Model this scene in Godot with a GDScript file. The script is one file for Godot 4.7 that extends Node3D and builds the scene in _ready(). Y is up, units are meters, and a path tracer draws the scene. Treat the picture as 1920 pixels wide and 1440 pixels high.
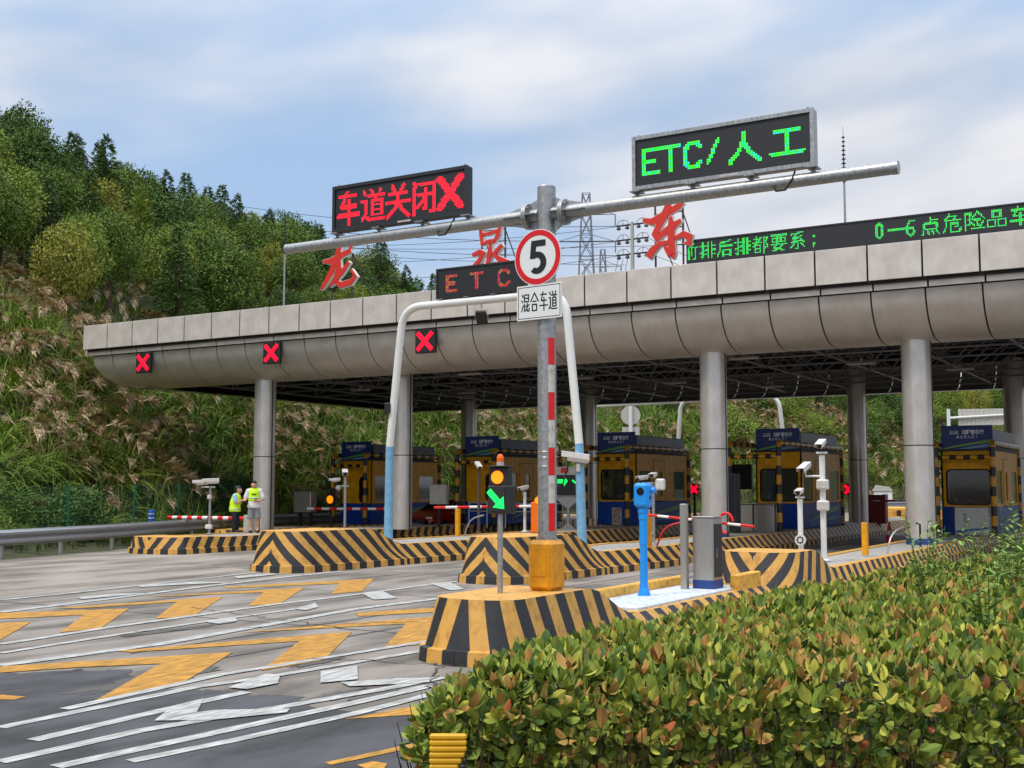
extends Node3D
# A motorway toll plaza under a metal canopy, hill behind. Lanes run along -z, the canopy along x, y is up, metres.

var rng := RandomNumberGenerator.new()
var taken := {}
var M := {}
var T := {}

class MB:
	var v := PackedVector3Array()
	var n := PackedVector3Array()
	var c := PackedColorArray()
	var t := PackedVector2Array()
	var col := Color.WHITE
	var xf := Transform3D.IDENTITY

	func put(p: Vector3, nn: Vector3, uv := Vector2.ZERO) -> void:
		v.append(xf * p); n.append((xf.basis * nn).normalized()); c.append(col); t.append(uv)

	func tri(a: Vector3, b: Vector3, d: Vector3, na: Vector3, nb: Vector3, nd: Vector3) -> void:
		if (b - a).cross(d - a).dot(na + nb + nd) < 0.0:
			put(a, na); put(b, nb); put(d, nd)
		else:
			put(a, na); put(d, nd); put(b, nb)

	func face(p: Array, out: Vector3) -> void:
		# a flat convex polygon turned towards out
		var nn: Vector3 = (p[1] - p[0]).cross(p[2] - p[0])
		if nn.length() < 1e-12 and p.size() > 3:
			nn = (p[2] - p[0]).cross(p[3] - p[0])
		nn = nn.normalized()
		var flip := nn.dot(out) < 0.0
		if flip:
			nn = -nn
		for i in range(1, p.size() - 1):
			if flip:
				put(p[0], nn); put(p[i], nn); put(p[i + 1], nn)
			else:
				put(p[0], nn); put(p[i + 1], nn); put(p[i], nn)

	func quv(a: Vector3, b: Vector3, d: Vector3, e: Vector3, u0 := 0.0, v0 := 0.0, u1 := 1.0, v1 := 1.0) -> void:
		# a lower corner at u0 v1, b next to it, d above b, e above a
		var nn: Vector3 = (b - a).cross(d - a).normalized()
		put(a, nn, Vector2(u0, v1)); put(d, nn, Vector2(u1, v0)); put(b, nn, Vector2(u1, v1))
		put(a, nn, Vector2(u0, v1)); put(e, nn, Vector2(u0, v0)); put(d, nn, Vector2(u1, v0))

	func box(o: Vector3, s: Vector3, b := 0.0) -> void:
		var h := s * 0.5
		b = minf(b, minf(h.x, minf(h.y, h.z)) * 0.6)
		var S := [-1.0, 1.0]
		var pt := func(sx: float, sy: float, sz: float, k: int) -> Vector3:
			var q := Vector3(h.x - b, h.y - b, h.z - b)
			q[k] = h[k]
			return o + Vector3(q.x * sx, q.y * sy, q.z * sz)
		for s1 in S:
			face([pt.call(s1, -1, -1, 0), pt.call(s1, 1, -1, 0), pt.call(s1, 1, 1, 0), pt.call(s1, -1, 1, 0)], Vector3(s1, 0, 0))
			face([pt.call(-1, s1, -1, 1), pt.call(1, s1, -1, 1), pt.call(1, s1, 1, 1), pt.call(-1, s1, 1, 1)], Vector3(0, s1, 0))
			face([pt.call(-1, -1, s1, 2), pt.call(1, -1, s1, 2), pt.call(1, 1, s1, 2), pt.call(-1, 1, s1, 2)], Vector3(0, 0, s1))
		if b <= 0.0:
			return
		for s1 in S:
			for s2 in S:
				face([pt.call(s1, s2, -1, 0), pt.call(s1, s2, 1, 0), pt.call(s1, s2, 1, 1), pt.call(s1, s2, -1, 1)], Vector3(s1, s2, 0))
				face([pt.call(s1, -1, s2, 0), pt.call(s1, 1, s2, 0), pt.call(s1, 1, s2, 2), pt.call(s1, -1, s2, 2)], Vector3(s1, 0, s2))
				face([pt.call(-1, s1, s2, 1), pt.call(1, s1, s2, 1), pt.call(1, s1, s2, 2), pt.call(-1, s1, s2, 2)], Vector3(0, s1, s2))
				for s3 in S:
					face([pt.call(s1, s2, s3, 0), pt.call(s1, s2, s3, 1), pt.call(s1, s2, s3, 2)], Vector3(s1, s2, s3))

	func ends(a: Vector3, b: Vector3) -> Array:
		var w := (b - a).normalized()
		var u := w.cross(Vector3.UP if absf(w.y) < 0.95 else Vector3.RIGHT).normalized()
		return [w, u, w.cross(u)]

	func cyl(a: Vector3, b: Vector3, r0: float, r1: float, k := 12, caps := true) -> void:
		var f := ends(a, b)
		var sl: float = (r0 - r1) / maxf((b - a).length(), 1e-6)
		for i in k:
			var a0 := TAU * i / k
			var a1 := TAU * (i + 1) / k
			var d0: Vector3 = f[1] * cos(a0) + f[2] * sin(a0)
			var d1: Vector3 = f[1] * cos(a1) + f[2] * sin(a1)
			var n0: Vector3 = (d0 + f[0] * sl).normalized()
			var n1: Vector3 = (d1 + f[0] * sl).normalized()
			tri(a + d0 * r0, a + d1 * r0, b + d1 * r1, n0, n1, n1)
			tri(a + d0 * r0, b + d1 * r1, b + d0 * r1, n0, n1, n0)
			if caps:
				if r1 > 0.0:
					face([b, b + d0 * r1, b + d1 * r1], f[0])
				if r0 > 0.0:
					face([a, a + d0 * r0, a + d1 * r0], -f[0])

	func tube(p: Array, r, k := 10, caps := true) -> void:
		# a bent pipe; r a number or one per point
		var m := p.size()
		var rings := []
		var u := Vector3.ZERO
		for i in m:
			var w: Vector3 = (p[mini(i + 1, m - 1)] - p[maxi(i - 1, 0)]).normalized()
			if i == 0:
				u = w.cross(Vector3.UP if absf(w.y) < 0.95 else Vector3.RIGHT).normalized()
			else:
				u = (u - w * u.dot(w)).normalized()
			var q := w.cross(u)
			var ring := []
			for j in k:
				var an := TAU * j / k
				ring.append(u * cos(an) + q * sin(an))
			rings.append(ring)
		for i in m - 1:
			var ra: float = r[i] if r is Array else r
			var rb: float = r[i + 1] if r is Array else r
			for j in k:
				var j2 := (j + 1) % k
				var a: Vector3 = rings[i][j]; var b: Vector3 = rings[i][j2]
				var d: Vector3 = rings[i + 1][j2]; var e: Vector3 = rings[i + 1][j]
				tri(p[i] + a * ra, p[i] + b * ra, p[i + 1] + d * rb, a, b, d)
				tri(p[i] + a * ra, p[i + 1] + d * rb, p[i + 1] + e * rb, a, d, e)
		if caps:
			for s in [0, m - 1]:
				var rr: float = r[s] if r is Array else r
				if rr <= 0.001:
					continue
				var ring := []
				for j in k:
					ring.append(p[s] + rings[s][j] * rr)
				face(ring, (p[0] - p[1]) if s == 0 else (p[m - 1] - p[m - 2]))

	func lathe(o: Vector3, prof: Array, k := 20) -> void:
		# prof: Vector2(radius, height), from below upwards
		for i in prof.size() - 1:
			var a: Vector2 = prof[i]
			var b: Vector2 = prof[i + 1]
			var d := b - a
			if d.length() < 1e-6:
				continue
			var nr := Vector2(d.y, -d.x).normalized()
			for j in k:
				var a0 := TAU * j / k
				var a1 := TAU * (j + 1) / k
				var e0 := Vector3(cos(a0), 0, sin(a0)); var e1 := Vector3(cos(a1), 0, sin(a1))
				var n0 := e0 * nr.x + Vector3.UP * nr.y; var n1 := e1 * nr.x + Vector3.UP * nr.y
				var p00 := o + e0 * a.x + Vector3.UP * a.y; var p10 := o + e1 * a.x + Vector3.UP * a.y
				var p01 := o + e0 * b.x + Vector3.UP * b.y; var p11 := o + e1 * b.x + Vector3.UP * b.y
				if a.x > 1e-5:
					tri(p00, p11, p10, n0, n1, n1)
				if b.x > 1e-5:
					tri(p00, p01, p11, n0, n0, n1)

	func prism(poly: PackedVector2Array, z0: float, z1: float) -> void:
		# an outline in x y, pushed from z0 to z1 (z1 in front)
		var idx := Geometry2D.triangulate_polygon(poly)
		for i in range(0, idx.size(), 3):
			var p := [poly[idx[i]], poly[idx[i + 1]], poly[idx[i + 2]]]
			face([Vector3(p[0].x, p[0].y, z1), Vector3(p[1].x, p[1].y, z1), Vector3(p[2].x, p[2].y, z1)], Vector3.BACK)
			face([Vector3(p[0].x, p[0].y, z0), Vector3(p[1].x, p[1].y, z0), Vector3(p[2].x, p[2].y, z0)], Vector3.FORWARD)
		var cw := Geometry2D.is_polygon_clockwise(poly)
		for i in poly.size():
			var a := poly[i]
			var b := poly[(i + 1) % poly.size()]
			var o := Vector2(b.y - a.y, a.x - b.x) * (-1.0 if cw else 1.0)
			face([Vector3(a.x, a.y, z0), Vector3(b.x, b.y, z0), Vector3(b.x, b.y, z1), Vector3(a.x, a.y, z1)], Vector3(o.x, o.y, 0))

	func ring(outer: Array, inner: Array, z0: float, z1: float) -> void:
		# a plate with an opening: two outlines of as many points, in x y
		var k := outer.size()
		for i in k:
			var j := (i + 1) % k
			var a: Vector2 = outer[i]; var b: Vector2 = outer[j]; var d: Vector2 = inner[j]; var e: Vector2 = inner[i]
			for z in [z0, z1]:
				face([Vector3(a.x, a.y, z), Vector3(b.x, b.y, z), Vector3(d.x, d.y, z), Vector3(e.x, e.y, z)], Vector3(0, 0, 1 if z == z1 else -1))
			var m := (d + e) * 0.5
			var o := (a + b) * 0.5 - m
			face([Vector3(e.x, e.y, z0), Vector3(d.x, d.y, z0), Vector3(d.x, d.y, z1), Vector3(e.x, e.y, z1)], Vector3(-o.x, -o.y, 0) if o.length() > 1e-4 else Vector3(-m.x, -m.y, 0))
			face([Vector3(a.x, a.y, z0), Vector3(b.x, b.y, z0), Vector3(b.x, b.y, z1), Vector3(a.x, a.y, z1)], Vector3(o.x, o.y, 0))

	func mesh() -> ArrayMesh:
		var arr := []
		arr.resize(Mesh.ARRAY_MAX)
		arr[Mesh.ARRAY_VERTEX] = v
		arr[Mesh.ARRAY_NORMAL] = n
		arr[Mesh.ARRAY_COLOR] = c
		arr[Mesh.ARRAY_TEX_UV] = t
		var m := ArrayMesh.new()
		m.add_surface_from_arrays(Mesh.PRIMITIVE_TRIANGLES, arr)
		return m


func numbered(called: String) -> String:
	if not taken.has(called):
		taken[called] = 0
		return called
	taken[called] += 1
	return "%s_%03d" % [called, taken[called]]

func tag(o: Node, label: String, category: String, group := "", kind := "") -> Node:
	if label: o.set_meta("label", label)
	if category: o.set_meta("category", category)
	if group: o.set_meta("group", group)
	if kind: o.set_meta("kind", kind)
	return o

func thing(called: String, label: String, category: String, at := Vector3.ZERO, turn := 0.0, group := "") -> Node3D:
	var o := Node3D.new()
	o.name = numbered(called)
	add_child(o)
	o.position = at
	o.rotation.y = turn
	tag(o, label, category, group)
	return o

func part(b, called: String, mat: Material, parent: Node = null) -> MeshInstance3D:
	var o := MeshInstance3D.new()
	o.mesh = b.mesh() if b is MB else b
	o.material_override = mat
	if parent == null:
		o.name = numbered(called)
		add_child(o)
	else:
		o.name = called
		parent.add_child(o, true)
	return o

func copy_of(root: Node3D, at: Vector3, turn := 0.0, label := "") -> Node3D:
	var base := String(root.name)
	if base.length() > 4 and base.substr(base.length() - 3).is_valid_int() and base[base.length() - 4] == "_":
		base = base.substr(0, base.length() - 4)
	var r: Node3D = root.duplicate()
	r.name = numbered(base)
	add_child(r)
	r.position = at
	r.rotation.y = turn
	if label: r.set_meta("label", label)
	return r

# ---- textures and materials
func noise_tex(key: String, freq: float, octaves: int, lo: Color, hi: Color, size := 512, mode := FastNoiseLite.TYPE_SIMPLEX_SMOOTH, mids := []) -> NoiseTexture2D:
	if T.has(key):
		return T[key]
	var f := FastNoiseLite.new()
	f.noise_type = mode
	f.seed = T.size() * 17 + 3
	f.frequency = freq
	f.fractal_octaves = octaves
	f.fractal_gain = 0.55
	var g := Gradient.new()
	g.set_color(0, lo)
	g.set_color(1, hi)
	for m in mids:
		g.add_point(m[0], m[1])
	var t := NoiseTexture2D.new()
	t.width = size
	t.height = size
	t.seamless = true
	t.noise = f
	t.color_ramp = g
	T[key] = t
	return t

func mat(key: String, col: Color, rough := 0.6, metal := 0.0, tex: Texture2D = null, scale := Vector3.ONE) -> StandardMaterial3D:
	if M.has(key):
		return M[key]
	var m := StandardMaterial3D.new()
	m.resource_name = key
	m.albedo_color = col
	m.roughness = rough
	m.metallic = metal
	m.cull_mode = BaseMaterial3D.CULL_DISABLED
	if tex:
		m.albedo_texture = tex
		m.uv1_triplanar = true
		m.uv1_world_triplanar = true
		m.uv1_scale = scale
	M[key] = m
	return m

func lin(r: float, g: float, b: float) -> Color:
	return Color(r, g, b).linear_to_srgb()

func grain(m: StandardMaterial3D, tex: Texture2D, scale: float) -> void:
	m.detail_enabled = true
	m.detail_blend_mode = BaseMaterial3D.BLEND_MODE_MUL
	m.detail_albedo = tex
	m.detail_uv_layer = BaseMaterial3D.DETAIL_UV_2
	m.uv2_triplanar = true
	m.uv2_world_triplanar = true
	m.uv2_scale = Vector3.ONE * scale

func make_materials() -> void:
	var soft := noise_tex("soft", 0.012, 5, Color(0.80, 0.79, 0.78), Color(1, 1, 1))
	var faint := noise_tex("faint", 0.010, 4, Color(0.89, 0.88, 0.87), Color(1, 1, 1))
	var dirt := noise_tex("dirt", 0.02, 6, Color(0.70, 0.67, 0.63), Color(1, 1, 1), 512, FastNoiseLite.TYPE_SIMPLEX_SMOOTH, [[0.3, Color(0.90, 0.89, 0.87)], [0.5, Color(0.98, 0.98, 0.97)]])
	var fine := noise_tex("fine", 0.16, 3, Color(0.72, 0.72, 0.72), Color(1, 1, 1))
	var grit := noise_tex("grit", 0.35, 2, Color(0.55, 0.55, 0.55), Color(1, 1, 1))
	var road := noise_tex("road", 0.006, 7, Color(0.52, 0.51, 0.50), Color(1, 1, 1), 1024, FastNoiseLite.TYPE_SIMPLEX_SMOOTH, [[0.4, Color(0.80, 0.79, 0.77)], [0.6, Color(0.92, 0.91, 0.9)]])
	var worn := noise_tex("worn", 0.025, 7, Color(0.56, 0.56, 0.55), Color(1, 1, 1), 1024)
	var streak := noise_tex("streak", 0.02, 4, Color(0.90, 0.89, 0.875), Color(1, 1, 1), 512, FastNoiseLite.TYPE_SIMPLEX_SMOOTH, [[0.4, Color(0.97, 0.97, 0.96)]])
	var m := mat("concrete_road", Color(0.655, 0.625, 0.59), 0.9, 0.0, road, Vector3(0.16, 0.16, 0.045))
	grain(m, fine, 0.7)
	m = mat("pale_road", Color(0.70, 0.665, 0.62), 0.9, 0.0, road, Vector3(0.10, 0.10, 0.035))
	grain(m, fine, 0.7)
	m = mat("asphalt", Color(0.395, 0.40, 0.42), 0.85, 0.0, road, Vector3(0.18, 0.18, 0.10))
	grain(m, grit, 1.6)
	m = mat("white_line", Color(0.92, 0.92, 0.90), 0.8, 0.0, worn, Vector3(0.5, 0.5, 0.10))
	grain(m, fine, 1.1)
	m = mat("yellow_line", Color(0.96, 0.70, 0.25), 0.8, 0.0, worn, Vector3(0.45, 0.45, 0.09))
	grain(m, fine, 1.1)
	mat("seal", Color(0.25, 0.24, 0.23), 0.9)
	mat("stain", Color(0.30, 0.285, 0.26), 0.45)
	m = mat("stripes", Color(1, 1, 1), 0.55, 0.0, dirt, Vector3(0.45, 0.45, 0.45))
	m.vertex_color_use_as_albedo = true
	grain(m, fine, 2.0)
	m = mat("pipe_stripes", Color(1, 1, 1), 0.35, 0.0, soft, Vector3(0.9, 0.9, 0.9))
	m.vertex_color_use_as_albedo = true
	mat("deck", Color(0.74, 0.73, 0.71), 0.9, 0.0, dirt, Vector3(0.5, 0.5, 0.5))
	grain(M.deck, fine, 1.5)
	mat("deck_plate", Color(0.80, 0.83, 0.87), 0.6, 0.0, dirt, Vector3(0.6, 0.6, 0.6))
	mat("yellow_kerb", Color(0.90, 0.68, 0.27), 0.6, 0.0, dirt, Vector3(0.6, 0.6, 0.6))
	m = mat("panel", Color(0.81, 0.785, 0.755), 0.45, 0.15, faint, Vector3(0.30, 0.22, 0.30))
	m = mat("curved_panel", Color(0.78, 0.76, 0.735), 0.38, 0.25, faint, Vector3(0.3, 0.3, 0.3))
	mat("gap", Color(0.14, 0.13, 0.12), 0.9)
	mat("column_metal", Color(0.82, 0.805, 0.785), 0.30, 0.5, faint, Vector3(0.6, 0.25, 0.6))
	mat("dark_steel", Color(0.18, 0.18, 0.19), 0.55, 0.3)
	mat("frame_steel", Color(0.46, 0.46, 0.47), 0.55, 0.2)
	mat("under_roof", Color(0.44, 0.445, 0.46), 0.7)
	mat("galvanised", Color(0.72, 0.73, 0.735), 0.42, 0.55, noise_tex("zinc", 0.05, 4, Color(0.70, 0.70, 0.69), Color(1, 1, 1)), Vector3(0.8, 0.5, 0.8))
	mat("stainless", Color(0.70, 0.69, 0.67), 0.32, 0.75, streak, Vector3(3.0, 0.25, 3.0))
	mat("white_steel", Color(0.86, 0.87, 0.86), 0.42, 0.0, streak, Vector3(2.0, 0.3, 2.0))
	mat("pale_blue", Color(0.48, 0.70, 0.84), 0.5, 0.0, soft, Vector3(0.8, 0.8, 0.8))
	mat("camera_white", Color(0.88, 0.88, 0.87), 0.38, 0.0, soft, Vector3(2, 2, 2))
	mat("lens", Color(0.04, 0.04, 0.05), 0.08)
	mat("black_plastic", Color(0.11, 0.11, 0.12), 0.5)
	mat("black_frame", Color(0.17, 0.17, 0.18), 0.45, 0.2)
	mat("rubber", Color(0.09, 0.09, 0.09), 0.8)
	mat("booth_yellow", Color(0.98, 0.70, 0.06), 0.42, 0.0, soft, Vector3(0.4, 0.4, 0.4))
	mat("booth_blue", Color(0.09, 0.29, 0.66), 0.42, 0.0, soft, Vector3(0.4, 0.4, 0.4))
	M.booth_yellow.metallic_specular = 0.3
	M.booth_blue.metallic_specular = 0.3
	mat("booth_dark", Color(0.12, 0.13, 0.16), 0.4, 0.2)
	mat("roof_grey", Color(0.25, 0.26, 0.28), 0.6)
	mat("green_band", Color(0.32, 0.50, 0.20), 0.45)
	mat("teal_band", Color(0.10, 0.36, 0.50), 0.45)
	mat("green_blind", Color(0.10, 0.30, 0.22), 0.6)
	mat("interior", Color(0.34, 0.31, 0.30), 0.8)
	mat("bright_blue", Color(0.10, 0.55, 0.88), 0.32)
	mat("cabinet_yellow", Color(0.93, 0.64, 0.05), 0.4, 0.0, soft, Vector3(0.7, 0.7, 0.7))
	mat("cabinet_orange", Color(0.93, 0.42, 0.06), 0.4)
	mat("cabinet_grey", Color(0.78, 0.77, 0.74), 0.5, 0.0, soft, Vector3(1, 1, 1))
	mat("cabinet_red", Color(0.50, 0.12, 0.08), 0.5)
	mat("navy_base", Color(0.10, 0.24, 0.48), 0.45)
	mat("sign_white", Color(0.86, 0.87, 0.86), 0.45)
	mat("sign_red", Color(0.82, 0.04, 0.10), 0.4)
	mat("sign_black", Color(0.06, 0.06, 0.09), 0.5)
	mat("tape_red", Color(0.86, 0.06, 0.08), 0.35)
	mat("tape_white", Color(0.82, 0.80, 0.76), 0.5, 0.0, dirt, Vector3(1.5, 0.7, 1.5))
	mat("letter_red", Color(0.80, 0.17, 0.12), 0.45)
	mat("letter_side", Color(0.86, 0.84, 0.80), 0.5)
	mat("rust_steel", Color(0.28, 0.22, 0.20), 0.7)
	mat("boom_red", Color(0.82, 0.09, 0.08), 0.4)
	mat("boom_white", Color(0.88, 0.88, 0.86), 0.4)
	mat("fence_green", Color(0.06, 0.38, 0.28), 0.5)
	mat("barrel_blue", Color(0.12, 0.36, 0.75), 0.4)
	mat("car_red", Color(0.60, 0.03, 0.05), 0.25)
	M.car_red.clearcoat_enabled = true
	M.car_red.clearcoat = 0.8
	mat("chrome", Color(0.80, 0.80, 0.80), 0.15, 0.9)
	mat("concrete_pole", Color(0.66, 0.65, 0.62), 0.85)
	mat("wire", Color(0.13, 0.13, 0.14), 0.6)
	mat("lattice", Color(0.50, 0.52, 0.55), 0.6, 0.3)
	mat("insulator", Color(0.16, 0.14, 0.15), 0.3)
	m = mat("glass", Color(0.05, 0.06, 0.07, 0.42), 0.05)
	m.transparency = BaseMaterial3D.TRANSPARENCY_ALPHA
	m = mat("clear_glass", Color(0.5, 0.55, 0.55, 0.15), 0.04)
	m.transparency = BaseMaterial3D.TRANSPARENCY_ALPHA
	glow("red_glow", Color(1.0, 0.01, 0.16), 1.0)
	glow("amber_glow", Color(1.0, 0.50, 0.03), 0.95)
	glow("green_glow", Color(0.05, 1.0, 0.35), 0.9)
	mat("amber_dome", Color(0.95, 0.40, 0.05), 0.25)
	leafy("grass", Vector3.ONE, 0.6, 0.5)
	leafy("plume", Vector3.ONE, 0.9, 0.5)
	leafy("crown_leaf", Vector3.ONE, 0.6, 0.35)
	leafy("hedge_leaf", Vector3.ONE, 0.5, 0.45)
	mat("bark", Color(0.34, 0.28, 0.22), 0.9, 0.0, dirt, Vector3(2, 0.6, 2))
	mat("twig", Color(0.26, 0.18, 0.13), 0.9)
	mat("hillside", Color(0.30, 0.31, 0.19), 0.95, 0.0, noise_tex("earth2", 0.03, 6, Color(0.45, 0.55, 0.36), Color(1, 0.95, 0.85)), Vector3(0.25, 0.25, 0.25))
	mat("soil", Color(0.42, 0.36, 0.27), 0.95, 0.0, noise_tex("earth", 0.03, 6, Color(0.45, 0.48, 0.36), Color(1, 0.95, 0.85)), Vector3(0.25, 0.25, 0.25))
	grain(M.soil, grit, 1.0)
	mat("skin", Color(0.78, 0.58, 0.47), 0.6)
	mat("hair", Color(0.06, 0.05, 0.05), 0.6)
	mat("vest", Color(0.78, 0.95, 0.10), 0.6)
	mat("vest_band", Color(0.70, 0.74, 0.70), 0.4)
	mat("vest_print", Color(0.16, 0.20, 0.12), 0.6)
	mat("shirt_white", Color(0.84, 0.83, 0.84), 0.8)
	mat("shirt_blue", Color(0.58, 0.74, 0.88), 0.8)
	mat("shorts_grey", Color(0.50, 0.52, 0.53), 0.85)
	mat("trousers_dark", Color(0.10, 0.11, 0.15), 0.85)
	mat("shoe_dark", Color(0.07, 0.07, 0.08), 0.6)

func glow(key: String, col: Color, energy: float) -> void:
	var m := mat(key, col, 0.4)
	m.emission_enabled = true
	m.emission = col
	m.emission_energy_multiplier = energy

func leafy(key: String, _s: Vector3, rough: float, back: float) -> void:
	var m := mat(key, Color.WHITE, rough)
	m.vertex_color_use_as_albedo = true
	m.backlight_enabled = true
	m.backlight = Color(0.35, 0.45, 0.15) * back
	m.metallic_specular = 0.25

# ---- camera, sky, sun
func set_camera_and_light() -> void:
	var cam := Camera3D.new()
	cam.name = "camera"
	add_child(cam)
	cam.position = Vector3(0, 2.0, 0)
	cam.rotation_degrees = Vector3(4.9586, 30.815, 0)
	cam.fov = 36.0446
	cam.near = 0.1
	cam.far = 4000.0
	cam.current = true
	var sun := DirectionalLight3D.new()
	sun.name = "sun"
	sun.light_color = Color(1.0, 0.95, 0.87)
	sun.light_energy = 0.5
	sun.light_angular_distance = 14.0
	sun.shadow_enabled = true
	sun.rotation_degrees = Vector3(-58.0, -22.0, 0)
	add_child(sun)
	var env := Environment.new()
	env.background_mode = Environment.BG_SKY
	env.tonemap_mode = Environment.TONE_MAPPER_LINEAR
	env.tonemap_exposure = 1.5
	env.sdfgi_enabled = true
	env.ssao_enabled = true
	env.ssil_enabled = true
	var sm := PanoramaSkyMaterial.new()
	sm.panorama = ImageTexture.create_from_image(sky_image())
	var sky := Sky.new()
	sky.sky_material = sm
	env.sky = sky
	var we := WorldEnvironment.new()
	we.name = "environment"
	we.environment = env
	add_child(we)

func sky_image() -> Image:
	# air and thin cloud for every direction, in linear light; u runs round from -z over +x, v from the zenith down
	var w := 1536
	var h := 768
	var im := Image.create(w, h, false, Image.FORMAT_RGBF)
	var big := FastNoiseLite.new()
	big.seed = 11; big.frequency = 0.5; big.fractal_octaves = 5; big.fractal_gain = 0.48
	var wisp := FastNoiseLite.new()
	wisp.seed = 5; wisp.frequency = 1.4; wisp.fractal_octaves = 5; wisp.fractal_gain = 0.5
	var blue_high := Color(0.21, 0.33, 0.53)
	var blue_low := Color(0.28, 0.41, 0.585)
	var white := Color(0.57, 0.57, 0.59)
	var grey := Color(0.38, 0.42, 0.49)
	im.fill(Color(0.28, 0.28, 0.27))
	for y in h / 2 + 2:
		var el := PI * 0.5 - PI * (y + 0.5) / h
		var s := maxf(sin(el), 0.0)
		var lift := 1.0 + 2.0 * smoothstep(0.28, 1.0, s)   # an evenly clouded sky is brightest overhead
		for x in w:
			var az := TAU * (x + 0.5) / w
			# layers are stretched along a drift direction and flattened towards the horizon
			var q := Vector3(sin(az) * cos(el), s * 3.2, -cos(az) * cos(el))
			var a := big.get_noise_3d(q.x * 2.2 + 7.0, q.y * 2.3 - q.x * 0.9, q.z * 2.2)
			var b := wisp.get_noise_3d(q.x * 2.4, q.y * 2.6 - q.x * 1.3, q.z * 2.4 + 3.0)
			var cover := clampf(0.66 + a * 1.25 + b * 0.32, 0.0, 1.0)
			cover = cover * cover * (3.0 - 2.0 * cover)
			var base := blue_low.lerp(blue_high, clampf(s * 2.0, 0.0, 1.0))
			var cl := grey.lerp(white, clampf(0.6 + b * 1.1 + a * 0.5, 0.0, 1.0))
			var c := base.lerp(cl, 0.12 + 0.84 * cover)
			var hz := clampf(1.0 - s * 5.0, 0.0, 1.0)
			c = c.lerp(Color(0.545, 0.56, 0.60), hz * hz * 0.8)
			im.set_pixel(x, y, Color(c.r * lift, c.g * lift, c.b * lift))
	return im

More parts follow.
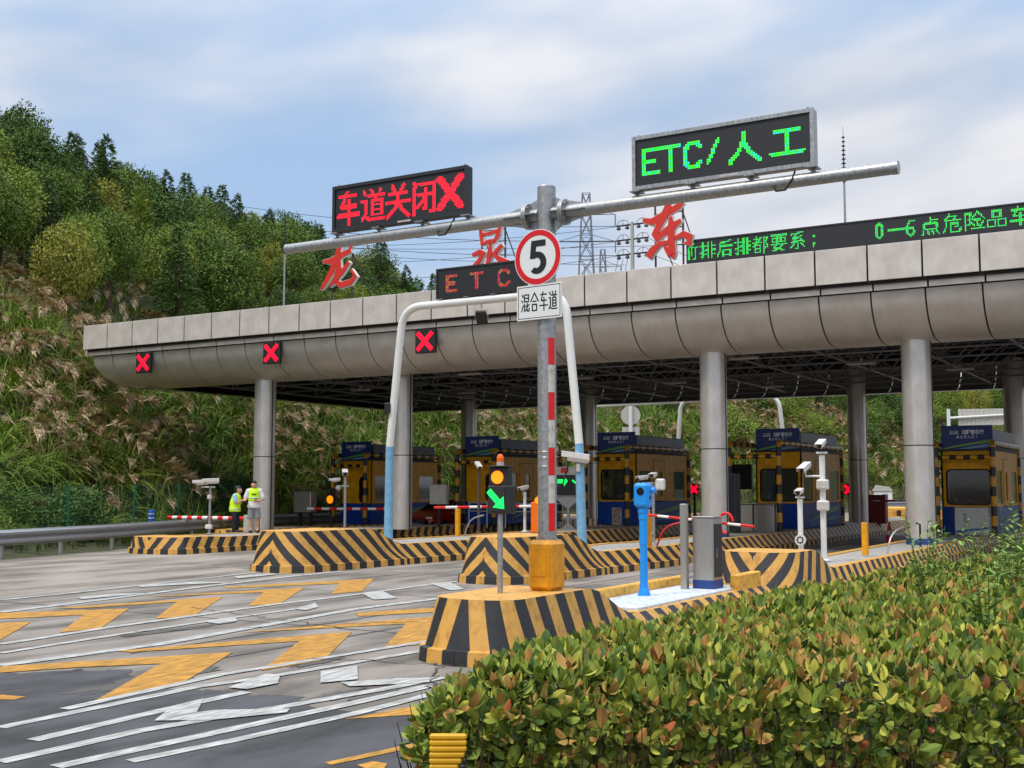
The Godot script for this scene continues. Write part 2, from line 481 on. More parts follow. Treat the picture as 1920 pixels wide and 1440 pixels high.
# ---- writing: characters as strokes on a 16 x 16 field, y downwards
const GLYPHS := {
	"che": "2.5,2.5 13,2.5;7,0.5 3.5,7.5 13,7.5;1,11.5 15,11.5;8.5,5 8.5,15.5",
	"dao": "7,1 8,3;13,1 12,3;5.5,4 15,4;10.5,4 9.5,6;7.5,6 13.5,6 13.5,13 7.5,13 7.5,6;7.5,8.3 13.5,8.3;7.5,10.6 13.5,10.6;2,1.5 3.5,3.5;1,6 3.5,6 3.5,12.5;3.5,12 1,15;3,13.5 6,15 15,15",
	"guan": "4.5,1 6,3.5;11.5,1 10,3.5;3,4.5 13,4.5;1,8.5 15,8.5;8,4.5 8,8.5 6,12 1.5,15.5;8.3,9 10.5,12.5 15,15.5",
	"bi": "2,1 3.5,3;2,4 2,16;5.5,2 14,2 14,15 12,15;4.5,7 12,7;9.5,4.5 9.5,13.5 8,13.5;9.3,7.5 7,10.5 4,12.5",
	"ren": "8,1 7.5,6 5,11 1.5,15;8,5 10,10 14.8,15",
	"gong": "2.5,3 13.5,3;8,3 8,14;1,14 15,14",
	"qian": "4.5,0.5 6,2.5;11.5,0.5 10,2.5;1,4 15,4;2.5,6 2.5,15;2.5,6 7,6 7,15 5.5,15;2.5,9 7,9;2.5,11.7 7,11.7;10,6 10,12;13.5,5 13.5,15 11.5,15",
	"pai": "1,4 6,4;3.5,1 3.5,15 2,14;1,10.5 6,8.5;9,1 9,15.5;12.5,1 12.5,15.5;6.5,4 9,4;6.5,8 9,8;6,12 9,11.5;12.5,4 15.5,4;12.5,8 15.5,8;12.5,12 15.5,12",
	"hou": "13.5,1 8,2.5 3.5,2.8;3.5,2.8 3.5,9 1,15;3.5,6 15,6;6,9.5 13,9.5 13,15;6,9.5 6,15.5;6,14.5 13,14.5",
	"dou": "1.5,3.5 7.5,3.5;4.5,1 4.5,6.5;1,6.5 9,6.5;8.5,2 5,6.5 1,10;3,9 7.5,9 7.5,15 3,15 3,9;3,12 7.5,12;11,2 11,16;11,2 14.5,2 12.5,6.5 14.8,10 12.5,11.5",
	"yao": "1,1.5 15,1.5;2.5,4 13.5,4 13.5,7.5 2.5,7.5 2.5,4;6.3,1.5 6.3,7.5;9.7,1.5 9.7,7.5;1,10 15,10;7,8 4,12.5 12.5,15.5;11.5,10.2 8,14 2,15.5",
	"xi": "13,1 3,2.5;8,2.5 4,6 9,6;11.5,4 3,9.5 13.5,8.5;11,7 13.8,9.5;8.3,9 8.3,15.5 6.8,15;5,11 2,14.5;11.5,11 14.5,14.5",
	"dian": "8,1 8,6;8,3.2 14,3.2;3,6 13,6 13,10.5 3,10.5 3,6;2.5,12.5 1.5,15.5;6,12.5 6.5,15;9.5,12.5 10.3,15;13,12.5 14.8,15.5",
	"wei": "6,0.5 2.5,5;5.5,2 11,2 9,5;3,5 15,5;3.5,5 3.5,10 1,15.5;6.5,8 12.5,8 12.5,11 10.5,11;6.5,8 6.5,14 7.5,15 14,15 14.5,12.5",
	"xian": "1.5,1.5 1.5,15.5;1.5,1.5 5.5,1.5 4,6 5.5,9.5 3,11;10.5,0.5 6,6.5;10.5,0.8 15.5,6;8,7 13,7;7,9.5 8,12;10.5,9 10.8,12;14.5,9 12.5,14;6,14.5 15.5,14.5",
	"pin": "5,1.5 11,1.5 11,6.5 5,6.5 5,1.5;1.5,9 6.8,9 6.8,14.5 1.5,14.5 1.5,9;9.2,9 14.5,9 14.5,14.5 9.2,14.5 9.2,9",
	"hun": "2,1.5 3.5,3;1,6 2.8,7.5;1,15 4,10;6,1.5 14,1.5 14,7 6,7 6,1.5;6,4.2 14,4.2;6.5,9 6.5,15 9.5,13.5;6.5,11 9.3,11;11.3,8.5 11.3,14.8 15,14.8 15,12.5;15,9.5 11.3,11.5",
	"he": "8,0.5 1,7.5;8,0.5 15,7.5;5,7.5 11,7.5;4,10 12,10 12,15 4,15 4,10",
	"zhi": "3,0.5 1,3;2,2.5 7.5,2.5;1,5 8,5;4.5,2.5 4.3,5 1,8.5;5,6 7.5,8;9.5,1.5 14.5,1.5 14.5,7 9.5,7 9.5,1.5;4,9 12.5,9 12.5,15.5 4,15.5 4,9;4,12 12.5,12",
	"zai": "1,3.5 15,3.5;7,0.5 4.5,7 1,11;4,7.5 4,15.5;6.5,9 14,9;10.2,5.5 10.2,14.8;5.5,14.8 15.3,14.8",
	"xing": "5,0.5 1,4.5;5.5,4.5 1,9;3.5,7 3.5,15.5;8,2.5 14.5,2.5;7,6.5 15.3,6.5;12,6.5 12,15 10,15",
	"E": "4,1.5 4,14.5;4,1.5 13,1.5;4,8 11,8;4,14.5 13,14.5",
	"T": "2,1.5 14,1.5;8,1.5 8,14.5",
	"C": "13,4 10.5,1.5 6,1.5 3.5,4.5 3.5,11.5 6,14.5 10.5,14.5 13,12",
	"slash": "12,1.5 4,14.5",
	"0": "8,1.5 5,4 5,12 8,14.5 11,12 11,4 8,1.5",
	"6": "11,2 7.5,2 4.8,6 4.8,12 7.5,14.5 10,14 11.3,11 10,8 7,7.8 5,10",
	"dash": "1,8 15,8",
	"semi": "7.5,6 8.5,6;8,12 8,13 7,15",
	"X": "2,1 14,15;14,1 2,15",
	"I": "8,1.5 8,14.5",
	"D": "4,1.5 4,14.5;4,1.5 9,1.5 12.5,5 12.5,11 9,14.5 4,14.5",
	"F": "4,1.5 4,14.5;4,1.5 13,1.5;4,8 11,8",
	"O": "8,1.5 4.5,3.5 3.5,8 4.5,12.5 8,14.5 11.5,12.5 12.5,8 11.5,3.5 8,1.5",
	"bang": "8,2 8,10;8,14 8,14.5",
}

func strokes(key: String) -> Array:
	var out := []
	for s in String(GLYPHS[key]).split(";"):
		var line := []
		for p in s.split(" "):
			var q := p.split(",")
			line.append(Vector2(q[0].to_float(), q[1].to_float()))
		out.append(line)
	return out

func ink(im: Image, key: String, at: Vector2, size: Vector2, width: float, col: Color) -> void:
	# brush a character into a picture
	for line in strokes(key):
		for i in line.size() - 1:
			var a: Vector2 = at + line[i] / 16.0 * size
			var b: Vector2 = at + line[i + 1] / 16.0 * size
			for y in range(maxi(0, int(minf(a.y, b.y) - width)), mini(im.get_height(), int(maxf(a.y, b.y) + width) + 2)):
				for x in range(maxi(0, int(minf(a.x, b.x) - width)), mini(im.get_width(), int(maxf(a.x, b.x) + width) + 2)):
					var p := Vector2(x + 0.5, y + 0.5)
					if p.distance_to(Geometry2D.get_closest_point_to_segment(p, a, b)) <= width * 0.5:
						im.set_pixel(x, y, col)

func led_material(key: String, cols: int, rows: int, text: Array, lit: Array, energy: float) -> StandardMaterial3D:
	# a matrix of lamps: text holds [glyph, column, row, width, height, thickness] in lamps
	var dots := Image.create(cols, rows, false, Image.FORMAT_RGB8)
	dots.fill(Color.BLACK)
	for g in text:
		ink(dots, g[0], Vector2(g[1], g[2]), Vector2(g[3], g[4]), g[5], Color.WHITE)
	var k := 6
	var face := Image.create(cols * k, rows * k, false, Image.FORMAT_RGB8)
	var shine := Image.create(cols * k, rows * k, false, Image.FORMAT_RGB8)
	face.fill(Color(0.10, 0.10, 0.115))
	shine.fill(Color.BLACK)
	rng.seed = hash(key)
	for y in rows:
		for x in cols:
			if dots.get_pixel(x, y).r > 0.5:
				var c: Color = lit[rng.randi() % lit.size()]
				shine.fill_rect(Rect2i(x * k, y * k, k - 1, k - 1), c)
				face.fill_rect(Rect2i(x * k, y * k, k - 1, k - 1), c.darkened(0.5))
			else:
				face.fill_rect(Rect2i(x * k + 1, y * k + 1, k - 3, k - 3), Color(0.16, 0.16, 0.175))
	var m := mat(key, Color.WHITE, 0.5)
	m.albedo_texture = ImageTexture.create_from_image(face)
	m.emission_enabled = true
	m.emission_operator = BaseMaterial3D.EMISSION_OP_ADD
	m.emission = Color.BLACK
	m.emission_texture = ImageTexture.create_from_image(shine)
	m.emission_energy_multiplier = energy
	return m

func print_material(key: String, im: Image, rough := 0.45) -> StandardMaterial3D:
	var m := mat(key, Color.WHITE, rough)
	m.albedo_texture = ImageTexture.create_from_image(im)
	return m

func brush_letter(lines: Array, w: float, h: float, depth: float, parent: Node, face_mat: Material, side_mat: Material) -> void:
	# a cut-out calligraphic character: every stroke [x, y, half width] on a 16 field, y downwards
	var i := 0
	for line in lines:
		var lft := PackedVector2Array()
		var rgt := PackedVector2Array()
		for k in line.size():
			var p := Vector2(line[k][0], 16.0 - line[k][1])
			var a: Array = line[maxi(k - 1, 0)]
			var b: Array = line[mini(k + 1, line.size() - 1)]
			var d := Vector2(b[0] - a[0], a[1] - b[1]).normalized()
			var q := Vector2(-d.y, d.x) * float(line[k][2])
			lft.append((p + q) / 16.0 * Vector2(w, h) - Vector2(w * 0.5, 0))
			rgt.append((p - q) / 16.0 * Vector2(w, h) - Vector2(w * 0.5, 0))
		rgt.reverse()
		lft.append_array(rgt)
		var grown := Geometry2D.offset_polygon(lft, w * 0.012)
		var mb := MB.new()
		mb.prism(lft, depth * 0.4, depth * 0.5 + 0.006 * i)
		part(mb, "stroke", face_mat, parent)
		if grown.size() > 0:
			var s := MB.new()
			s.prism(grown[0], -depth * 0.5 - 0.006 * i, depth * 0.4 - 0.003 + 0.0 * i)
			part(s, "stroke_rim", side_mat, parent)
		i += 1

const LINES = [[0.14, [Vector2(-18.5, -13.43), Vector2(-18.57, -14.96), Vector2(-18.76, -16.78), Vector2(-19.09, -19.18), Vector2(-19.39, -21.29)]],
	[0.2, [Vector2(-16.71, -12.14), Vector2(-17.04, -14.53), Vector2(-17.56, -17.64), Vector2(-17.78, -19.96), Vector2(-17.81, -22.03)]],
	[0.16, [Vector2(-13.35, -9.72), Vector2(-13.6, -11.61), Vector2(-13.83, -15.34), Vector2(-13.79, -17.06), Vector2(-13.88, -19.99), Vector2(-13.88, -21.59)]],
	[0.13, [Vector2(-12.64, -9.2), Vector2(-12.85, -11.15), Vector2(-12.98, -13.39), Vector2(-13.02, -15.01)]],
	[0.2, [Vector2(-11.78, -8.58), Vector2(-11.62, -10.82), Vector2(-11.87, -12.79), Vector2(-12.18, -15.41), Vector2(-12.04, -17.63), Vector2(-12.15, -19.05)]],
	[0.13, [Vector2(-8.99, -7.23), Vector2(-9.19, -9.35), Vector2(-8.86, -12.76)]],
	[0.14, [Vector2(-8.77, -6.41), Vector2(-8.84, -8.7), Vector2(-8.68, -9.37), Vector2(-8.4, -12.05)]],
	[0.15, [Vector2(-8.11, -6.23), Vector2(-8.19, -7.59), Vector2(-8.21, -8.72)]],
	[0.15, [Vector2(-7.68, -5.63), Vector2(-7.67, -6.91), Vector2(-7.4, -8.24), Vector2(-7.14, -9.72), Vector2(-7.06, -10.42)]],
	[0.15, [Vector2(-7.21, -5.74), Vector2(-7.09, -7.12), Vector2(-6.96, -8.59), Vector2(-6.88, -9.91)]],
	[0.13, [Vector2(-6.89, -6.13), Vector2(-6.75, -7.04), Vector2(-6.62, -8.33), Vector2(-6.6, -9.51)]],
	]
const CHEVRONS = [[Vector2(-17.12, -17.43), Vector2(-15.82, -20.69), Vector2(-14.14, -18.11), Vector2(-14.26, -17.35), Vector2(-15.65, -19.29), Vector2(-16.79, -17.31)],
	[Vector2(-16.81, -15.18), Vector2(-15.63, -18.19), Vector2(-13.83, -15.47), Vector2(-14.03, -14.9), Vector2(-15.58, -16.96), Vector2(-16.59, -15.42)],
	[Vector2(-16.56, -13.03), Vector2(-15.59, -15.91), Vector2(-13.67, -13.33), Vector2(-13.89, -12.76), Vector2(-15.57, -14.77), Vector2(-16.17, -13.18)],
	[Vector2(-16.94, -11.65), Vector2(-15.43, -13.62), Vector2(-13.62, -11.51), Vector2(-13.73, -10.92), Vector2(-15.26, -12.58), Vector2(-16.16, -11.11)],
	[Vector2(-15.75, -10.84), Vector2(-15.15, -11.54), Vector2(-13.72, -9.98), Vector2(-13.65, -9.4)],
	[Vector2(-11.81, -14.95), Vector2(-11.14, -16.45), Vector2(-10.73, -15.84), Vector2(-11.46, -14.62)],
	[Vector2(-11.58, -12.21), Vector2(-11.01, -13.83), Vector2(-10.42, -15.23), Vector2(-8.59, -12.72), Vector2(-9.01, -12.01), Vector2(-10.26, -14.18), Vector2(-11.37, -12.48)],
	[Vector2(-11.6, -10.06), Vector2(-10.34, -13.04), Vector2(-8.96, -10.79), Vector2(-9.02, -9.79), Vector2(-10.3, -11.91), Vector2(-11.37, -10.08)],
	[Vector2(-11.92, -8.22), Vector2(-10.31, -10.71), Vector2(-9.13, -8.76), Vector2(-9.08, -7.62), Vector2(-10.34, -9.6), Vector2(-10.92, -8.95), Vector2(-11.51, -7.94)],
	[Vector2(-10.58, -7.31), Vector2(-9.83, -7.46), Vector2(-9.79, -7.3), Vector2(-10.24, -7.07)],
	[Vector2(-6.54, -8.16), Vector2(-6.34, -9.15), Vector2(-6.25, -9.48), Vector2(-5.99, -9.09), Vector2(-6.05, -8.72)],
	[Vector2(-5.65, -6.82), Vector2(-5.43, -7.83), Vector2(-5.39, -7.97), Vector2(-5.3, -7.84), Vector2(-5.34, -7.7), Vector2(-5.56, -6.79)],
	[Vector2(-5.4, -6.88), Vector2(-5.37, -7.03), Vector2(-5.24, -7.03), Vector2(-5.14, -6.84), Vector2(-5.25, -6.82)],
	]
const WHITES = [[Vector2(-7.87, -7.25), Vector2(-8.25, -7.81), Vector2(-8.29, -8.24), Vector2(-7.85, -7.72)],
	[Vector2(-7.83, -7.71), Vector2(-7.76, -7.88), Vector2(-7.25, -8.26), Vector2(-7.15, -8.11), Vector2(-7.48, -7.51), Vector2(-7.87, -7.25)],
	[Vector2(-7.92, -9.48), Vector2(-8.41, -10.07), Vector2(-8.33, -10.6), Vector2(-7.73, -9.85)],
	[Vector2(-7.77, -9.62), Vector2(-7.42, -10.1), Vector2(-7.16, -10.32), Vector2(-6.99, -10.08), Vector2(-7.53, -9.47)],
	[Vector2(-13.01, -14.89), Vector2(-13.37, -15.84), Vector2(-12.87, -15.33), Vector2(-12.71, -14.82)],
	[Vector2(-13.7, -17.58), Vector2(-13.8, -18.31), Vector2(-12.67, -17.24), Vector2(-12.87, -16.82)],
	[Vector2(-12.9, -12.81), Vector2(-13.0, -13.54), Vector2(-12.58, -13.14), Vector2(-12.55, -12.74)],
	[Vector2(-8.52, -8.8), Vector2(-8.81, -9.65), Vector2(-8.62, -9.66), Vector2(-8.28, -9.25), Vector2(-8.3, -8.82)],
	[Vector2(-18.77, -16.76), Vector2(-18.49, -18.08), Vector2(-17.65, -18.3), Vector2(-18.13, -17.47), Vector2(-18.43, -16.52)],
	[Vector2(-18.83, -19.52), Vector2(-18.74, -20.71), Vector2(-18.4, -20.41), Vector2(-18.36, -19.18)],
	[Vector2(-14.06, -20.24), Vector2(-13.78, -20.61), Vector2(-12.68, -19.45), Vector2(-12.74, -19.06)],
	[Vector2(-17.75, -14.46), Vector2(-17.69, -15.31), Vector2(-17.24, -15.68), Vector2(-17.32, -14.88), Vector2(-17.35, -14.24)],
	]
const ASPHALT = [Vector2(-12.02, -6.41), Vector2(-11.28, -8.22), Vector2(-10.82, -8.89), Vector2(-10.31, -9.14), Vector2(-9.44, -8.49), Vector2(-8.44, -8.73), Vector2(-7.56, -8.74), Vector2(-6.75, -8.45), Vector2(-6.08, -8.76), Vector2(-5.8, -10.13), Vector2(-4.47, -10.92)]
# far [(-18.81, -10.8), (-19.31, -14.01), (-19.64, -18.15), (-20.11, -22.37)]


func sheet(pts: Array, y: float) -> MB:
	var mb := MB.new()
	var poly := PackedVector2Array(pts)
	var idx := Geometry2D.triangulate_polygon(poly)
	for i in range(0, idx.size(), 3):
		var p := []
		for k in 3:
			p.append(Vector3(poly[idx[i + k]].x, y, poly[idx[i + k]].y))
		mb.face(p, Vector3.UP)
	return mb

func structure(o: Node) -> Node:
	o.set_meta("kind", "structure")
	return o

const ROAD_EDGE := [Vector2(-26.6, 30), Vector2(-27.0, 0), Vector2(-27.6, -12), Vector2(-28.7, -21), Vector2(-30.0, -25.8), Vector2(-33.4, -34), Vector2(-35.2, -48), Vector2(-34.3, -62), Vector2(-29.5, -77), Vector2(-23.5, -93), Vector2(-16.5, -110), Vector2(-6.5, -130), Vector2(12, -150)]

func make_ground() -> void:
	var g := MB.new()
	g.face([Vector3(-1500, -0.06, -1500), Vector3(1500, -0.06, -1500), Vector3(1500, -0.06, 1500), Vector3(-1500, -0.06, 1500)], Vector3.UP)
	structure(part(g, "ground", M.soil))
	var pts := ROAD_EDGE.duplicate()
	pts.append_array([Vector2(70, -150), Vector2(70, 30)])
	var road := part(sheet(pts, 0.0), "road", M.concrete_road)
	structure(road)
	var pale := ROAD_EDGE.slice(0, 9)
	pale.append_array([Vector2(-22.0, -60), Vector2(-22.0, -22.0), Vector2(-20.0, -21.4), Vector2(-19.25, -16.8), Vector2(-18.75, -13.4), Vector2(-18.5, 30)])
	for i in pale.size():
		if i < 9:
			pale[i] += Vector2(0.02, 0)
	part(sheet(pale, 0.004), "pale_lane", M.pale_road, road)
	var asp := [Vector2(-26, 28), Vector2(-26, 2), Vector2(-17, -3.6), Vector2(-13.6, -5.6)]
	# a laid edge: ragged, not ruled
	var rag := FastNoiseLite.new()
	rag.frequency = 1.3
	for i in ASPHALT.size() - 1:
		for k in 14:
			var q: Vector2 = ASPHALT[i].lerp(ASPHALT[i + 1], k / 14.0)
			asp.append(q + Vector2(rag.get_noise_2d(q.x * 2.0, q.y), rag.get_noise_2d(q.y * 2.0, q.x + 9.0)) * 0.28)
	asp.append(ASPHALT[-1])
	asp.append_array([Vector2(12, -12), Vector2(30, -12), Vector2(30, 28)])
	part(sheet(asp, 0.004), "asphalt_patch", M.asphalt, road)
	rng.seed = 21
	for l in LINES:
		var w: float = l[0]
		var p: Array = l[1]
		var mb := MB.new()
		for i in p.size() - 1:
			var d: Vector2 = (p[i + 1] - p[i]).normalized() * 0.003
			var s := Vector2(-d.y, d.x).normalized() * w * 0.5
			var a: Vector2 = p[i] - d
			var b: Vector2 = p[i + 1] + d
			var y := 0.010 + 0.0012 * (i % 2)
			mb.face([Vector3(a.x + s.x, y, a.y + s.y), Vector3(b.x + s.x, y, b.y + s.y), Vector3(b.x - s.x, y, b.y - s.y), Vector3(a.x - s.x, y, a.y - s.y)], Vector3.UP)
		part(mb, "lane_line", M.white_line, road)
	for p in WHITES:
		part(sheet(p, 0.0155), "gore_mark", M.white_line, road)
	for p in CHEVRONS:
		part(sheet(p, 0.009), "chevron_mark", M.yellow_line, road)
	# oil and water marks with their own outline, and cracks
	for d in [[-7.35, -9.0, 0.42, 0.13], [-7.0, -9.15, 0.36, 0.10], [-9.55, -8.7, 0.8, 0.25], [-12.6, -12.1, 0.9, 0.12], [-8.9, -10.6, 0.5, 0.08]]:
		var blob := []
		for k in 26:
			var a := TAU * k / 26.0
			var rr := 1.0 + rag.get_noise_2d(cos(a) * 1.5 + d[0], sin(a) * 1.5 + d[1]) * 0.9
			blob.append(Vector2(d[0] + cos(a) * d[3] * rr, d[1] + sin(a) * d[2] * rr))
		part(sheet(blob, 0.0072), "oil_stain", M.stain, road)
	for d in [[Vector2(-9.2, -10.8), Vector2(-5.6, -11.6)], [Vector2(-13.0, -11.5), Vector2(-10.2, -14.5)], [Vector2(-8.4, -12.4), Vector2(-6.6, -9.6)], [Vector2(-14.6, -14.2), Vector2(-10.4, -13.2)]]:
		var cm := MB.new()
		for k in 24:
			var p: Vector2 = d[0].lerp(d[1], k / 24.0)
			var q: Vector2 = d[0].lerp(d[1], (k + 1) / 24.0)
			p += Vector2(rag.get_noise_2d(p.x * 3, p.y * 3), rag.get_noise_2d(p.y * 3, p.x * 3 + 5)) * 0.22
			q += Vector2(rag.get_noise_2d(q.x * 3, q.y * 3), rag.get_noise_2d(q.y * 3, q.x * 3 + 5)) * 0.22
			var s := (q - p).orthogonal().normalized() * 0.012
			cm.face([Vector3(p.x + s.x, 0.0135, p.y + s.y), Vector3(q.x + s.x, 0.0135, q.y + s.y), Vector3(q.x - s.x, 0.0135, q.y - s.y), Vector3(p.x - s.x, 0.0135, p.y - s.y)], Vector3.UP)
		part(cm, "crack", M.seal, road)
	# sealed slab joints
	for k in 26:
		var z := 0.5 - k * 4.6
		var mb := MB.new()
		mb.face([Vector3(-18.4, 0.0065, z), Vector3(8, 0.0065, z + 0.05), Vector3(8, 0.0065, z + 0.08), Vector3(-18.4, 0.0065, z + 0.03)], Vector3.UP)
		if z < -10.5:
			part(mb, "slab_joint", M.seal, road)
	for x in [-16.2, -11.3, -10.1, -3.9]:
		var mb := MB.new()
		mb.face([Vector3(x, 0.0062, -10.0), Vector3(x + 0.03, 0.0062, -10.0), Vector3(x + 0.03, 0.0062, -100), Vector3(x, 0.0062, -100)], Vector3.UP)
		part(mb, "slab_joint", M.seal, road)

# ---- traffic islands with striped walls
const YEL := Color(0.90, 0.48, 0.10)
const BLK := Color(0.032, 0.032, 0.036)

func island(called: String, label: String, xc: float, z0: float, w0: float, nose: float, w1: float, zend: float, hn: float, zr0: float, zr1: float, hk: float, lean: float, stripe: float, shift := 0.0, batter := 0.14, taper := -1.0, zflare := -9.0) -> Node3D:
	var root := thing(called, label, "traffic island", Vector3(xc, 0, z0), 0.0, "striped islands between the toll lanes")
	# half outline from the tip backwards, relative to the tip: x half width, z backwards
	var pts := []
	for i in 11:
		var a := PI * 0.5 * i / 10.0
		pts.append(Vector2(w0 * pow(sin(a), 0.8), -nose * (1.0 - pow(cos(a), 0.9))))
	if zflare > -9.0 + 1e-3 or zflare < -9.0 - 1e-3:
		pts.append(Vector2(w1, zflare - z0))
		pts.append(Vector2(taper if taper > 0.0 else w1, zflare - z0 - 0.8))
	pts.append(Vector2(taper if taper > 0.0 else w1, zend - z0))
	var run := [0.0]
	for i in range(1, pts.size()):
		run.append(run[i - 1] + pts[i].distance_to(pts[i - 1]))
	var total: float = run[-1]
	var at := func(u: float) -> Array:
		# place and outward normal on the half outline
		u = clampf(u, 0.0, total)
		var i := 0
		while i < pts.size() - 2 and run[i + 1] < u:
			i += 1
		var d: Vector2 = (pts[i + 1] - pts[i]).normalized()
		var nn := Vector2(-d.y, d.x)
		# blend normals over the nose
		var k = (u - run[i]) / maxf(run[i + 1] - run[i], 1e-5)
		if i < 10:
			var d2: Vector2 = (pts[i + 2] - pts[i + 1]).normalized() if i + 2 < pts.size() else d
			nn = nn.lerp(Vector2(-d2.y, d2.x), k).normalized()
		return [pts[i].lerp(pts[i + 1], k), nn]
	var top := func(u: float) -> float:
		var z: float = z0 + at.call(u)[0].y
		if z > zr0: return hn
		if z < zr1: return hk
		var k := (zr0 - z) / (zr0 - zr1)
		return lerpf(hn, hk, k * k * (3.0 - 2.0 * k))
	var spot := func(u: float, y: float, s: float, out: float) -> Vector3:
		var r: Array = at.call(u)
		var q: Vector2 = r[0] + r[1] * out
		return Vector3(maxf(q.x, 0.0) * s, y, q.y)
	var wall := MB.new()
	var kick := 0.16
	var rows := 9
	var nb := int(total / stripe) + 8
	for s in [-1.0, 1.0]:
		for r in rows + 2:
			# row 0: the vertical foot; row 1: its ledge; then the battered wall
			var v0 := clampf((r - 2.0) / (rows - 1.0), 0.0, 1.0)
			var v1 := clampf((r - 1.0) / (rows - 1.0), 0.0, 1.0)
			if r == rows + 1:
				continue
			for i in range(-6, nb):
				var b0 := i * stripe + shift
				var b1 := b0 + stripe
				# lower stretches of wall carry steeper stripes
				var lk := lean * pow(minf(1.0, (top.call(clampf(b0, 0.0, total)) - kick) / (hn - kick)), 1.25)
				var lk1 := lean * pow(minf(1.0, (top.call(clampf(b1, 0.0, total)) - kick) / (hn - kick)), 1.25)
				var w0_ := (1.0 - v0) if r > 1 else 1.0
				var w1_ := (1.0 - v1) if r > 1 else 1.0
				var e := [clampf(b0 + lk * w0_, 0, total), clampf(b1 + lk1 * w0_, 0, total), clampf(b1 + lk1 * w1_, 0, total), clampf(b0 + lk * w1_, 0, total)]
				if e[1] - e[0] < 1e-4 and e[2] - e[3] < 1e-4:
					continue
				wall.col = YEL if posmod(i, 2) == 0 else BLK
				var m := 1 if e[3] > run[10] + 0.1 and zflare == -9.0 else int(ceil(maxf(e[1] - e[0], e[2] - e[3]) / 0.07))
				for k in m:
					var f0 := float(k) / m
					var f1 := float(k + 1) / m
					var ua := lerpf(e[0], e[1], f0); var ub := lerpf(e[0], e[1], f1)
					var uc := lerpf(e[3], e[2], f1); var ud := lerpf(e[3], e[2], f0)
					var q := []
					if r == 0:
						q = [spot.call(ua, 0.0, s, 0.08), spot.call(ub, 0.0, s, 0.08), spot.call(uc, kick, s, 0.065), spot.call(ud, kick, s, 0.065)]
					elif r == 1:
						q = [spot.call(ua, kick, s, 0.065), spot.call(ub, kick, s, 0.065), spot.call(uc, kick + 0.012, s, 0.0), spot.call(ud, kick + 0.012, s, 0.0)]
					else:
						var yy := func(u: float, v: float) -> float: return lerpf(kick + 0.012, top.call(u), v)
						q = [spot.call(ua, yy.call(ua, v0), s, -batter * v0), spot.call(ub, yy.call(ub, v0), s, -batter * v0), spot.call(uc, yy.call(uc, v1), s, -batter * v1), spot.call(ud, yy.call(ud, v1), s, -batter * v1)]
					var nn: Vector2 = at.call((ua + ub) * 0.5)[1]
					if (q[0] - q[1]).length() < 1e-5 and (q[2] - q[3]).length() < 1e-5:
						continue
					wall.face(q, Vector3(nn.x * s, 0.4 if r == 1 else 0.05, nn.y))
	# rim and tip in yellow, the deck inside a little lower
	wall.col = YEL
	var rim := 0.20
	var st := 0.0
	var deck := MB.new()
	while st < total - 1e-3:
		var en := minf(st + (0.06 if st < run[10] else 0.3), total)
		var zz: float = z0 + at.call(st)[0].y
		for s in [-1.0, 1.0]:
			var a: Vector3 = spot.call(st, top.call(st), s, -batter)
			var b: Vector3 = spot.call(en, top.call(en), s, -batter)
			if zz > zr1 + 0.1:
				wall.face([a, b, Vector3(0, b.y, b.z), Vector3(0, a.y, a.z)], Vector3.UP)
			else:
				var ai := a - Vector3(s * rim, 0, 0)
				var bi := b - Vector3(s * rim, 0, 0)
				wall.face([a, b, bi, ai], Vector3.UP)
				wall.face([ai, bi, bi - Vector3(0, 0.03, 0), ai - Vector3(0, 0.03, 0)], Vector3(-s, 0, 0))
				deck.face([ai - Vector3(0, 0.025, 0), bi - Vector3(0, 0.025, 0), Vector3(0, b.y - 0.025, b.z), Vector3(0, a.y - 0.025, a.z)], Vector3.UP)
		st = en
	# closing wall at the far end
	var ea: Vector3 = spot.call(total, top.call(total), 1.0, -batter)
	var eb: Vector3 = spot.call(total, 0.0, 1.0, 0.08)
	wall.face([Vector3(ea.x, ea.y, ea.z), Vector3(-ea.x, ea.y, ea.z), Vector3(-eb.x, 0, eb.z), Vector3(eb.x, 0, eb.z)], Vector3.FORWARD)
	part(wall, "striped_wall", M.stripes, root)
	if deck.v.size() > 0:
		part(deck, "deck", M.deck, root)
	return root

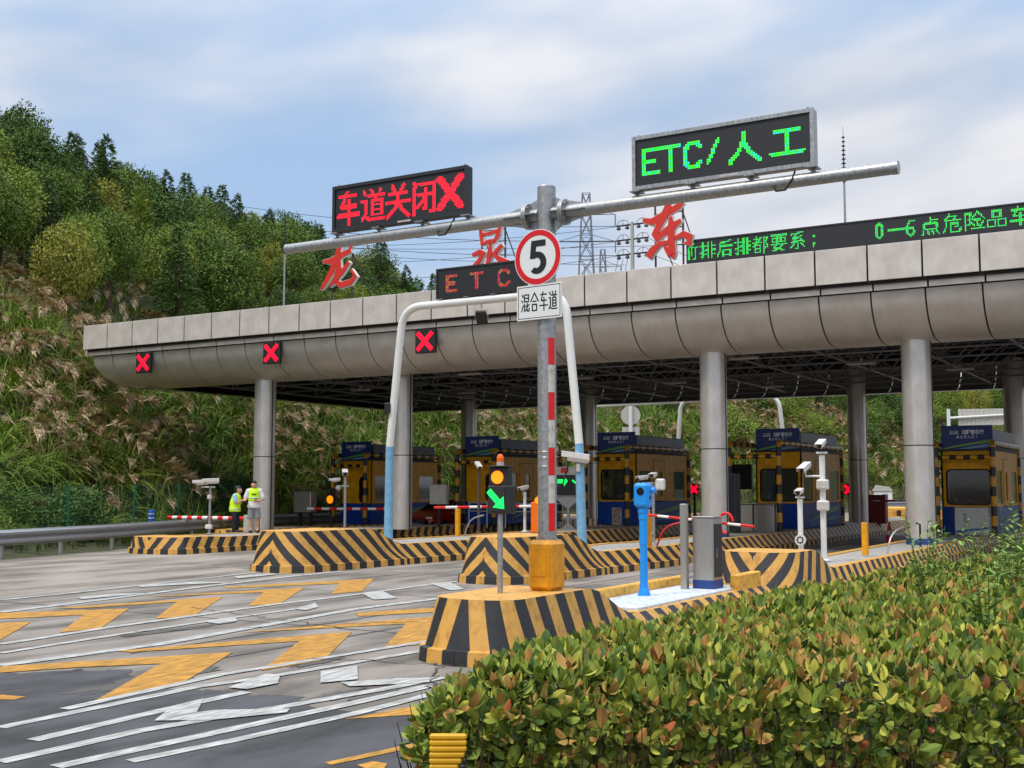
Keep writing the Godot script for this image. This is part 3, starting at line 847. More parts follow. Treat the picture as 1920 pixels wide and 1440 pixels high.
func make_islands() -> void:
	# the five lane islands and the small one ahead of them
	island("traffic_island", "low black and yellow island in front of the hedge that carries the overhead sign pole", -7.42, -11.25, 0.70, 0.55, 0.74, -20.0, 0.72, -13.35, -14.7, 0.30, 0.10, 0.235, 0.06)
	island("traffic_island", "striped island whose nose has a V of stripes beside the steel barrier cabinet", -7.25, -20.45, 0.85, 0.65, 1.18, -62.0, 0.82, -22.0, -23.2, 0.42, -0.62, 0.24, 0.1, 0.16)
	island("traffic_island", "striped island with pointed chevrons behind the yellow pole base and toll booth with steel kiosk", -13.1, -20.75, 0.78, 0.65, 1.22, -64.0, 0.95, -23.2, -24.6, 0.50, 0.85, 0.26, 0.02, 0.16, 1.0, -28.5)
	island("traffic_island", "striped island with pointed chevrons carrying the pale blue foot of the white portal", -19.1, -20.95, 0.85, 0.65, 1.28, -66.0, 0.95, -23.6, -25.0, 0.52, 0.85, 0.26, 0.02, 0.16, 1.1, -28.2)
	island("traffic_island", "low striped island on which the two people in yellow vests stand", -27.35, -24.75, 1.1, 0.5, 1.95, -64.0, 0.5, -26, -27, 0.46, -0.26, 0.24, 0.1, 0.08)
	island("traffic_island", "striped island beside the guardrail carrying the outermost booth", -32.6, -33.0, 1.0, 0.6, 1.25, -62.0, 0.36, -34, -35, 0.36, 0.1, 0.26, 0.0, 0.06)
	# yellow kerb and pale plates on the small island
	var pl := get_node("traffic_island")
	var mb := MB.new()
	for i in 3:
		var m2 := MB.new()
		m2.box(Vector3(-0.02, 0.30 + 0.012, -4.35 - i * 1.25), Vector3(1.02, 0.05, 1.22), 0.008)
		part(m2, "cover_plate", M.deck_plate, pl)
	mb.box(Vector3(-0.56, 0.37, -6.2), Vector3(0.13, 0.22, 3.6), 0.02)
	part(mb, "yellow_kerb", M.yellow_kerb, pl)
	mb = MB.new()
	mb.box(Vector3(0.50, 0.40, -8.05), Vector3(0.16, 0.30, 1.1), 0.02)
	part(mb, "yellow_kerb", M.yellow_kerb, pl)

# ---- canopy
const ZC := -32.4
const XL := -39.9
const XR := 12.3
const ZB := -54.6

func make_canopy() -> void:
	var root := thing("toll_canopy", "long grey metal clad canopy on round columns over the toll lanes", "canopy", Vector3(-14, 0, ZC))
	var o := Vector3(14, 0, -ZC)
	# profile: inset and height
	var curve := []
	for i in 13:
		var a := PI * 0.5 * i / 12.0
		curve.append(Vector2(0.30 + 1.45 * (1.0 - cos(a)), 7.32 - 1.27 * sin(a)))
	curve.append(Vector2(2.25, 6.045))
	var pitch := 1.45
	var count := int(ceil((XR - XL) / pitch))
	var w := (XR - XL) / count
	# rows of panels along the front; one mesh for each row, repeated
	var gapw := 0.048
	var plate := MB.new()
	plate.box(Vector3(0, 0, 0), Vector3(w - gapw, 0.985, 0.05), 0.008)
	var plate_mesh := plate.mesh()
	var strip := MB.new()
	strip.box(Vector3(0, 0, 0), Vector3(w - gapw, 0.225, 0.05), 0.006)
	var strip_mesh := strip.mesh()
	var bend := func(wid: float, sa: float, sb: float) -> MB:
		# sa, sb: mitre at the ends, how far x moves with the inset
		var b := MB.new()
		for i in curve.size() - 1:
			var p: Vector2 = curve[i]; var q: Vector2 = curve[i + 1]
			var d := (q - p).normalized()
			var nn := Vector3(0, d.x * -1.0, -d.y)
			var d2: Vector2 = (curve[mini(i + 2, curve.size() - 1)] - q).normalized() if i + 2 < curve.size() else d
			var n2 := Vector3(0, -d2.x, -d2.y)
			var h := wid * 0.5
			var A := Vector3(-h + p.x * sa, p.y, -p.x); var B := Vector3(h - p.x * sb, p.y, -p.x)
			var Cc := Vector3(h - q.x * sb, q.y, -q.x); var Dd := Vector3(-h + q.x * sa, q.y, -q.x)
			b.tri(A, Cc, B, nn, n2, nn); b.tri(A, Dd, Cc, nn, n2, n2)
			# returned edges so that the joint has depth
			b.face([A, Dd, Dd + Vector3(0, 0.05, -0.05), A + Vector3(0, 0.05, -0.05)], Vector3(-1, 0, 0))
			b.face([B, Cc, Cc + Vector3(0, 0.05, -0.05), B + Vector3(0, 0.05, -0.05)], Vector3(1, 0, 0))
		return b
	var bend_mesh: ArrayMesh = bend.call(w - gapw, 0.0, 0.0).mesh()
	var bend_first: ArrayMesh = bend.call(w - gapw, 1.0, 0.0).mesh()
	var bend_last: ArrayMesh = bend.call(w - gapw, 0.0, 1.0).mesh()
	for i in count:
		var x := XL + w * (i + 0.5)
		var p := part(plate_mesh, "fascia_panel", M.panel, root)
		p.position = o + Vector3(x, 8.09, ZC - 0.025)
		p = part(strip_mesh, "strip_panel", M.panel, root)
		p.position = o + Vector3(x + 0.1, 7.455, ZC - 0.16 - 0.025)
		p = part(bend_first if i == 0 else (bend_last if i == count - 1 else bend_mesh), "curved_panel", M.curved_panel, root)
		p.position = o + Vector3(x, 0, ZC)
	# the short end and the back, turned copies of the same rows
	var nz := int(ceil((ZC - ZB) / pitch))
	var wz := (ZC - ZB) / nz
	for i in nz:
		var z := ZC - wz * (i + 0.5)
		for side in [-1.0, 1.0]:
			var x := XL if side < 0 else XR
			var p := part(plate_mesh, "end_panel", M.panel, root)
			p.position = o + Vector3(x - side * 0.03, 8.09, z)
			p.rotation.y = -PI * 0.5 if side < 0 else PI * 0.5
			p.scale.x = wz / w
			p = part(strip_mesh, "end_strip", M.panel, root)
			p.position = o + Vector3(x - side * 0.19, 7.455, z)
			p.rotation.y = -PI * 0.5 if side < 0 else PI * 0.5
			p.scale.x = wz / w
			var msh := bend_mesh
			if i == 0: msh = bend_last if side < 0 else bend_first
			elif i == nz - 1: msh = bend_first if side < 0 else bend_last
			p = part(msh, "end_curved_panel", M.curved_panel, root)
			p.position = o + Vector3(x, 0, z)
			p.rotation.y = -PI * 0.5 if side < 0 else PI * 0.5
			p.scale.x = wz / w
	for i in count:
		var x := XL + w * (i + 0.5)
		var p := part(plate_mesh, "back_panel", M.panel, root)
		p.position = o + Vector3(x, 8.09, ZB + 0.025)
		p = part(bend_last if i == 0 else (bend_first if i == count - 1 else bend_mesh), "back_curved_panel", M.curved_panel, root)
		p.position = o + Vector3(x, 0, ZB)
		p.rotation.y = PI
	# roof deck and dark backing behind the joints
	var b := MB.new()
	b.xf.origin = o
	b.box(Vector3((XL + XR) * 0.5, 8.30, (ZC + ZB) * 0.5), Vector3(XR - XL - 0.2, 0.12, ZC - ZB - 0.2))
	part(b, "roof_deck", M.under_roof, root)
	b = MB.new()
	b.xf.origin = o
	for s in [[ZC - 0.10, ZC - 0.24], [ZB + 0.08, ZB + 0.22]]:
		b.face([Vector3(XL + 0.1, 8.56, s[0]), Vector3(XR - 0.1, 8.56, s[0]), Vector3(XR - 0.1, 7.5, s[0]), Vector3(XL + 0.1, 7.5, s[0])], Vector3.BACK)
		b.face([Vector3(XL + 0.3, 7.6, s[1]), Vector3(XR - 0.3, 7.6, s[1]), Vector3(XR - 0.3, 7.2, s[1] - 0.1), Vector3(XL + 0.3, 7.2, s[1] - 0.1)], Vector3.BACK)
	for s in [XL + 0.12, XR - 0.12]:
		b.face([Vector3(s, 8.56, ZC - 0.1), Vector3(s, 8.56, ZB + 0.1), Vector3(s, 7.5, ZB + 0.1), Vector3(s, 7.5, ZC - 0.1)], Vector3.LEFT)
	for i in curve.size() - 1:
		var p: Vector2 = curve[i] + Vector2(0.05, 0.04); var q: Vector2 = curve[i + 1] + Vector2(0.05, 0.04)
		b.face([Vector3(XL + p.x, p.y, ZC - p.x), Vector3(XR - p.x, p.y, ZC - p.x), Vector3(XR - q.x, q.y, ZC - q.x), Vector3(XL + q.x, q.y, ZC - q.x)], Vector3(0, -0.3, 1))
		b.face([Vector3(XL + p.x, p.y, ZC - p.x), Vector3(XL + p.x, p.y, ZB + p.x), Vector3(XL + q.x, q.y, ZB + q.x), Vector3(XL + q.x, q.y, ZC - q.x)], Vector3(-1, -0.3, 0))
	part(b, "joint_backing", M.gap, root)
	# space frame: bottom chords, top chords, diagonals, node balls, all too thin to pick apart
	var f := MB.new()
	f.xf.origin = o
	var gx := 2.9
	var x0 := XL + 3.0
	var nx := int((XR - XL - 6.0) / gx)
	var nzz := 6
	var gz := (ZC - ZB - 5.6) / nzz
	for i in nx + 1:
		for j in nzz + 1:
			var a := Vector3(x0 + i * gx, 6.28, ZC - 2.8 - j * gz)
			var t := a + Vector3(gx * 0.5, 1.25, -gz * 0.5)
			if i < nx: f.cyl(a, a + Vector3(gx, 0, 0), 0.045, 0.045, 6, false)
			if j < nzz: f.cyl(a, a + Vector3(0, 0, -gz), 0.045, 0.045, 6, false)
			f.lathe(a, [Vector2(0.001, -0.09), Vector2(0.08, -0.05), Vector2(0.09, 0.0), Vector2(0.08, 0.05), Vector2(0.001, 0.09)], 6)
			if i < nx and j < nzz:
				for d in [Vector3.ZERO, Vector3(gx, 0, 0), Vector3(0, 0, -gz), Vector3(gx, 0, -gz)]:
					f.cyl(a + d, t, 0.035, 0.035, 5, false)
				if i < nx - 1: f.cyl(t, t + Vector3(gx, 0, 0), 0.04, 0.04, 5, false)
				if j < nzz - 1: f.cyl(t, t + Vector3(0, 0, -gz), 0.04, 0.04, 5, false)
	var sf := part(f, "space_frame", M.frame_steel, root)
	sf.set_meta("kind", "stuff")
	# light fittings and cameras hung under the frame
	var lamp := MB.new()
	lamp.box(Vector3.ZERO, Vector3(0.95, 0.07, 0.22), 0.02)
	lamp.box(Vector3(0, 0.10, 0), Vector3(0.06, 0.14, 0.06))
	var lm := lamp.mesh()
	rng.seed = 4
	for i in 16:
		var p := part(lm, "light_fitting", M.cabinet_grey, root)
		p.position = o + Vector3(XL + 6.0 + i * 2.6 + rng.randf_range(-0.5, 0.5), 6.13, ZC - 4.0 - (i % 4) * 3.7)
	# columns
	var cols := [[-31.5, -34.2, 0.41, 0.34], [-25.75, -35.3, 0.37, 0.44], [-13.2, -34.2, 0.41, 0.47], [-7.15, -34.2, 0.41, 0.40], [-1.1, -34.2, 0.41, 0.0], [-33.4, -51.6, 0.41, 0.34], [-26.4, -51.6, 0.41, 0.44], [-13.35, -51.6, 0.41, 0.47], [-7.0, -51.6, 0.41, 0.40], [-1.1, -51.6, 0.41, 0.0]]
	for c in cols:
		var r: float = c[2]
		var base: float = c[3]
		var cm := MB.new()
		var seam := 3.12
		cm.lathe(Vector3.ZERO, [Vector2(r, base), Vector2(r, seam)], 40)
		cm.lathe(Vector3.ZERO, [Vector2(r, seam + 0.03), Vector2(r, 7.2)], 40)
		var col := part(cm, "column", M.column_metal, root)
		col.position = o + Vector3(c[0], 0, c[1])
		var s := MB.new()
		s.lathe(Vector3.ZERO, [Vector2(r - 0.02, seam - 0.02), Vector2(r - 0.02, seam + 0.05)], 32)
		for k in 2:
			var an := 0.10 + PI * k
			var d := Vector3(cos(an), 0, sin(an))
			s.xf = Transform3D(Basis(Vector3.UP, -an), d * (r + 0.002) + Vector3(0, (base + 6.3) * 0.5, 0))
			s.box(Vector3.ZERO, Vector3(0.012, 6.3 - base, 0.05))
		part(s, "seam", M.gap, col)
		if c[0] < -14.0 or c[1] < -40.0:
			continue
		var bb := MB.new()
		bb.lathe(Vector3.ZERO, [Vector2(r + 0.006, base - 0.01), Vector2(r + 0.006, base + 0.16), Vector2(r, base + 0.17)], 40)
		part(bb, "base_band", M.navy_base, col)

func led_cabinet(parent: Node, lo: Vector3, hi: Vector3, depth: float, m: Material, frame: Material) -> void:
	# a lamp matrix in a framed box; lo and hi are corners of its front, which looks along +z
	var c := (lo + hi) * 0.5
	var s := hi - lo
	var b := MB.new()
	b.box(c + Vector3(0, 0, -depth * 0.5 - 0.02), Vector3(s.x, s.y, depth), 0.012)
	part(b, "cabinet", frame, parent)
	var e := 0.045
	b = MB.new()
	var oo := [Vector2(lo.x, lo.y), Vector2(hi.x, lo.y), Vector2(hi.x, hi.y), Vector2(lo.x, hi.y)]
	var ii := [Vector2(lo.x + e, lo.y + e), Vector2(hi.x - e, lo.y + e), Vector2(hi.x - e, hi.y - e), Vector2(lo.x + e, hi.y - e)]
	b.ring(oo, ii, lo.z - 0.018, lo.z + 0.012)
	part(b, "bezel", frame, parent)
	b = MB.new()
	b.quv(Vector3(lo.x + e, lo.y + e, lo.z - 0.008), Vector3(hi.x - e, lo.y + e, lo.z - 0.008), Vector3(hi.x - e, hi.y - e, lo.z - 0.008), Vector3(lo.x + e, hi.y - e, lo.z - 0.008))
	part(b, "lamp_matrix", m, parent)

func make_sign_mast() -> void:
	var base := Vector3(-7.2, 0.72, -12.93)
	var t := thing("sign_mast", "tall galvanised mast with two arms rising from a yellow box on striped island", "sign mast", base)
	var b := MB.new()
	b.cyl(Vector3(0, 0, 0), Vector3(0, 5.08, 0), 0.118, 0.118, 28)
	b.lathe(Vector3(0, 5.08, 0), [Vector2(0.118, 0), Vector2(0.112, 0.012), Vector2(0.001, 0.014)], 28)
	part(b, "pole", M.galvanised, t)
	var ya := 4.73
	for s in [-1.0, 1.0]:
		var far := -4.33 if s < 0 else 4.36
		b = MB.new()
		b.cyl(Vector3(s * 0.27, ya, 0), Vector3(far, ya, 0), 0.084, 0.072, 22)
		var arm := part(b, "arm", M.galvanised, t)
		b = MB.new()
		b.cyl(Vector3(far - s * 0.05, ya, 0), Vector3(far + s * 0.012, ya, 0), 0.076, 0.076, 22)
		part(b, "end_cap", M.galvanised, arm)
		b = MB.new()
		b.cyl(Vector3(s * 0.1, ya, 0), Vector3(s * 0.24, ya, 0), 0.085, 0.085, 20)
		b.cyl(Vector3(s * 0.235, ya, 0), Vector3(s * 0.262, ya, 0), 0.165, 0.165, 24)
		b.cyl(Vector3(s * 0.266, ya, 0), Vector3(s * 0.293, ya, 0), 0.165, 0.165, 24)
		for k in 8:
			var a := TAU * k / 8.0
			var q := Vector3(0, sin(a) * 0.132, cos(a) * 0.132)
			b.cyl(Vector3(s * 0.215, ya, 0) + q, Vector3(s * 0.318, ya, 0) + q, 0.014, 0.014, 6)
		part(b, "flange", M.galvanised, t)
		b = MB.new()
		b.prism(PackedVector2Array([Vector2(s * 0.10, ya - 0.26), Vector2(s * 0.235, ya - 0.16), Vector2(s * 0.235, ya + 0.16), Vector2(s * 0.10, ya + 0.22)]), -0.008, 0.008)
		b.prism(PackedVector2Array([Vector2(s * 0.293, ya - 0.15), Vector2(s * 0.60, ya - 0.075), Vector2(s * 0.60, ya + 0.075), Vector2(s * 0.293, ya + 0.15)]), -0.007, 0.007)
		b.box(Vector3(s * 0.17, ya + 0.0, 0), Vector3(0.14, 0.014, 0.34))
		b.box(Vector3(s * 0.44, ya + 0.0, 0), Vector3(0.30, 0.012, 0.22))
		part(b, "gusset", M.galvanised, t)
	# the yellow box round the foot
	b = MB.new()
	b.box(Vector3(-0.01, 0.31, 0), Vector3(0.34, 0.62, 0.40), 0.05)
	var bx := part(b, "foot_box", M.cabinet_yellow, t)
	b = MB.new()
	b.box(Vector3(-0.01, 0.36, 0.204), Vector3(0.20, 0.36, 0.012), 0.004)
	part(b, "box_door", M.cabinet_yellow, bx)
	# reflective bands
	for k in 7:
		var y0 := 3.14 - 0.345 * (k + 1)
		b = MB.new()
		for j in 6:
			var a0 := -0.10 + 0.13 * j
			var a1 := a0 + 0.13
			var r := 0.1215
			var d0 := Vector3(cos(a0 + 0.25), 0, sin(a0 + 0.25)) * r
			var d1 := Vector3(cos(a1 + 0.25), 0, sin(a1 + 0.25)) * r
			b.face([d0 + Vector3(0, y0 + 0.004, 0), d1 + Vector3(0, y0 + 0.004, 0), d1 + Vector3(0, y0 + 0.343, 0), d0 + Vector3(0, y0 + 0.343, 0)], d0)
		part(b, "reflective_band", M.tape_red if k % 2 == 0 else M.tape_white, t)
	# straps
	b = MB.new()
	for y in [1.52, 1.63, 1.7]:
		b.lathe(Vector3(0, y, 0), [Vector2(0.119, 0), Vector2(0.121, 0.004), Vector2(0.121, 0.012), Vector2(0.119, 0.016)], 24)
	part(b, "strap", M.stainless, t)
	# the two lamp boards: brackets belong to them
	var defs := [
		["message_board", "lamp board on the mast arm with four red characters and a red cross", -10.63, -8.35, "red_board", [["che", 0.8, 2.2, 15.5, 20, 2.2], ["dao", 16.3, 2.2, 16, 20, 1.8], ["guan", 32.3, 2.2, 15.5, 20, 2.2], ["bi", 48, 2.2, 15.8, 20, 2.1], ["X", 63.5, 2.8, 16, 18.5, 4.2]], [Color(1, 0.01, 0.16), Color(1, 0.0, 0.13), Color(0.97, 0.02, 0.2)], M.black_frame],
		["message_board", "lamp board on the mast arm reading ETC with two green characters", -5.96, -3.72, "green_board", [["E", 1, 4.5, 12, 15, 2.4], ["T", 12, 4.5, 10.5, 15, 2.4], ["C", 21.5, 4.5, 12, 15, 2.4], ["slash", 32, 4.5, 10, 14, 1.9], ["ren", 43, 4, 16, 16, 2.2], ["gong", 62, 4, 16, 15.5, 1.9]], [Color(0.05, 1, 0.15), Color(0.25, 0.95, 0.10), Color(0.03, 0.85, 0.75), Color(0.10, 1, 0.3)], M.galvanised]]
	for d in defs:
		var x0: float = d[2]
		var x1: float = d[3]
		var o := thing(d[0], d[1], "message board", Vector3((x0 + x1) * 0.5, 5.56, -12.85), 0.0, "lamp boards on the sign mast")
		var h := (x1 - x0) * 0.5
		led_cabinet(o, Vector3(-h, 0.02, 0), Vector3(h, 0.68, 0), 0.115, led_material(d[4], 80, 24, d[5], d[6], 1.15), d[7])
		for k in 4:
			var x := lerpf(-h + 0.03, h - 0.04, k / 3.0)
			b = MB.new()
			b.box(Vector3(x, -0.02, -0.08), Vector3(0.05, 0.07, 0.012))
			b.box(Vector3(x, 0.010, -0.075), Vector3(0.13, 0.012, 0.19))
			b.lathe(Vector3(x, -0.11, -0.08), [Vector2(0.001, 0), Vector2(0.012, 0.01), Vector2(0.012, 0.06)], 8)
			part(b, "bracket", M.galvanised, o)
		b = MB.new()
		b.box(Vector3(0.12, 0.042, 0.014), Vector3(0.22, 0.025, 0.004))
		part(b, "maker_plate", M.cabinet_grey, o)
		b = MB.new()
		for x in [-h + 0.06, h - 0.08]:
			b.tube([Vector3(x - 0.02, 0.68, -0.07), Vector3(x - 0.02, 0.71, -0.07), Vector3(x, 0.725, -0.07), Vector3(x + 0.02, 0.71, -0.07), Vector3(x + 0.02, 0.68, -0.07)], 0.006, 6)
		part(b, "lifting_eye", M.galvanised, o)
		b = MB.new()
		b.tube([Vector3(h - 0.25, 0.0, -0.07), Vector3(h - 0.26, -0.10, -0.0), Vector3(h - 0.34, -0.22, 0.01), Vector3(h - 0.45, -0.22, 0.01), Vector3(h - 0.48, -0.15, -0.02)], 0.012, 6)
		part(b, "cable", M.rubber, o)
	# round plate with the number
	var turn := deg_to_rad(-6.0)
	var sg := thing("road_sign", "round white speed sign with red rim and black number five on the mast", "road sign", Vector3(-7.245, 4.88, -12.775), turn)
	b = MB.new()
	b.cyl(Vector3(0, 0, -0.012), Vector3(0, 0, 0.0), 0.358, 0.358, 56)
	part(b, "plate", M.sign_white, sg)
	b = MB.new()
	for i in 64:
		var a0 := TAU * i / 64.0
		var a1 := TAU * (i + 1) / 64.0
		var d0 := Vector3(cos(a0), sin(a0), 0)
		var d1 := Vector3(cos(a1), sin(a1), 0)
		b.face([d0 * 0.347 + Vector3(0, 0, 0.003), d1 * 0.347 + Vector3(0, 0, 0.003), d1 * 0.277 + Vector3(0, 0, 0.003), d0 * 0.277 + Vector3(0, 0, 0.003)], Vector3.BACK)
	part(b, "red_rim", M.sign_red, sg)
	b = MB.new()
	# the figure 5, drawn as bars and a bowl
	var z := 0.0035
	var five := PackedVector2Array([Vector2(-0.095, 0.215), Vector2(0.125, 0.215), Vector2(0.125, 0.135), Vector2(-0.02, 0.135), Vector2(-0.028, 0.062)])
	for i in 17:
		var a := 2.0 - (2.0 + 2.35) * i / 16.0
		five.append(Vector2(-0.005 + 0.142 * cos(a), -0.072 + 0.143 * sin(a)))
	for i in 15:
		var a := -2.25 + (2.25 + 2.15) * i / 14.0
		five.append(Vector2(-0.012 + 0.058 * cos(a), -0.072 + 0.066 * sin(a)))
	five.append(Vector2(-0.118, -0.012))
	b.prism(five, 0.001, z)
	part(b, "number", M.sign_black, sg)
	sg = thing("name_board", "white rectangular board with four black characters below the round sign", "road sign", Vector3(-7.225, 4.31, -12.775), turn)
	b = MB.new()
	b.box(Vector3(0, 0, -0.008), Vector3(0.69, 0.445, 0.014), 0.004)
	part(b, "plate", M.sign_white, sg)
	var im := Image.create(552, 356, false, Image.FORMAT_RGB8)
	im.fill(Color(0.86, 0.87, 0.86))
	for r in [[14, 14, 524, 8], [14, 334, 524, 8], [14, 14, 8, 328], [530, 14, 8, 328]]:
		im.fill_rect(Rect2i(r[0], r[1], r[2], r[3]), Color(0.07, 0.07, 0.09))
	var k2 := 0
	for g in ["hun", "he", "che", "dao"]:
		ink(im, g, Vector2(52 + k2 * 114, 76), Vector2(108, 200), 15.0, Color(0.06, 0.06, 0.08))
		k2 += 1
	b = MB.new()
	b.quv(Vector3(-0.342, -0.22, 0.0015), Vector3(0.342, -0.22, 0.0015), Vector3(0.342, 0.22, 0.0015), Vector3(-0.342, 0.22, 0.0015))
	part(b, "print", print_material("lane_board_print", im), sg)

func bend_path(p: Array, r: float, k := 6) -> Array:
	# rounds the inner corners of a line of points
	var out := [p[0]]
	for i in range(1, p.size() - 1):
		var a: Vector3 = (p[i - 1] - p[i]).normalized()
		var c: Vector3 = (p[i + 1] - p[i]).normalized()
		var s: Vector3 = p[i] + a * r
		var e: Vector3 = p[i] + c * r
		for j in k + 1:
			var t := float(j) / k
			out.append(s.lerp(p[i], t).lerp(p[i].lerp(e, t), t))
	out.append(p[-1])
	return out

func make_portal() -> void:
	var z := -26.0
	var t := thing("white_portal", "white pipe portal with pale blue legs spanning one toll lane", "portal frame", Vector3(-16.5, 0.5, z))
	var o := Vector3(16.5, -0.5, 0)
	var lb := o + Vector3(-19.42, 0.5, 0)
	var lm := o + Vector3(-19.40, 3.08, 0)
	var lt := o + Vector3(-18.98, 6.88, 0)
	var rt := o + Vector3(-13.95, 6.88, 0)
	var rm := o + Vector3(-13.57, 3.05, 0)
	var rb := o + Vector3(-13.50, 0.48, 0)
	var b := MB.new()
	b.tube(bend_path([lm, lt, rt, rm], 0.62, 8), 0.105, 16)
	part(b, "pipe_frame", M.white_steel, t)
	for pr in [[lb, lm], [rb, rm]]:
		b = MB.new()
		b.cyl(pr[0], pr[1], 0.122, 0.108, 18)
		part(b, "blue_leg", M.pale_blue, t)
	b = MB.new()
	b.box(lm + Vector3(0.02, 1.05, 0.14), Vector3(0.16, 0.28, 0.10), 0.02)
	b.tube([lm + Vector3(-0.0, 0.95, 0.13), lm + Vector3(-0.16, 0.8, 0.16), lm + Vector3(-0.10, 0.7, 0.12)], 0.02, 6)
	part(b, "junction_box", M.black_plastic, t)
	var s := thing("message_board", "dark lamp board showing the letters E T C on the white portal", "message board", Vector3(-16.45, 6.99, z + 0.06))
	led_cabinet(s, Vector3(-1.40, 0.02, 0), Vector3(1.36, 0.84, 0), 0.16, led_material("etc_board", 72, 20, [["E", 5, 3.6, 14, 13.5, 2.3], ["T", 27, 3.6, 13, 13.5, 2.3], ["C", 49, 3.6, 14, 13.5, 2.3]], [Color(0.85, 0.12, 0.12), Color(0.75, 0.48, 0.14), Color(0.70, 0.14, 0.34)], 0.7), M.black_frame)
	for k in 4:
		b = MB.new()
		b.box(Vector3(-1.25 + k * 0.82, -0.02, -0.06), Vector3(0.06, 0.10, 0.05))
		b.box(Vector3(-1.25 + k * 0.82, 0.012, -0.09), Vector3(0.16, 0.015, 0.22))
		part(b, "bracket", M.galvanised, s)
	var fl := thing("flood_light", "black flood light hanging from the white portal below the lamp board", "flood light", Vector3(-16.44, 6.42, z), 0.3)
	b = MB.new()
	b.xf = Transform3D(Basis(Vector3.RIGHT, 0.6), Vector3.ZERO)
	b.box(Vector3.ZERO, Vector3(0.30, 0.38, 0.07), 0.02)
	part(b, "housing", M.black_plastic, fl)
	b = MB.new()
	b.tube([Vector3(0, 0.36, 0), Vector3(0, 0.22, 0)], 0.015, 6)
	b.tube([Vector3(-0.17, 0, 0), Vector3(-0.17, 0.2, 0), Vector3(0.17, 0.2, 0), Vector3(0.17, 0, 0)], 0.012, 6)
	part(b, "bracket", M.galvanised, fl)
	# camera on the portal leg
	var c := thing("security_camera", "large white bullet camera with a black cable on the blue portal leg", "camera", Vector3(-13.53, 2.42, z + 0.02), 0.0)
	b = MB.new()
	b.cyl(Vector3(0, -0.05, 0.1), Vector3(0, 0.14, 0.12), 0.05, 0.06, 12)
	part(b, "mount", M.camera_white, c)
	bullet(c, Vector3(0.0, 0.27, 0.12), Vector3(-0.80, 0.12, 0.35), 1.9)
	b = MB.new()
	b.tube([Vector3(-0.22, 0.26, 0.2), Vector3(-0.24, 0.05, 0.22), Vector3(-0.38, -0.35, 0.2), Vector3(-0.55, -0.45, 0.15), Vector3(-0.62, -0.3, 0.1)], 0.022, 8)
	part(b, "cable", M.rubber, c)
	# the same kind of portal behind the canopy, seen past the booths
	var p2 := thing("white_portal", "white pipe portal behind the canopy, its legs rising over the booths", "portal frame", Vector3(-21.2, 0.3, -57.5))
	b = MB.new()
	b.tube(bend_path([Vector3(-3.3, 0, 0), Vector3(-2.8, 6.2, 0), Vector3(2.45, 6.2, 0), Vector3(3.1, 0, 0)], 0.6, 8), 0.105, 14)
	part(b, "pipe_frame", M.white_steel, p2)
	var p3 := thing("white_portal", "white pipe sign gantry behind the canopy carrying the round sign back", "portal frame", Vector3(-28.2, 0.3, -60.0))
	b = MB.new()
	b.tube(bend_path([Vector3(-3.2, 0, 0), Vector3(-3.0, 6.25, 0), Vector3(5.6, 6.35, 0)], 0.6, 8), 0.10, 14)
	part(b, "pipe_frame", M.white_steel, p3)

func bullet(parent: Node, at: Vector3, look: Vector3, size := 1.0) -> void:
	# a bullet camera: hood, body, glass front; look is the way it points
	var w := look.normalized()
	var basis := Basis.looking_at(w, Vector3.UP)
	var x := Transform3D(basis.scaled_local(Vector3.ONE * size), at)
	var b := MB.new()
	b.xf = x
	b.box(Vector3(0, 0, 0), Vector3(0.115, 0.105, 0.30), 0.025)
	var body := part(b, "camera_body", M.camera_white, parent)
	b = MB.new()
	b.xf = x
	b.box(Vector3(0, 0.062, -0.035), Vector3(0.135, 0.012, 0.37), 0.004)
	b.box(Vector3(0.066, 0.030, -0.035), Vector3(0.008, 0.07, 0.36), 0.002)
	b.box(Vector3(-0.066, 0.030, -0.035), Vector3(0.008, 0.07, 0.36), 0.002)
	part(b, "sun_hood", M.camera_white, body)
	b = MB.new()
	b.xf = x
	b.cyl(Vector3(0, -0.005, -0.15), Vector3(0, -0.005, -0.165), 0.042, 0.038, 14)
	part(b, "lens", M.lens, body)

const ROOF_TEXT := [["qian", -5.0], ["pai", 9.8], ["hou", 24.6], ["pai", 39.2], ["dou", 53.8], ["yao", 68.4], ["xi", 83.0], ["semi", 97.0], ["0", 146.0], ["dash", 158.0], ["6", 168.5], ["dian", 181.5], ["wei", 196.5], ["xian", 211.5], ["pin", 226.5], ["che", 241.5]]

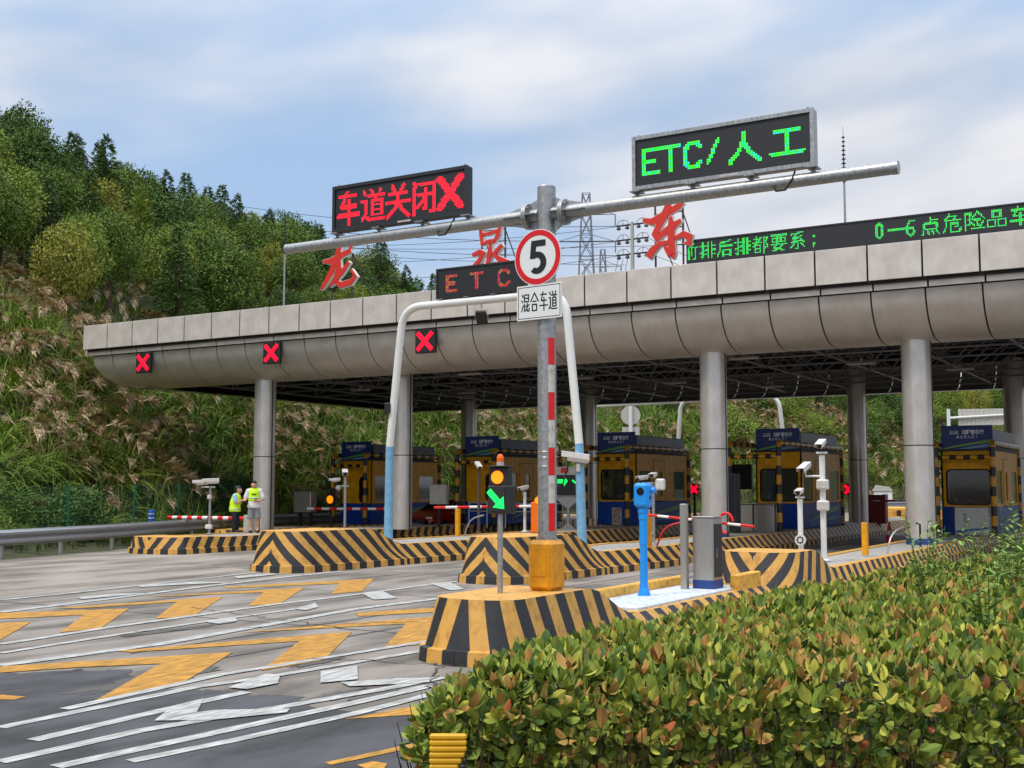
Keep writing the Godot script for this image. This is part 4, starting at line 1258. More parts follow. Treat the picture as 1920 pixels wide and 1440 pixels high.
func make_roof_signs() -> void:
	# long running board on the canopy
	var x0 := -13.9
	var x1 := 4.6
	var t := thing("roof_board", "long black lamp board with running green characters on the canopy roof", "message board", Vector3((x0 + x1) * 0.5, 8.6, -33.9))
	var h := (x1 - x0) * 0.5
	var text := []
	for g in ROOF_TEXT:
		var w := 14.0
		if g[0] in ["0", "6", "semi"]: w = 12.0
		if g[0] == "dash": w = 13.0
		text.append([g[0], g[1], 1.6, w, 14.6, 1.6 if g[0] in ["0", "6", "dash"] else 1.3])
	var cols := int((x1 - x0 - 0.09) / 0.0385)
	led_cabinet(t, Vector3(-h, 0.28, 0), Vector3(h, 1.03, 0), 0.2, led_wide("roof_text", cols, 18, text, [Color(0.02, 1, 0.35), Color(0.05, 1, 0.25), Color(0.02, 0.85, 0.55), Color(0.35, 1.0, 0.15)], 1.1), M.black_frame)
	for k in 8:
		var b := MB.new()
		b.cyl(Vector3(-h + 0.6 + k * (2 * h - 1.2) / 7.0, -0.25, -0.15), Vector3(-h + 0.6 + k * (2 * h - 1.2) / 7.0, 0.3, -0.15), 0.04, 0.04, 8)
		part(b, "prop", M.dark_steel, t)
	# three red cut-out characters on posts
	var long := [[[9.2, 0.2, 0.5], [12.2, 1.2, 1.0], [13.5, 2.4, 0.7], [12.5, 3.4, 0.2]], [[1.2, 6.4, 0.4], [4.0, 6.6, 1.0], [9.0, 5.0, 0.95], [13.3, 3.6, 0.8]], [[8.6, 0.6, 0.6], [7.6, 5.0, 1.1], [5.2, 10.0, 1.05], [1.4, 15.0, 0.7], [0.4, 15.9, 0.2]], [[8.3, 6.0, 0.5], [8.2, 9.0, 1.0], [7.0, 13.4, 1.0], [9.0, 15.2, 1.05], [13.2, 14.6, 1.0], [15.4, 12.8, 0.7], [13.6, 10.2, 0.25]], [[12.6, 7.6, 0.5], [9.6, 10.8, 0.85], [5.6, 14.2, 0.6], [4.4, 15.2, 0.2]]]
	var quan := [[[8.6, 0.0, 0.4], [6.6, 2.0, 0.7], [5.4, 3.2, 0.3]], [[4.2, 2.8, 0.5], [4.6, 5.0, 0.75], [5.0, 8.6, 0.5]], [[4.2, 3.0, 0.5], [9.0, 2.0, 0.75], [12.2, 2.4, 0.8], [11.4, 5.6, 0.75], [9.6, 8.2, 0.5]], [[5.0, 5.2, 0.4], [8.0, 5.0, 0.55], [11.0, 4.4, 0.4]], [[5.0, 8.2, 0.4], [7.8, 7.6, 0.6], [10.2, 7.4, 0.4]], [[8.4, 8.4, 0.5], [8.0, 12.0, 0.85], [7.2, 15.4, 0.8], [5.4, 14.6, 0.2]], [[1.2, 11.4, 0.5], [4.4, 10.6, 0.75], [5.8, 10.8, 0.7], [3.8, 13.6, 0.7], [1.0, 15.4, 0.3]], [[13.0, 9.2, 0.5], [10.4, 11.4, 0.7], [9.2, 12.0, 0.4]], [[9.2, 11.6, 0.4], [12.0, 13.8, 0.9], [15.8, 15.0, 0.5]]]
	var dong := [[[1.0, 5.0, 0.5], [3.6, 5.8, 0.9], [8.0, 4.2, 0.9], [12.2, 2.6, 0.8], [13.6, 1.8, 0.4]], [[9.2, 0.0, 0.6], [8.8, 2.6, 1.1], [6.6, 6.0, 1.0], [4.6, 9.2, 0.95], [5.6, 10.6, 0.7]], [[5.2, 10.4, 0.6], [7.6, 8.8, 0.85], [10.6, 7.4, 0.9], [12.8, 6.2, 0.4]], [[9.6, 5.0, 0.5], [9.8, 8.0, 1.05], [9.8, 12.0, 1.05], [10.2, 14.6, 0.9], [10.4, 15.8, 0.2]], [[2.6, 14.8, 0.9], [3.8, 13.2, 1.0], [6.2, 11.6, 0.6], [8.8, 11.4, 0.4]], [[11.0, 10.6, 0.4], [13.6, 9.8, 0.75], [15.4, 10.8, 1.1], [15.2, 12.6, 0.7], [13.6, 12.0, 0.2]], [[9.6, 14.8, 0.9], [8.0, 12.8, 0.5], [7.4, 12.0, 0.2]]]
	var sets := [["red cut-out character with a long hook standing above the outer lanes on the roof", long, -27.65, 9.32, 1.75, 1.75], ["red cut-out character of stacked box and water strokes on the roof edge", quan, -21.05, 9.45, 1.62, 1.72], ["red cut-out character like a cross with legs beside the running lamp board", dong, -14.55, 9.05, 1.75, 2.0]]
	for d in sets:
		var c := thing("roof_character", d[0], "sign character", Vector3(d[2], 8.6, -33.95), 0.0, "red characters of the station name on the canopy")
		var holder := Node3D.new()
		holder.name = "character"
		c.add_child(holder)
		holder.position = Vector3(0, d[3] - 8.6, 0.1)
		brush_letter(d[1], d[4], d[5], 0.12, holder, M.letter_red, M.letter_side)
		var b := MB.new()
		for x in [-0.42, 0.52]:
			b.cyl(Vector3(x, -0.25, -0.02), Vector3(x, d[3] - 8.6 + d[5] * 0.9, -0.02), 0.035, 0.035, 8)
			b.cyl(Vector3(x, d[3] - 8.6 + d[5] * 0.75, -0.03), Vector3(x + 0.35, -0.25, -1.2), 0.02, 0.02, 6)
		for y in [0.35, 0.75, 1.1]:
			b.cyl(Vector3(-0.42, d[3] - 8.6 + d[5] * y * 0.7, -0.02), Vector3(0.52, d[3] - 8.6 + d[5] * y * 0.7, -0.02), 0.02, 0.02, 6)
		part(b, "support_frame", M.rust_steel, c)
	# lightning rods
	for r in [[-10.05, -38.0, 13.75, "slender ringed lightning rod standing above the running lamp board"], [-34.05, -38.0, 13.85, "slender ringed lightning rod at the hill end of the canopy roof"]]:
		var o := thing("lightning_rod", r[3], "lightning rod", Vector3(r[0], 8.36, r[1]))
		var b := MB.new()
		b.cyl(Vector3.ZERO, Vector3(0, r[2] - 8.36 - 1.9, 0), 0.045, 0.035, 10)
		part(b, "pole", M.galvanised, o)
		b = MB.new()
		var yb: float = r[2] - 8.36 - 1.9
		b.cyl(Vector3(0, yb, 0), Vector3(0, r[2] - 8.36, 0), 0.03, 0.004, 8)
		for k in 11:
			b.lathe(Vector3(0, yb + 0.05 + k * 0.145, 0), [Vector2(0.02, 0), Vector2(0.085 - k * 0.003, 0.02), Vector2(0.085 - k * 0.003, 0.04), Vector2(0.02, 0.06)], 10)
		part(b, "ringed_tip", M.dark_steel, o)
	# lane lamps on the fascia
	for x in [-36.46, -29.71, -22.83, -16.0]:
		if x > -17.0:
			continue
		var lab := {-36.46: "red cross lane lamp at the hill end of the canopy front", -29.71: "red cross lane lamp above the column where two people stand", -22.83: "red cross lane lamp beside the bend of the white portal"}
		var o := thing("lane_lamp", lab[x], "lane signal", Vector3(x, 6.5, ZC - 0.22), 0.0, "red cross lamps on the canopy front")
		var b := MB.new()
		b.box(Vector3(0, 0.39, 0.03), Vector3(0.82, 0.80, 0.14), 0.02)
		part(b, "housing", M.black_plastic, o)
		for s in [-1.0, 1.0]:
			b = MB.new()
			b.xf = Transform3D(Basis(Vector3.BACK, s * 0.80), Vector3(0, 0.39, 0.112 + 0.003 * s))
			b.box(Vector3.ZERO, Vector3(0.15, 0.84, 0.014), 0.004)
			part(b, "lit_bar", M.red_glow, o)
		b = MB.new()
		b.box(Vector3(0, 0.83, -0.06), Vector3(0.5, 0.04, 0.22))
		b.box(Vector3(0, 0.10, -0.28), Vector3(0.06, 0.06, 0.5))
		part(b, "bracket", M.dark_steel, o)

func led_wide(key: String, cols: int, rows: int, text: Array, lit: Array, energy: float) -> StandardMaterial3D:
	var k := 4
	var dots := Image.create(cols, rows, false, Image.FORMAT_RGB8)
	dots.fill(Color.BLACK)
	for g in text:
		ink(dots, g[0], Vector2(g[1], g[2]), Vector2(g[3], g[4]), g[5], Color.WHITE)
	var face := Image.create(cols * k, rows * k, false, Image.FORMAT_RGB8)
	var shine := Image.create(cols * k, rows * k, false, Image.FORMAT_RGB8)
	face.fill(Color(0.135, 0.135, 0.15))
	shine.fill(Color.BLACK)
	rng.seed = 77
	for y in rows:
		for x in cols:
			if dots.get_pixel(x, y).r > 0.5:
				var c: Color = lit[rng.randi() % lit.size()]
				shine.fill_rect(Rect2i(x * k, y * k, k - 1, k - 1), c)
	var m := mat(key, Color.WHITE, 0.5)
	m.albedo_texture = ImageTexture.create_from_image(face)
	m.emission_enabled = true
	m.emission_operator = BaseMaterial3D.EMISSION_OP_ADD
	m.emission = Color.BLACK
	m.emission_texture = ImageTexture.create_from_image(shine)
	m.emission_energy_multiplier = energy
	return m

func rounded(x0: float, y0: float, x1: float, y1: float, r: float) -> Array:
	var out := []
	for c in [[x1 - r, y1 - r, 0.0], [x0 + r, y1 - r, PI * 0.5], [x0 + r, y0 + r, PI], [x1 - r, y0 + r, PI * 1.5]]:
		for i in 6:
			var a: float = c[2] + PI * 0.5 * i / 5.0
			out.append(Vector2(c[0] + r * cos(a), c[1] + r * sin(a)))
	return out

func framing(x0: float, y0: float, x1: float, y1: float) -> Array:
	var out := []
	for c in [Vector2(x1, y1), Vector2(x0, y1), Vector2(x0, y0), Vector2(x1, y0)]:
		for i in 6:
			out.append(c)
	return out

func striped_pipe(p: Array, r: float, band: float, start := 0) -> MB:
	# a pipe painted in black and yellow bands
	var b := MB.new()
	var run := 0.0
	var fine := []
	for i in p.size() - 1:
		var L: float = p[i].distance_to(p[i + 1])
		var done := 0.0
		while done < L - 1e-4:
			var rest: float = (floorf(run / band + 1e-4) + 1.0) * band - run
			var step := maxf(minf(rest, L - done), 1e-3)
			var a: Vector3 = p[i].lerp(p[i + 1], done / L)
			var e: Vector3 = p[i].lerp(p[i + 1], (done + step) / L)
			b.col = Color(0.85, 0.40, 0.015) if (int(floor((run + 1e-4) / band)) + start) % 2 == 0 else Color(0.022, 0.022, 0.025)
			b.cyl(a, e, r, r, 12, i == 0 or i == p.size() - 2)
			run += step
			done += step
	return b

var header_mat: StandardMaterial3D

func booth(label: String, xr: float, z: float, base: float, guard: float, dark_front := false, rear := true) -> Node3D:
	var W := 1.72
	var L := 5.0
	var t := thing("toll_booth", label, "toll booth", Vector3(xr - W * 0.5, base, z), 0.0, "toll booths under the canopy")
	var h := W * 0.5
	var hb := 0.92
	var ht := 2.78
	var b := MB.new()
	b.box(Vector3(0, hb * 0.5, -L * 0.5), Vector3(W + 0.02, hb, L + 0.02), 0.03)
	var low := part(b, "lower_body", M.booth_blue, t)
	# sweeping bands printed along the sides
	for d in [[M.green_band, 0.10, 0.42, 0.22], [M.teal_band, -0.04, 0.26, 0.16]]:
		b = MB.new()
		for k in 14:
			var f0 := k / 14.0
			var f1 := (k + 1) / 14.0
			var y0: float = d[1] + d[2] * pow(f0, 0.6)
			var y1: float = d[1] + d[2] * pow(f1, 0.6)
			b.face([Vector3(h + 0.0125, y0 + 0.08, -0.9 - f0 * 3.8), Vector3(h + 0.0125, y1 + 0.08, -0.9 - f1 * 3.8), Vector3(h + 0.0125, y1 + 0.08 + d[3] * (0.3 + f1 * 0.7), -0.9 - f1 * 3.8), Vector3(h + 0.0125, y0 + 0.08 + d[3] * (0.3 + f0 * 0.7), -0.9 - f0 * 3.8)], Vector3.RIGHT)
		part(b, "printed_band", d[0], low)
	# front and rear walls with a rounded window
	for s in [0, 1]:
		var nm := "front_wall" if s == 0 else "rear_wall"
		b = MB.new()
		b.xf = Transform3D(Basis(Vector3.UP, PI * s), Vector3(0, 0, -L * s))
		if dark_front and s == 0:
			b.ring(framing(-h, hb, h, ht), rounded(0.18, 0.98, 0.62, 2.05, 0.16), -0.06, 0.0)
		else:
			b.ring(framing(-h, hb, h, ht), rounded(-h + 0.17, 1.0, h - 0.17, 2.16, 0.14), -0.06, 0.0)
		var fw := part(b, nm, M.booth_yellow, t)
		b = MB.new()
		b.xf = Transform3D(Basis(Vector3.UP, PI * s), Vector3(0, 0, -L * s))
		if dark_front and s == 0:
			b.ring(rounded(0.15, 0.95, 0.65, 2.08, 0.18), rounded(0.19, 0.99, 0.61, 2.04, 0.15), -0.02, 0.012)
		else:
			b.ring(rounded(-h + 0.15, 0.98, h - 0.15, 2.18, 0.15), rounded(-h + 0.19, 1.02, h - 0.19, 2.14, 0.13), -0.02, 0.012)
		part(b, "window_seal", M.rubber, fw)
		b = MB.new()
		b.xf = Transform3D(Basis(Vector3.UP, PI * s), Vector3(0, 0, -L * s))
		if dark_front and s == 0:
			b.box(Vector3(0.4, 1.5, -0.035), Vector3(0.46, 1.09, 0.01))
		else:
			b.box(Vector3(0, 1.58, -0.035), Vector3(W - 0.32, 1.18, 0.01))
		part(b, "window_pane", M.glass, fw)
	# side walls: window, door with a slit window, window with a green blind
	for s in [-1.0, 1.0]:
		var face_x := Transform3D(Basis(Vector3.UP, PI * 0.5 * s), Vector3(h * s, 0, 0))
		# local x of the wall runs backwards on the +x side
		var zz := func(a: float) -> float: return a if s > 0 else -a
		b = MB.new()
		b.xf = face_x
		for d in [[0.0, 1.55, 0.22, 1.35], [2.72, 5.0, 3.55, 4.75]]:
			var e0 := minf(zz.call(d[0]), zz.call(d[1])); var e1 := maxf(zz.call(d[0]), zz.call(d[1]))
			var i0 := minf(zz.call(d[2]), zz.call(d[3])); var i1 := maxf(zz.call(d[2]), zz.call(d[3]))
			b.ring(framing(e0, hb, e1, ht), rounded(i0, 1.0, i1, 2.12, 0.08), -0.06, -0.001)
		b.box(Vector3(zz.call(2.135), 2.66, -0.03), Vector3(1.17, 0.24, 0.058))
		var sw := part(b, "side_wall", M.booth_yellow, t)
		b = MB.new()
		b.xf = face_x
		var dr0 := minf(zz.call(1.62), zz.call(2.65)); var dr1 := maxf(zz.call(1.62), zz.call(2.65))
		b.ring(framing(dr0, 0.94, dr1, 2.52), rounded(dr0 + 0.42, 1.1, dr1 - 0.22, 2.1, 0.17), -0.05, 0.015)
		var door := part(b, "door", M.booth_yellow, t)
		b = MB.new()
		b.xf = face_x
		b.box(Vector3((dr0 + dr1) * 0.5 + 0.1, 1.6, -0.02), Vector3(0.42, 1.02, 0.01))
		part(b, "door_pane", M.glass, door)
		b = MB.new()
		b.xf = face_x
		b.box(Vector3(dr0 + 0.12, 1.25, 0.03), Vector3(0.04, 0.14, 0.03), 0.008)
		part(b, "door_handle", M.chrome, door)
		b = MB.new()
		b.xf = face_x
		b.box(Vector3(zz.call(0.785), 1.56, -0.035), Vector3(1.15, 1.13, 0.01))
		part(b, "window_pane", M.glass, sw)
		b = MB.new()
		b.xf = face_x
		b.box(Vector3(zz.call(4.15), 1.56, -0.05), Vector3(1.22, 1.13, 0.01))
		part(b, "blind", M.green_blind, sw)
		b = MB.new()
		b.xf = face_x
		b.box(Vector3(zz.call(4.15), 1.56, -0.03), Vector3(1.22, 1.13, 0.01))
		part(b, "window_pane", M.clear_glass, sw)
	# inside: floor, back partition, desk, screens
	b = MB.new()
	b.box(Vector3(0, hb + 0.01, -L * 0.5), Vector3(W - 0.14, 0.02, L - 0.14))
	b.box(Vector3(-0.25, 1.6, -2.75), Vector3(1.1, 1.4, 0.05))
	b.box(Vector3(0, 1.06, -0.42), Vector3(W - 0.2, 0.05, 0.6))
	part(b, "desk", M.interior, t)
	b = MB.new()
	b.box(Vector3(0.38, 1.28, -0.55), Vector3(0.42, 0.34, 0.05), 0.01)
	b.box(Vector3(-0.35, 1.30, -0.95), Vector3(0.46, 0.62, 0.10), 0.04)
	part(b, "screen_and_chair", M.black_plastic, t)
	b = MB.new()
	b.box(Vector3(0.02, 1.12, -0.30), Vector3(0.22, 0.08, 0.12), 0.01)
	b.box(Vector3(-0.45, 1.16, -0.25), Vector3(0.12, 0.16, 0.10), 0.02)
	part(b, "desk_items", M.camera_white, t)
	# roof and header boards
	b = MB.new()
	b.box(Vector3(0, ht + 0.035, -L * 0.5 + 0.02), Vector3(W + 0.10, 0.07, L + 0.14), 0.02)
	var roof := part(b, "roof", M.roof_grey, t)
	b = MB.new()
	b.box(Vector3(0, ht + 0.07 + 0.34, -L * 0.5 - 0.02), Vector3(W - 0.14, 0.64, L - 0.25), 0.02)
	part(b, "side_header", M.booth_dark, roof)
	b = MB.new()
	b.box(Vector3(0, ht + 0.05 + 0.40, 0.035), Vector3(W - 0.10, 0.80, 0.07), 0.01)
	var head := part(b, "front_header", M.booth_blue, roof)
	b = MB.new()
	b.quv(Vector3(-h + 0.07, ht + 0.07, 0.073), Vector3(h - 0.07, ht + 0.07, 0.073), Vector3(h - 0.07, ht + 0.83, 0.073), Vector3(-h + 0.07, ht + 0.83, 0.073))
	part(b, "header_print", header_mat, t)
	# crash frame of banded pipes
	var fr := Node3D.new()
	fr.name = "crash_frame"
	t.add_child(fr)
	for s in [-1.0, 1.0]:
		var x: float = s * (h + 0.03) - 0.03
		part(striped_pipe(bend_path([Vector3(x, 0, guard), Vector3(x, 3.02, guard), Vector3(x, 3.02, -L - 0.2)], 0.16, 4), 0.095, 0.32, 1), "side_pipe", M.pipe_stripes, fr)
		part(striped_pipe([Vector3(x, 2.95, -L - 0.2), Vector3(x, 0, -L - 0.2)], 0.095, 0.32, 0), "rear_post", M.pipe_stripes, fr)
	part(striped_pipe([Vector3(-h - 0.06, 2.56, guard), Vector3(h, 2.56, guard)], 0.075, 0.22, 1), "cross_pipe", M.pipe_stripes, fr)
	return t

func make_header_print() -> void:
	var im := Image.create(400, 200, false, Image.FORMAT_RGB8)
	var navy := Color(0.07, 0.18, 0.45)
	im.fill(navy)
	for x in 400:
		var f := x / 399.0
		var y0 := 198.0 - 78.0 * pow(f, 0.75)
		for y in 200:
			var d := y - y0
			if d > 0 and d < 22.0 * (0.35 + 0.5 * f) + 6.0:
				im.set_pixel(x, y, Color(0.42, 0.66, 0.22))
			elif d > 34.0 and d < 34.0 + 30.0 * f and f > 0.3:
				im.set_pixel(x, y, Color(0.45, 0.62, 0.76))
	var wht := Color(0.95, 0.97, 1.0)
	var k := 0
	for g in ["C", "I", "C", "O"]:
		ink(im, g, Vector2(66 + k * 17, 38), Vector2(18, 22), 4.0, wht)
		k += 1
	im.fill_rect(Rect2i(62, 64, 76, 5), wht)
	k = 0
	for g in ["I", "D", "F"]:
		ink(im, g, Vector2(158 + k * 22, 34), Vector2(28, 38), 8.0, wht)
		k += 1
	k = 0
	for g in ["zhi", "zai", "xing"]:
		ink(im, g, Vector2(232 + k * 36, 33), Vector2(36, 40), 4.6, wht)
		k += 1
	k = 0
	for g in ["xi", "gong", "xing", "ren", "gong", "bang"]:
		ink(im, g, Vector2(118 + k * 30, 82), Vector2(24, 26), 3.2, wht)
		k += 1
	header_mat = print_material("header_print", im)

func make_booths() -> void:
	make_header_print()
	booth("toll booth with white service cabinets in front, behind the broad column with blue foot", -6.3, -41.7, 0.40, 0.5)
	booth("toll booth with stainless kiosk in front beside the broad column", -12.85, -41.9, 0.47, 2.6)
	booth("toll booth with a poster on its blue front behind the pale blue portal leg", -19.35, -41.9, 0.49, 0.9)
	booth("toll booth half hidden behind the amber traffic signal", -25.25, -41.4, 0.44, 0.5, true)
	booth("outermost toll booth by the grassy bank with a slit window in its yellow front", -31.75, -41.3, 0.34, 0.5, true)
	# poster on the third booth
	var p := get_node("toll_booth_002")
	var im := Image.create(64, 128, false, Image.FORMAT_RGB8)
	im.fill(Color(0.72, 0.68, 0.63))
	rng.seed = 9
	for i in 60:
		im.fill_rect(Rect2i(rng.randi_range(4, 48), rng.randi_range(8, 110), rng.randi_range(4, 14), rng.randi_range(3, 9)), Color(0.45 + rng.randf() * 0.3, 0.32 + rng.randf() * 0.25, 0.28 + rng.randf() * 0.2))
	im.fill_rect(Rect2i(34, 8, 22, 12), Color(0.75, 0.15, 0.12))
	var b := MB.new()
	b.quv(Vector3(-0.22, 0.02, 0.02), Vector3(0.20, 0.02, 0.02), Vector3(0.20, 0.68, 0.02), Vector3(-0.22, 0.68, 0.02))
	part(b, "poster", print_material("poster_print", im), p)
	# white service cabinets before the first booth
	var c := thing("service_cabinet", "pair of pale cabinet doors with blue wave below the booth window", "cabinet", Vector3(-6.98, 0.40, -41.15))
	b = MB.new()
	b.box(Vector3(0, 0.46, -0.12), Vector3(1.08, 0.92, 0.4), 0.02)
	part(b, "body", M.cabinet_grey, c)
	for s in [-1.0, 1.0]:
		b = MB.new()
		b.box(Vector3(s * 0.268, 0.48, 0.088), Vector3(0.515, 0.84, 0.02), 0.006)
		var dr := part(b, "door", M.cabinet_grey, c)
		b = MB.new()
		b.lathe(Vector3(s * 0.25 - 0.04, 0.80, 0.10), [Vector2(0.001, -0.03), Vector2(0.05, 0.0), Vector2(0.05, 0.012), Vector2(0.001, 0.012)], 14)
		part(b, "pull", M.camera_white, dr)
	var im2 := Image.create(256, 205, false, Image.FORMAT_RGBA8)
	im2.fill(Color(0.76, 0.75, 0.72))
	for x in 256:
		var yy := 186.0 - 34.0 * x / 255.0
		for y in range(int(yy), mini(205, int(yy + 22.0 - 6.0 * x / 255.0))):
			im2.set_pixel(x, y, Color(0.10, 0.45, 0.72) if y < yy + 8 else Color(0.09, 0.22, 0.52))
	var gk := 0
	for g in ["zhi", "hun", "he", "xing"]:
		ink(im2, g, Vector2(62, 42 + gk * 29), Vector2(24, 26), 2.6, Color(0.16, 0.25, 0.48))
		gk += 1
	b = MB.new()
	b.quv(Vector3(-0.50, 0.08, 0.1005), Vector3(0.50, 0.08, 0.1005), Vector3(0.50, 0.88, 0.1005), Vector3(-0.50, 0.88, 0.1005))
	part(b, "door_print", print_material("cabinet_print", im2), c)
	# stainless kiosk and tall dark board before the second booth
	c = thing("steel_kiosk", "low stainless kiosk standing before the booth window on striped island", "kiosk", Vector3(-13.5, 0.47, -39.3))
	for d in [[-0.55, 0.55], [0.18, 0.62]]:
		b = MB.new()
		b.box(Vector3(d[0], 0.45, 0), Vector3(d[1] + 0.1, 0.92, 0.55), 0.02)
		part(b, "cabinet", M.stainless, c)
	b = MB.new()
	b.box(Vector3(-0.15, 0.93, 0), Vector3(1.5, 0.03, 0.6), 0.01)
	part(b, "counter", M.stainless, c)
	c = thing("tall_cabinet", "tall dark grey steel cabinet close beside the broad column", "cabinet", Vector3(-13.85, 0.47, -37.4))
	b = MB.new()
	b.box(Vector3(0, 0.98, 0), Vector3(0.45, 1.96, 0.5), 0.02)
	part(b, "body", M.roof_grey, c)
	b = MB.new()
	b.box(Vector3(0, 0.98, 0.254), Vector3(0.38, 1.84, 0.012), 0.004)
	part(b, "door", M.dark_steel, c)
	# dark lane display backs beyond the third booth
	c = thing("fee_display", "dark display board on a post behind the lane with red cross lamp", "display", Vector3(-18.2, 0.47, -50.0))
	b = MB.new()
	b.box(Vector3(0, 1.95, 0), Vector3(1.3, 1.1, 0.18), 0.02)
	part(b, "board", M.dark_steel, c)
	b = MB.new()
	b.cyl(Vector3(0, 0, 0), Vector3(0, 1.5, 0), 0.06, 0.06, 10)
	part(b, "post", M.dark_steel, c)

func pole_of(t: Node, h: float, r: float, m: Material, foot := true) -> void:
	var b := MB.new()
	b.cyl(Vector3.ZERO, Vector3(0, h, 0), r, r, 14)
	part(b, "pole", m, t)
	if foot:
		b = MB.new()
		b.lathe(Vector3.ZERO, [Vector2(r * 2.4, 0), Vector2(r * 2.4, 0.02), Vector2(r * 1.1, 0.05)], 14)
		part(b, "foot_plate", m, t)

func boom(t: Node, a: Vector3, b2: Vector3, r: float, n: int, first_red := true) -> void:
	for k in n:
		var b := MB.new()
		b.cyl(a.lerp(b2, float(k) / n), a.lerp(b2, float(k + 1) / n), r, r, 12, k == 0 or k == n - 1)
		part(b, "boom_section", M.boom_red if (k % 2 == 0) == first_red else M.boom_white, t)

func make_equipment() -> void:
	var b: MB
	# amber and green signal on the small island
	var t := thing("traffic_signal", "grey post with amber beacon, amber lamp and a green arrow box", "traffic signal", Vector3(-7.49, 0.72, -12.28), 0.12)
	b = MB.new()
	b.cyl(Vector3.ZERO, Vector3(0, 0.98, 0), 0.033, 0.033, 16)
	part(b, "post", M.galvanised, t)
	b = MB.new()
	b.box(Vector3(0.02, 1.12, 0), Vector3(0.33, 0.34, 0.13), 0.012)
	var bx := part(b, "arrow_box", M.black_plastic, t)
	b = MB.new()
	b.box(Vector3(-0.015, 1.125, 0.068), Vector3(0.21, 0.29, 0.006))
	part(b, "arrow_glass", M.dark_steel, bx)
	b = MB.new()
	b.xf = Transform3D(Basis(Vector3.BACK, -PI * 0.26), Vector3(-0.015, 1.115, 0.072))
	b.prism(PackedVector2Array([Vector2(-0.155, 0.035), Vector2(-0.155, -0.035), Vector2(0.03, -0.035), Vector2(0.03, -0.095), Vector2(0.145, 0.0), Vector2(0.03, 0.095), Vector2(0.03, 0.035)]), 0, 0.008)
	part(b, "green_arrow", M.green_glow, bx)
	b = MB.new()
	b.box(Vector3(0.0, 1.40, -0.01), Vector3(0.26, 0.23, 0.13), 0.012)
	b.box(Vector3(0.0, 1.525, 0.015), Vector3(0.27, 0.012, 0.2), 0.003)
	bx = part(b, "amber_box", M.black_plastic, t)
	b = MB.new()
	b.cyl(Vector3(-0.015, 1.39, 0.05), Vector3(-0.015, 1.39, 0.072), 0.082, 0.075, 24)
	part(b, "amber_lamp", M.amber_glow, bx)
	b = MB.new()
	b.lathe(Vector3(0, 1.53, 0), [Vector2(0.045, 0), Vector2(0.045, 0.045)], 14)
	part(b, "beacon_base", M.cabinet_grey, t)
	b = MB.new()
	b.lathe(Vector3(0, 1.575, 0), [Vector2(0.042, 0), Vector2(0.044, 0.05), Vector2(0.034, 0.085), Vector2(0.001, 0.10)], 16)
	part(b, "beacon_dome", M.amber_dome, t)

	# bright blue camera post
	t = thing("blue_camera_post", "bright blue post with a square camera head on the pale island deck", "camera post", Vector3(-7.63, 0.335, -16.74), 0.10)
	b = MB.new()
	b.lathe(Vector3.ZERO, [Vector2(0.10, 0), Vector2(0.095, 0.03), Vector2(0.068, 0.12), Vector2(0.060, 0.2), Vector2(0.058, 0.75), Vector2(0.066, 0.78), Vector2(0.062, 1.15), Vector2(0.075, 1.17), Vector2(0.072, 1.24), Vector2(0.085, 1.27), Vector2(0.085, 1.33)], 22)
	part(b, "post", M.bright_blue, t)
	b = MB.new()
	b.box(Vector3(0, 1.53, 0), Vector3(0.25, 0.38, 0.24), 0.045)
	b.cyl(Vector3(0.1, 1.60, 0), Vector3(0.2, 1.61, 0.0), 0.04, 0.045, 14)
	var hd := part(b, "head", M.bright_blue, t)
	b = MB.new()
	b.cyl(Vector3(-0.005, 1.59, 0.11), Vector3(-0.005, 1.59, 0.135), 0.062, 0.055, 20)
	part(b, "lens", M.lens, hd)
	b = MB.new()
	b.cyl(Vector3(0.11, 1.49, 0.04), Vector3(0.132, 1.49, 0.04), 0.035, 0.03, 16)
	part(b, "side_lens", M.lens, hd)

	# stainless barrier cabinet with its folded arm
	t = thing("barrier_cabinet", "stainless barrier cabinet with blue foot and narrow steel post on the small island", "barrier machine", Vector3(-7.28, 0.335, -18.5), 0.0)
	b = MB.new()
	b.box(Vector3(0.0, 0.64, 0), Vector3(0.36, 1.04, 0.42), 0.02)
	part(b, "body", M.stainless, t)
	b = MB.new()
	b.box(Vector3(0.0, 0.07, 0), Vector3(0.37, 0.16, 0.43), 0.01)
	part(b, "foot", M.navy_base, t)
	b = MB.new()
	b.box(Vector3(0.185, 0.62, 0.0), Vector3(0.012, 0.86, 0.34), 0.004)
	var dr := part(b, "door", M.dark_steel, t)
	b = MB.new()
	b.box(Vector3(0.197, 0.58, 0.1), Vector3(0.014, 0.16, 0.025), 0.004)
	part(b, "lock", M.chrome, dr)
	b = MB.new()
	b.box(Vector3(-0.26, 0.69, 0.36), Vector3(0.11, 1.38, 0.11), 0.008)
	part(b, "side_post", M.stainless, t)
	b = MB.new()
	b.box(Vector3(0, 1.165, 0), Vector3(0.38, 0.02, 0.44), 0.006)
	part(b, "lid", M.stainless, t)
	# pole barrier across the lane behind the cabinet
	t = thing("barrier_boom", "red and white barrier pole with red hoop guard crossing the lane by the steel cabinet", "barrier boom", Vector3(-10.5, 0.0, -26.4))
	boom(t, Vector3(-1.7, 1.30, -0.6), Vector3(1.5, 1.1, 0.7), 0.032, 9)
	b = MB.new()
	var hoop := []
	for i in 13:
		var a := 0.2 + 4.6 * i / 12.0
		hoop.append(Vector3(0.75 + 0.17 * cos(a), 1.16 + 0.23 * sin(a), 0.46))
	b.tube(hoop, 0.035, 8)
	part(b, "hoop_guard", M.boom_red, t)
	b = MB.new()
	b.box(Vector3(-1.82, 0.95, -0.72), Vector3(0.22, 0.95, 0.22), 0.02)
	part(b, "pivot_box", M.cabinet_yellow, t)

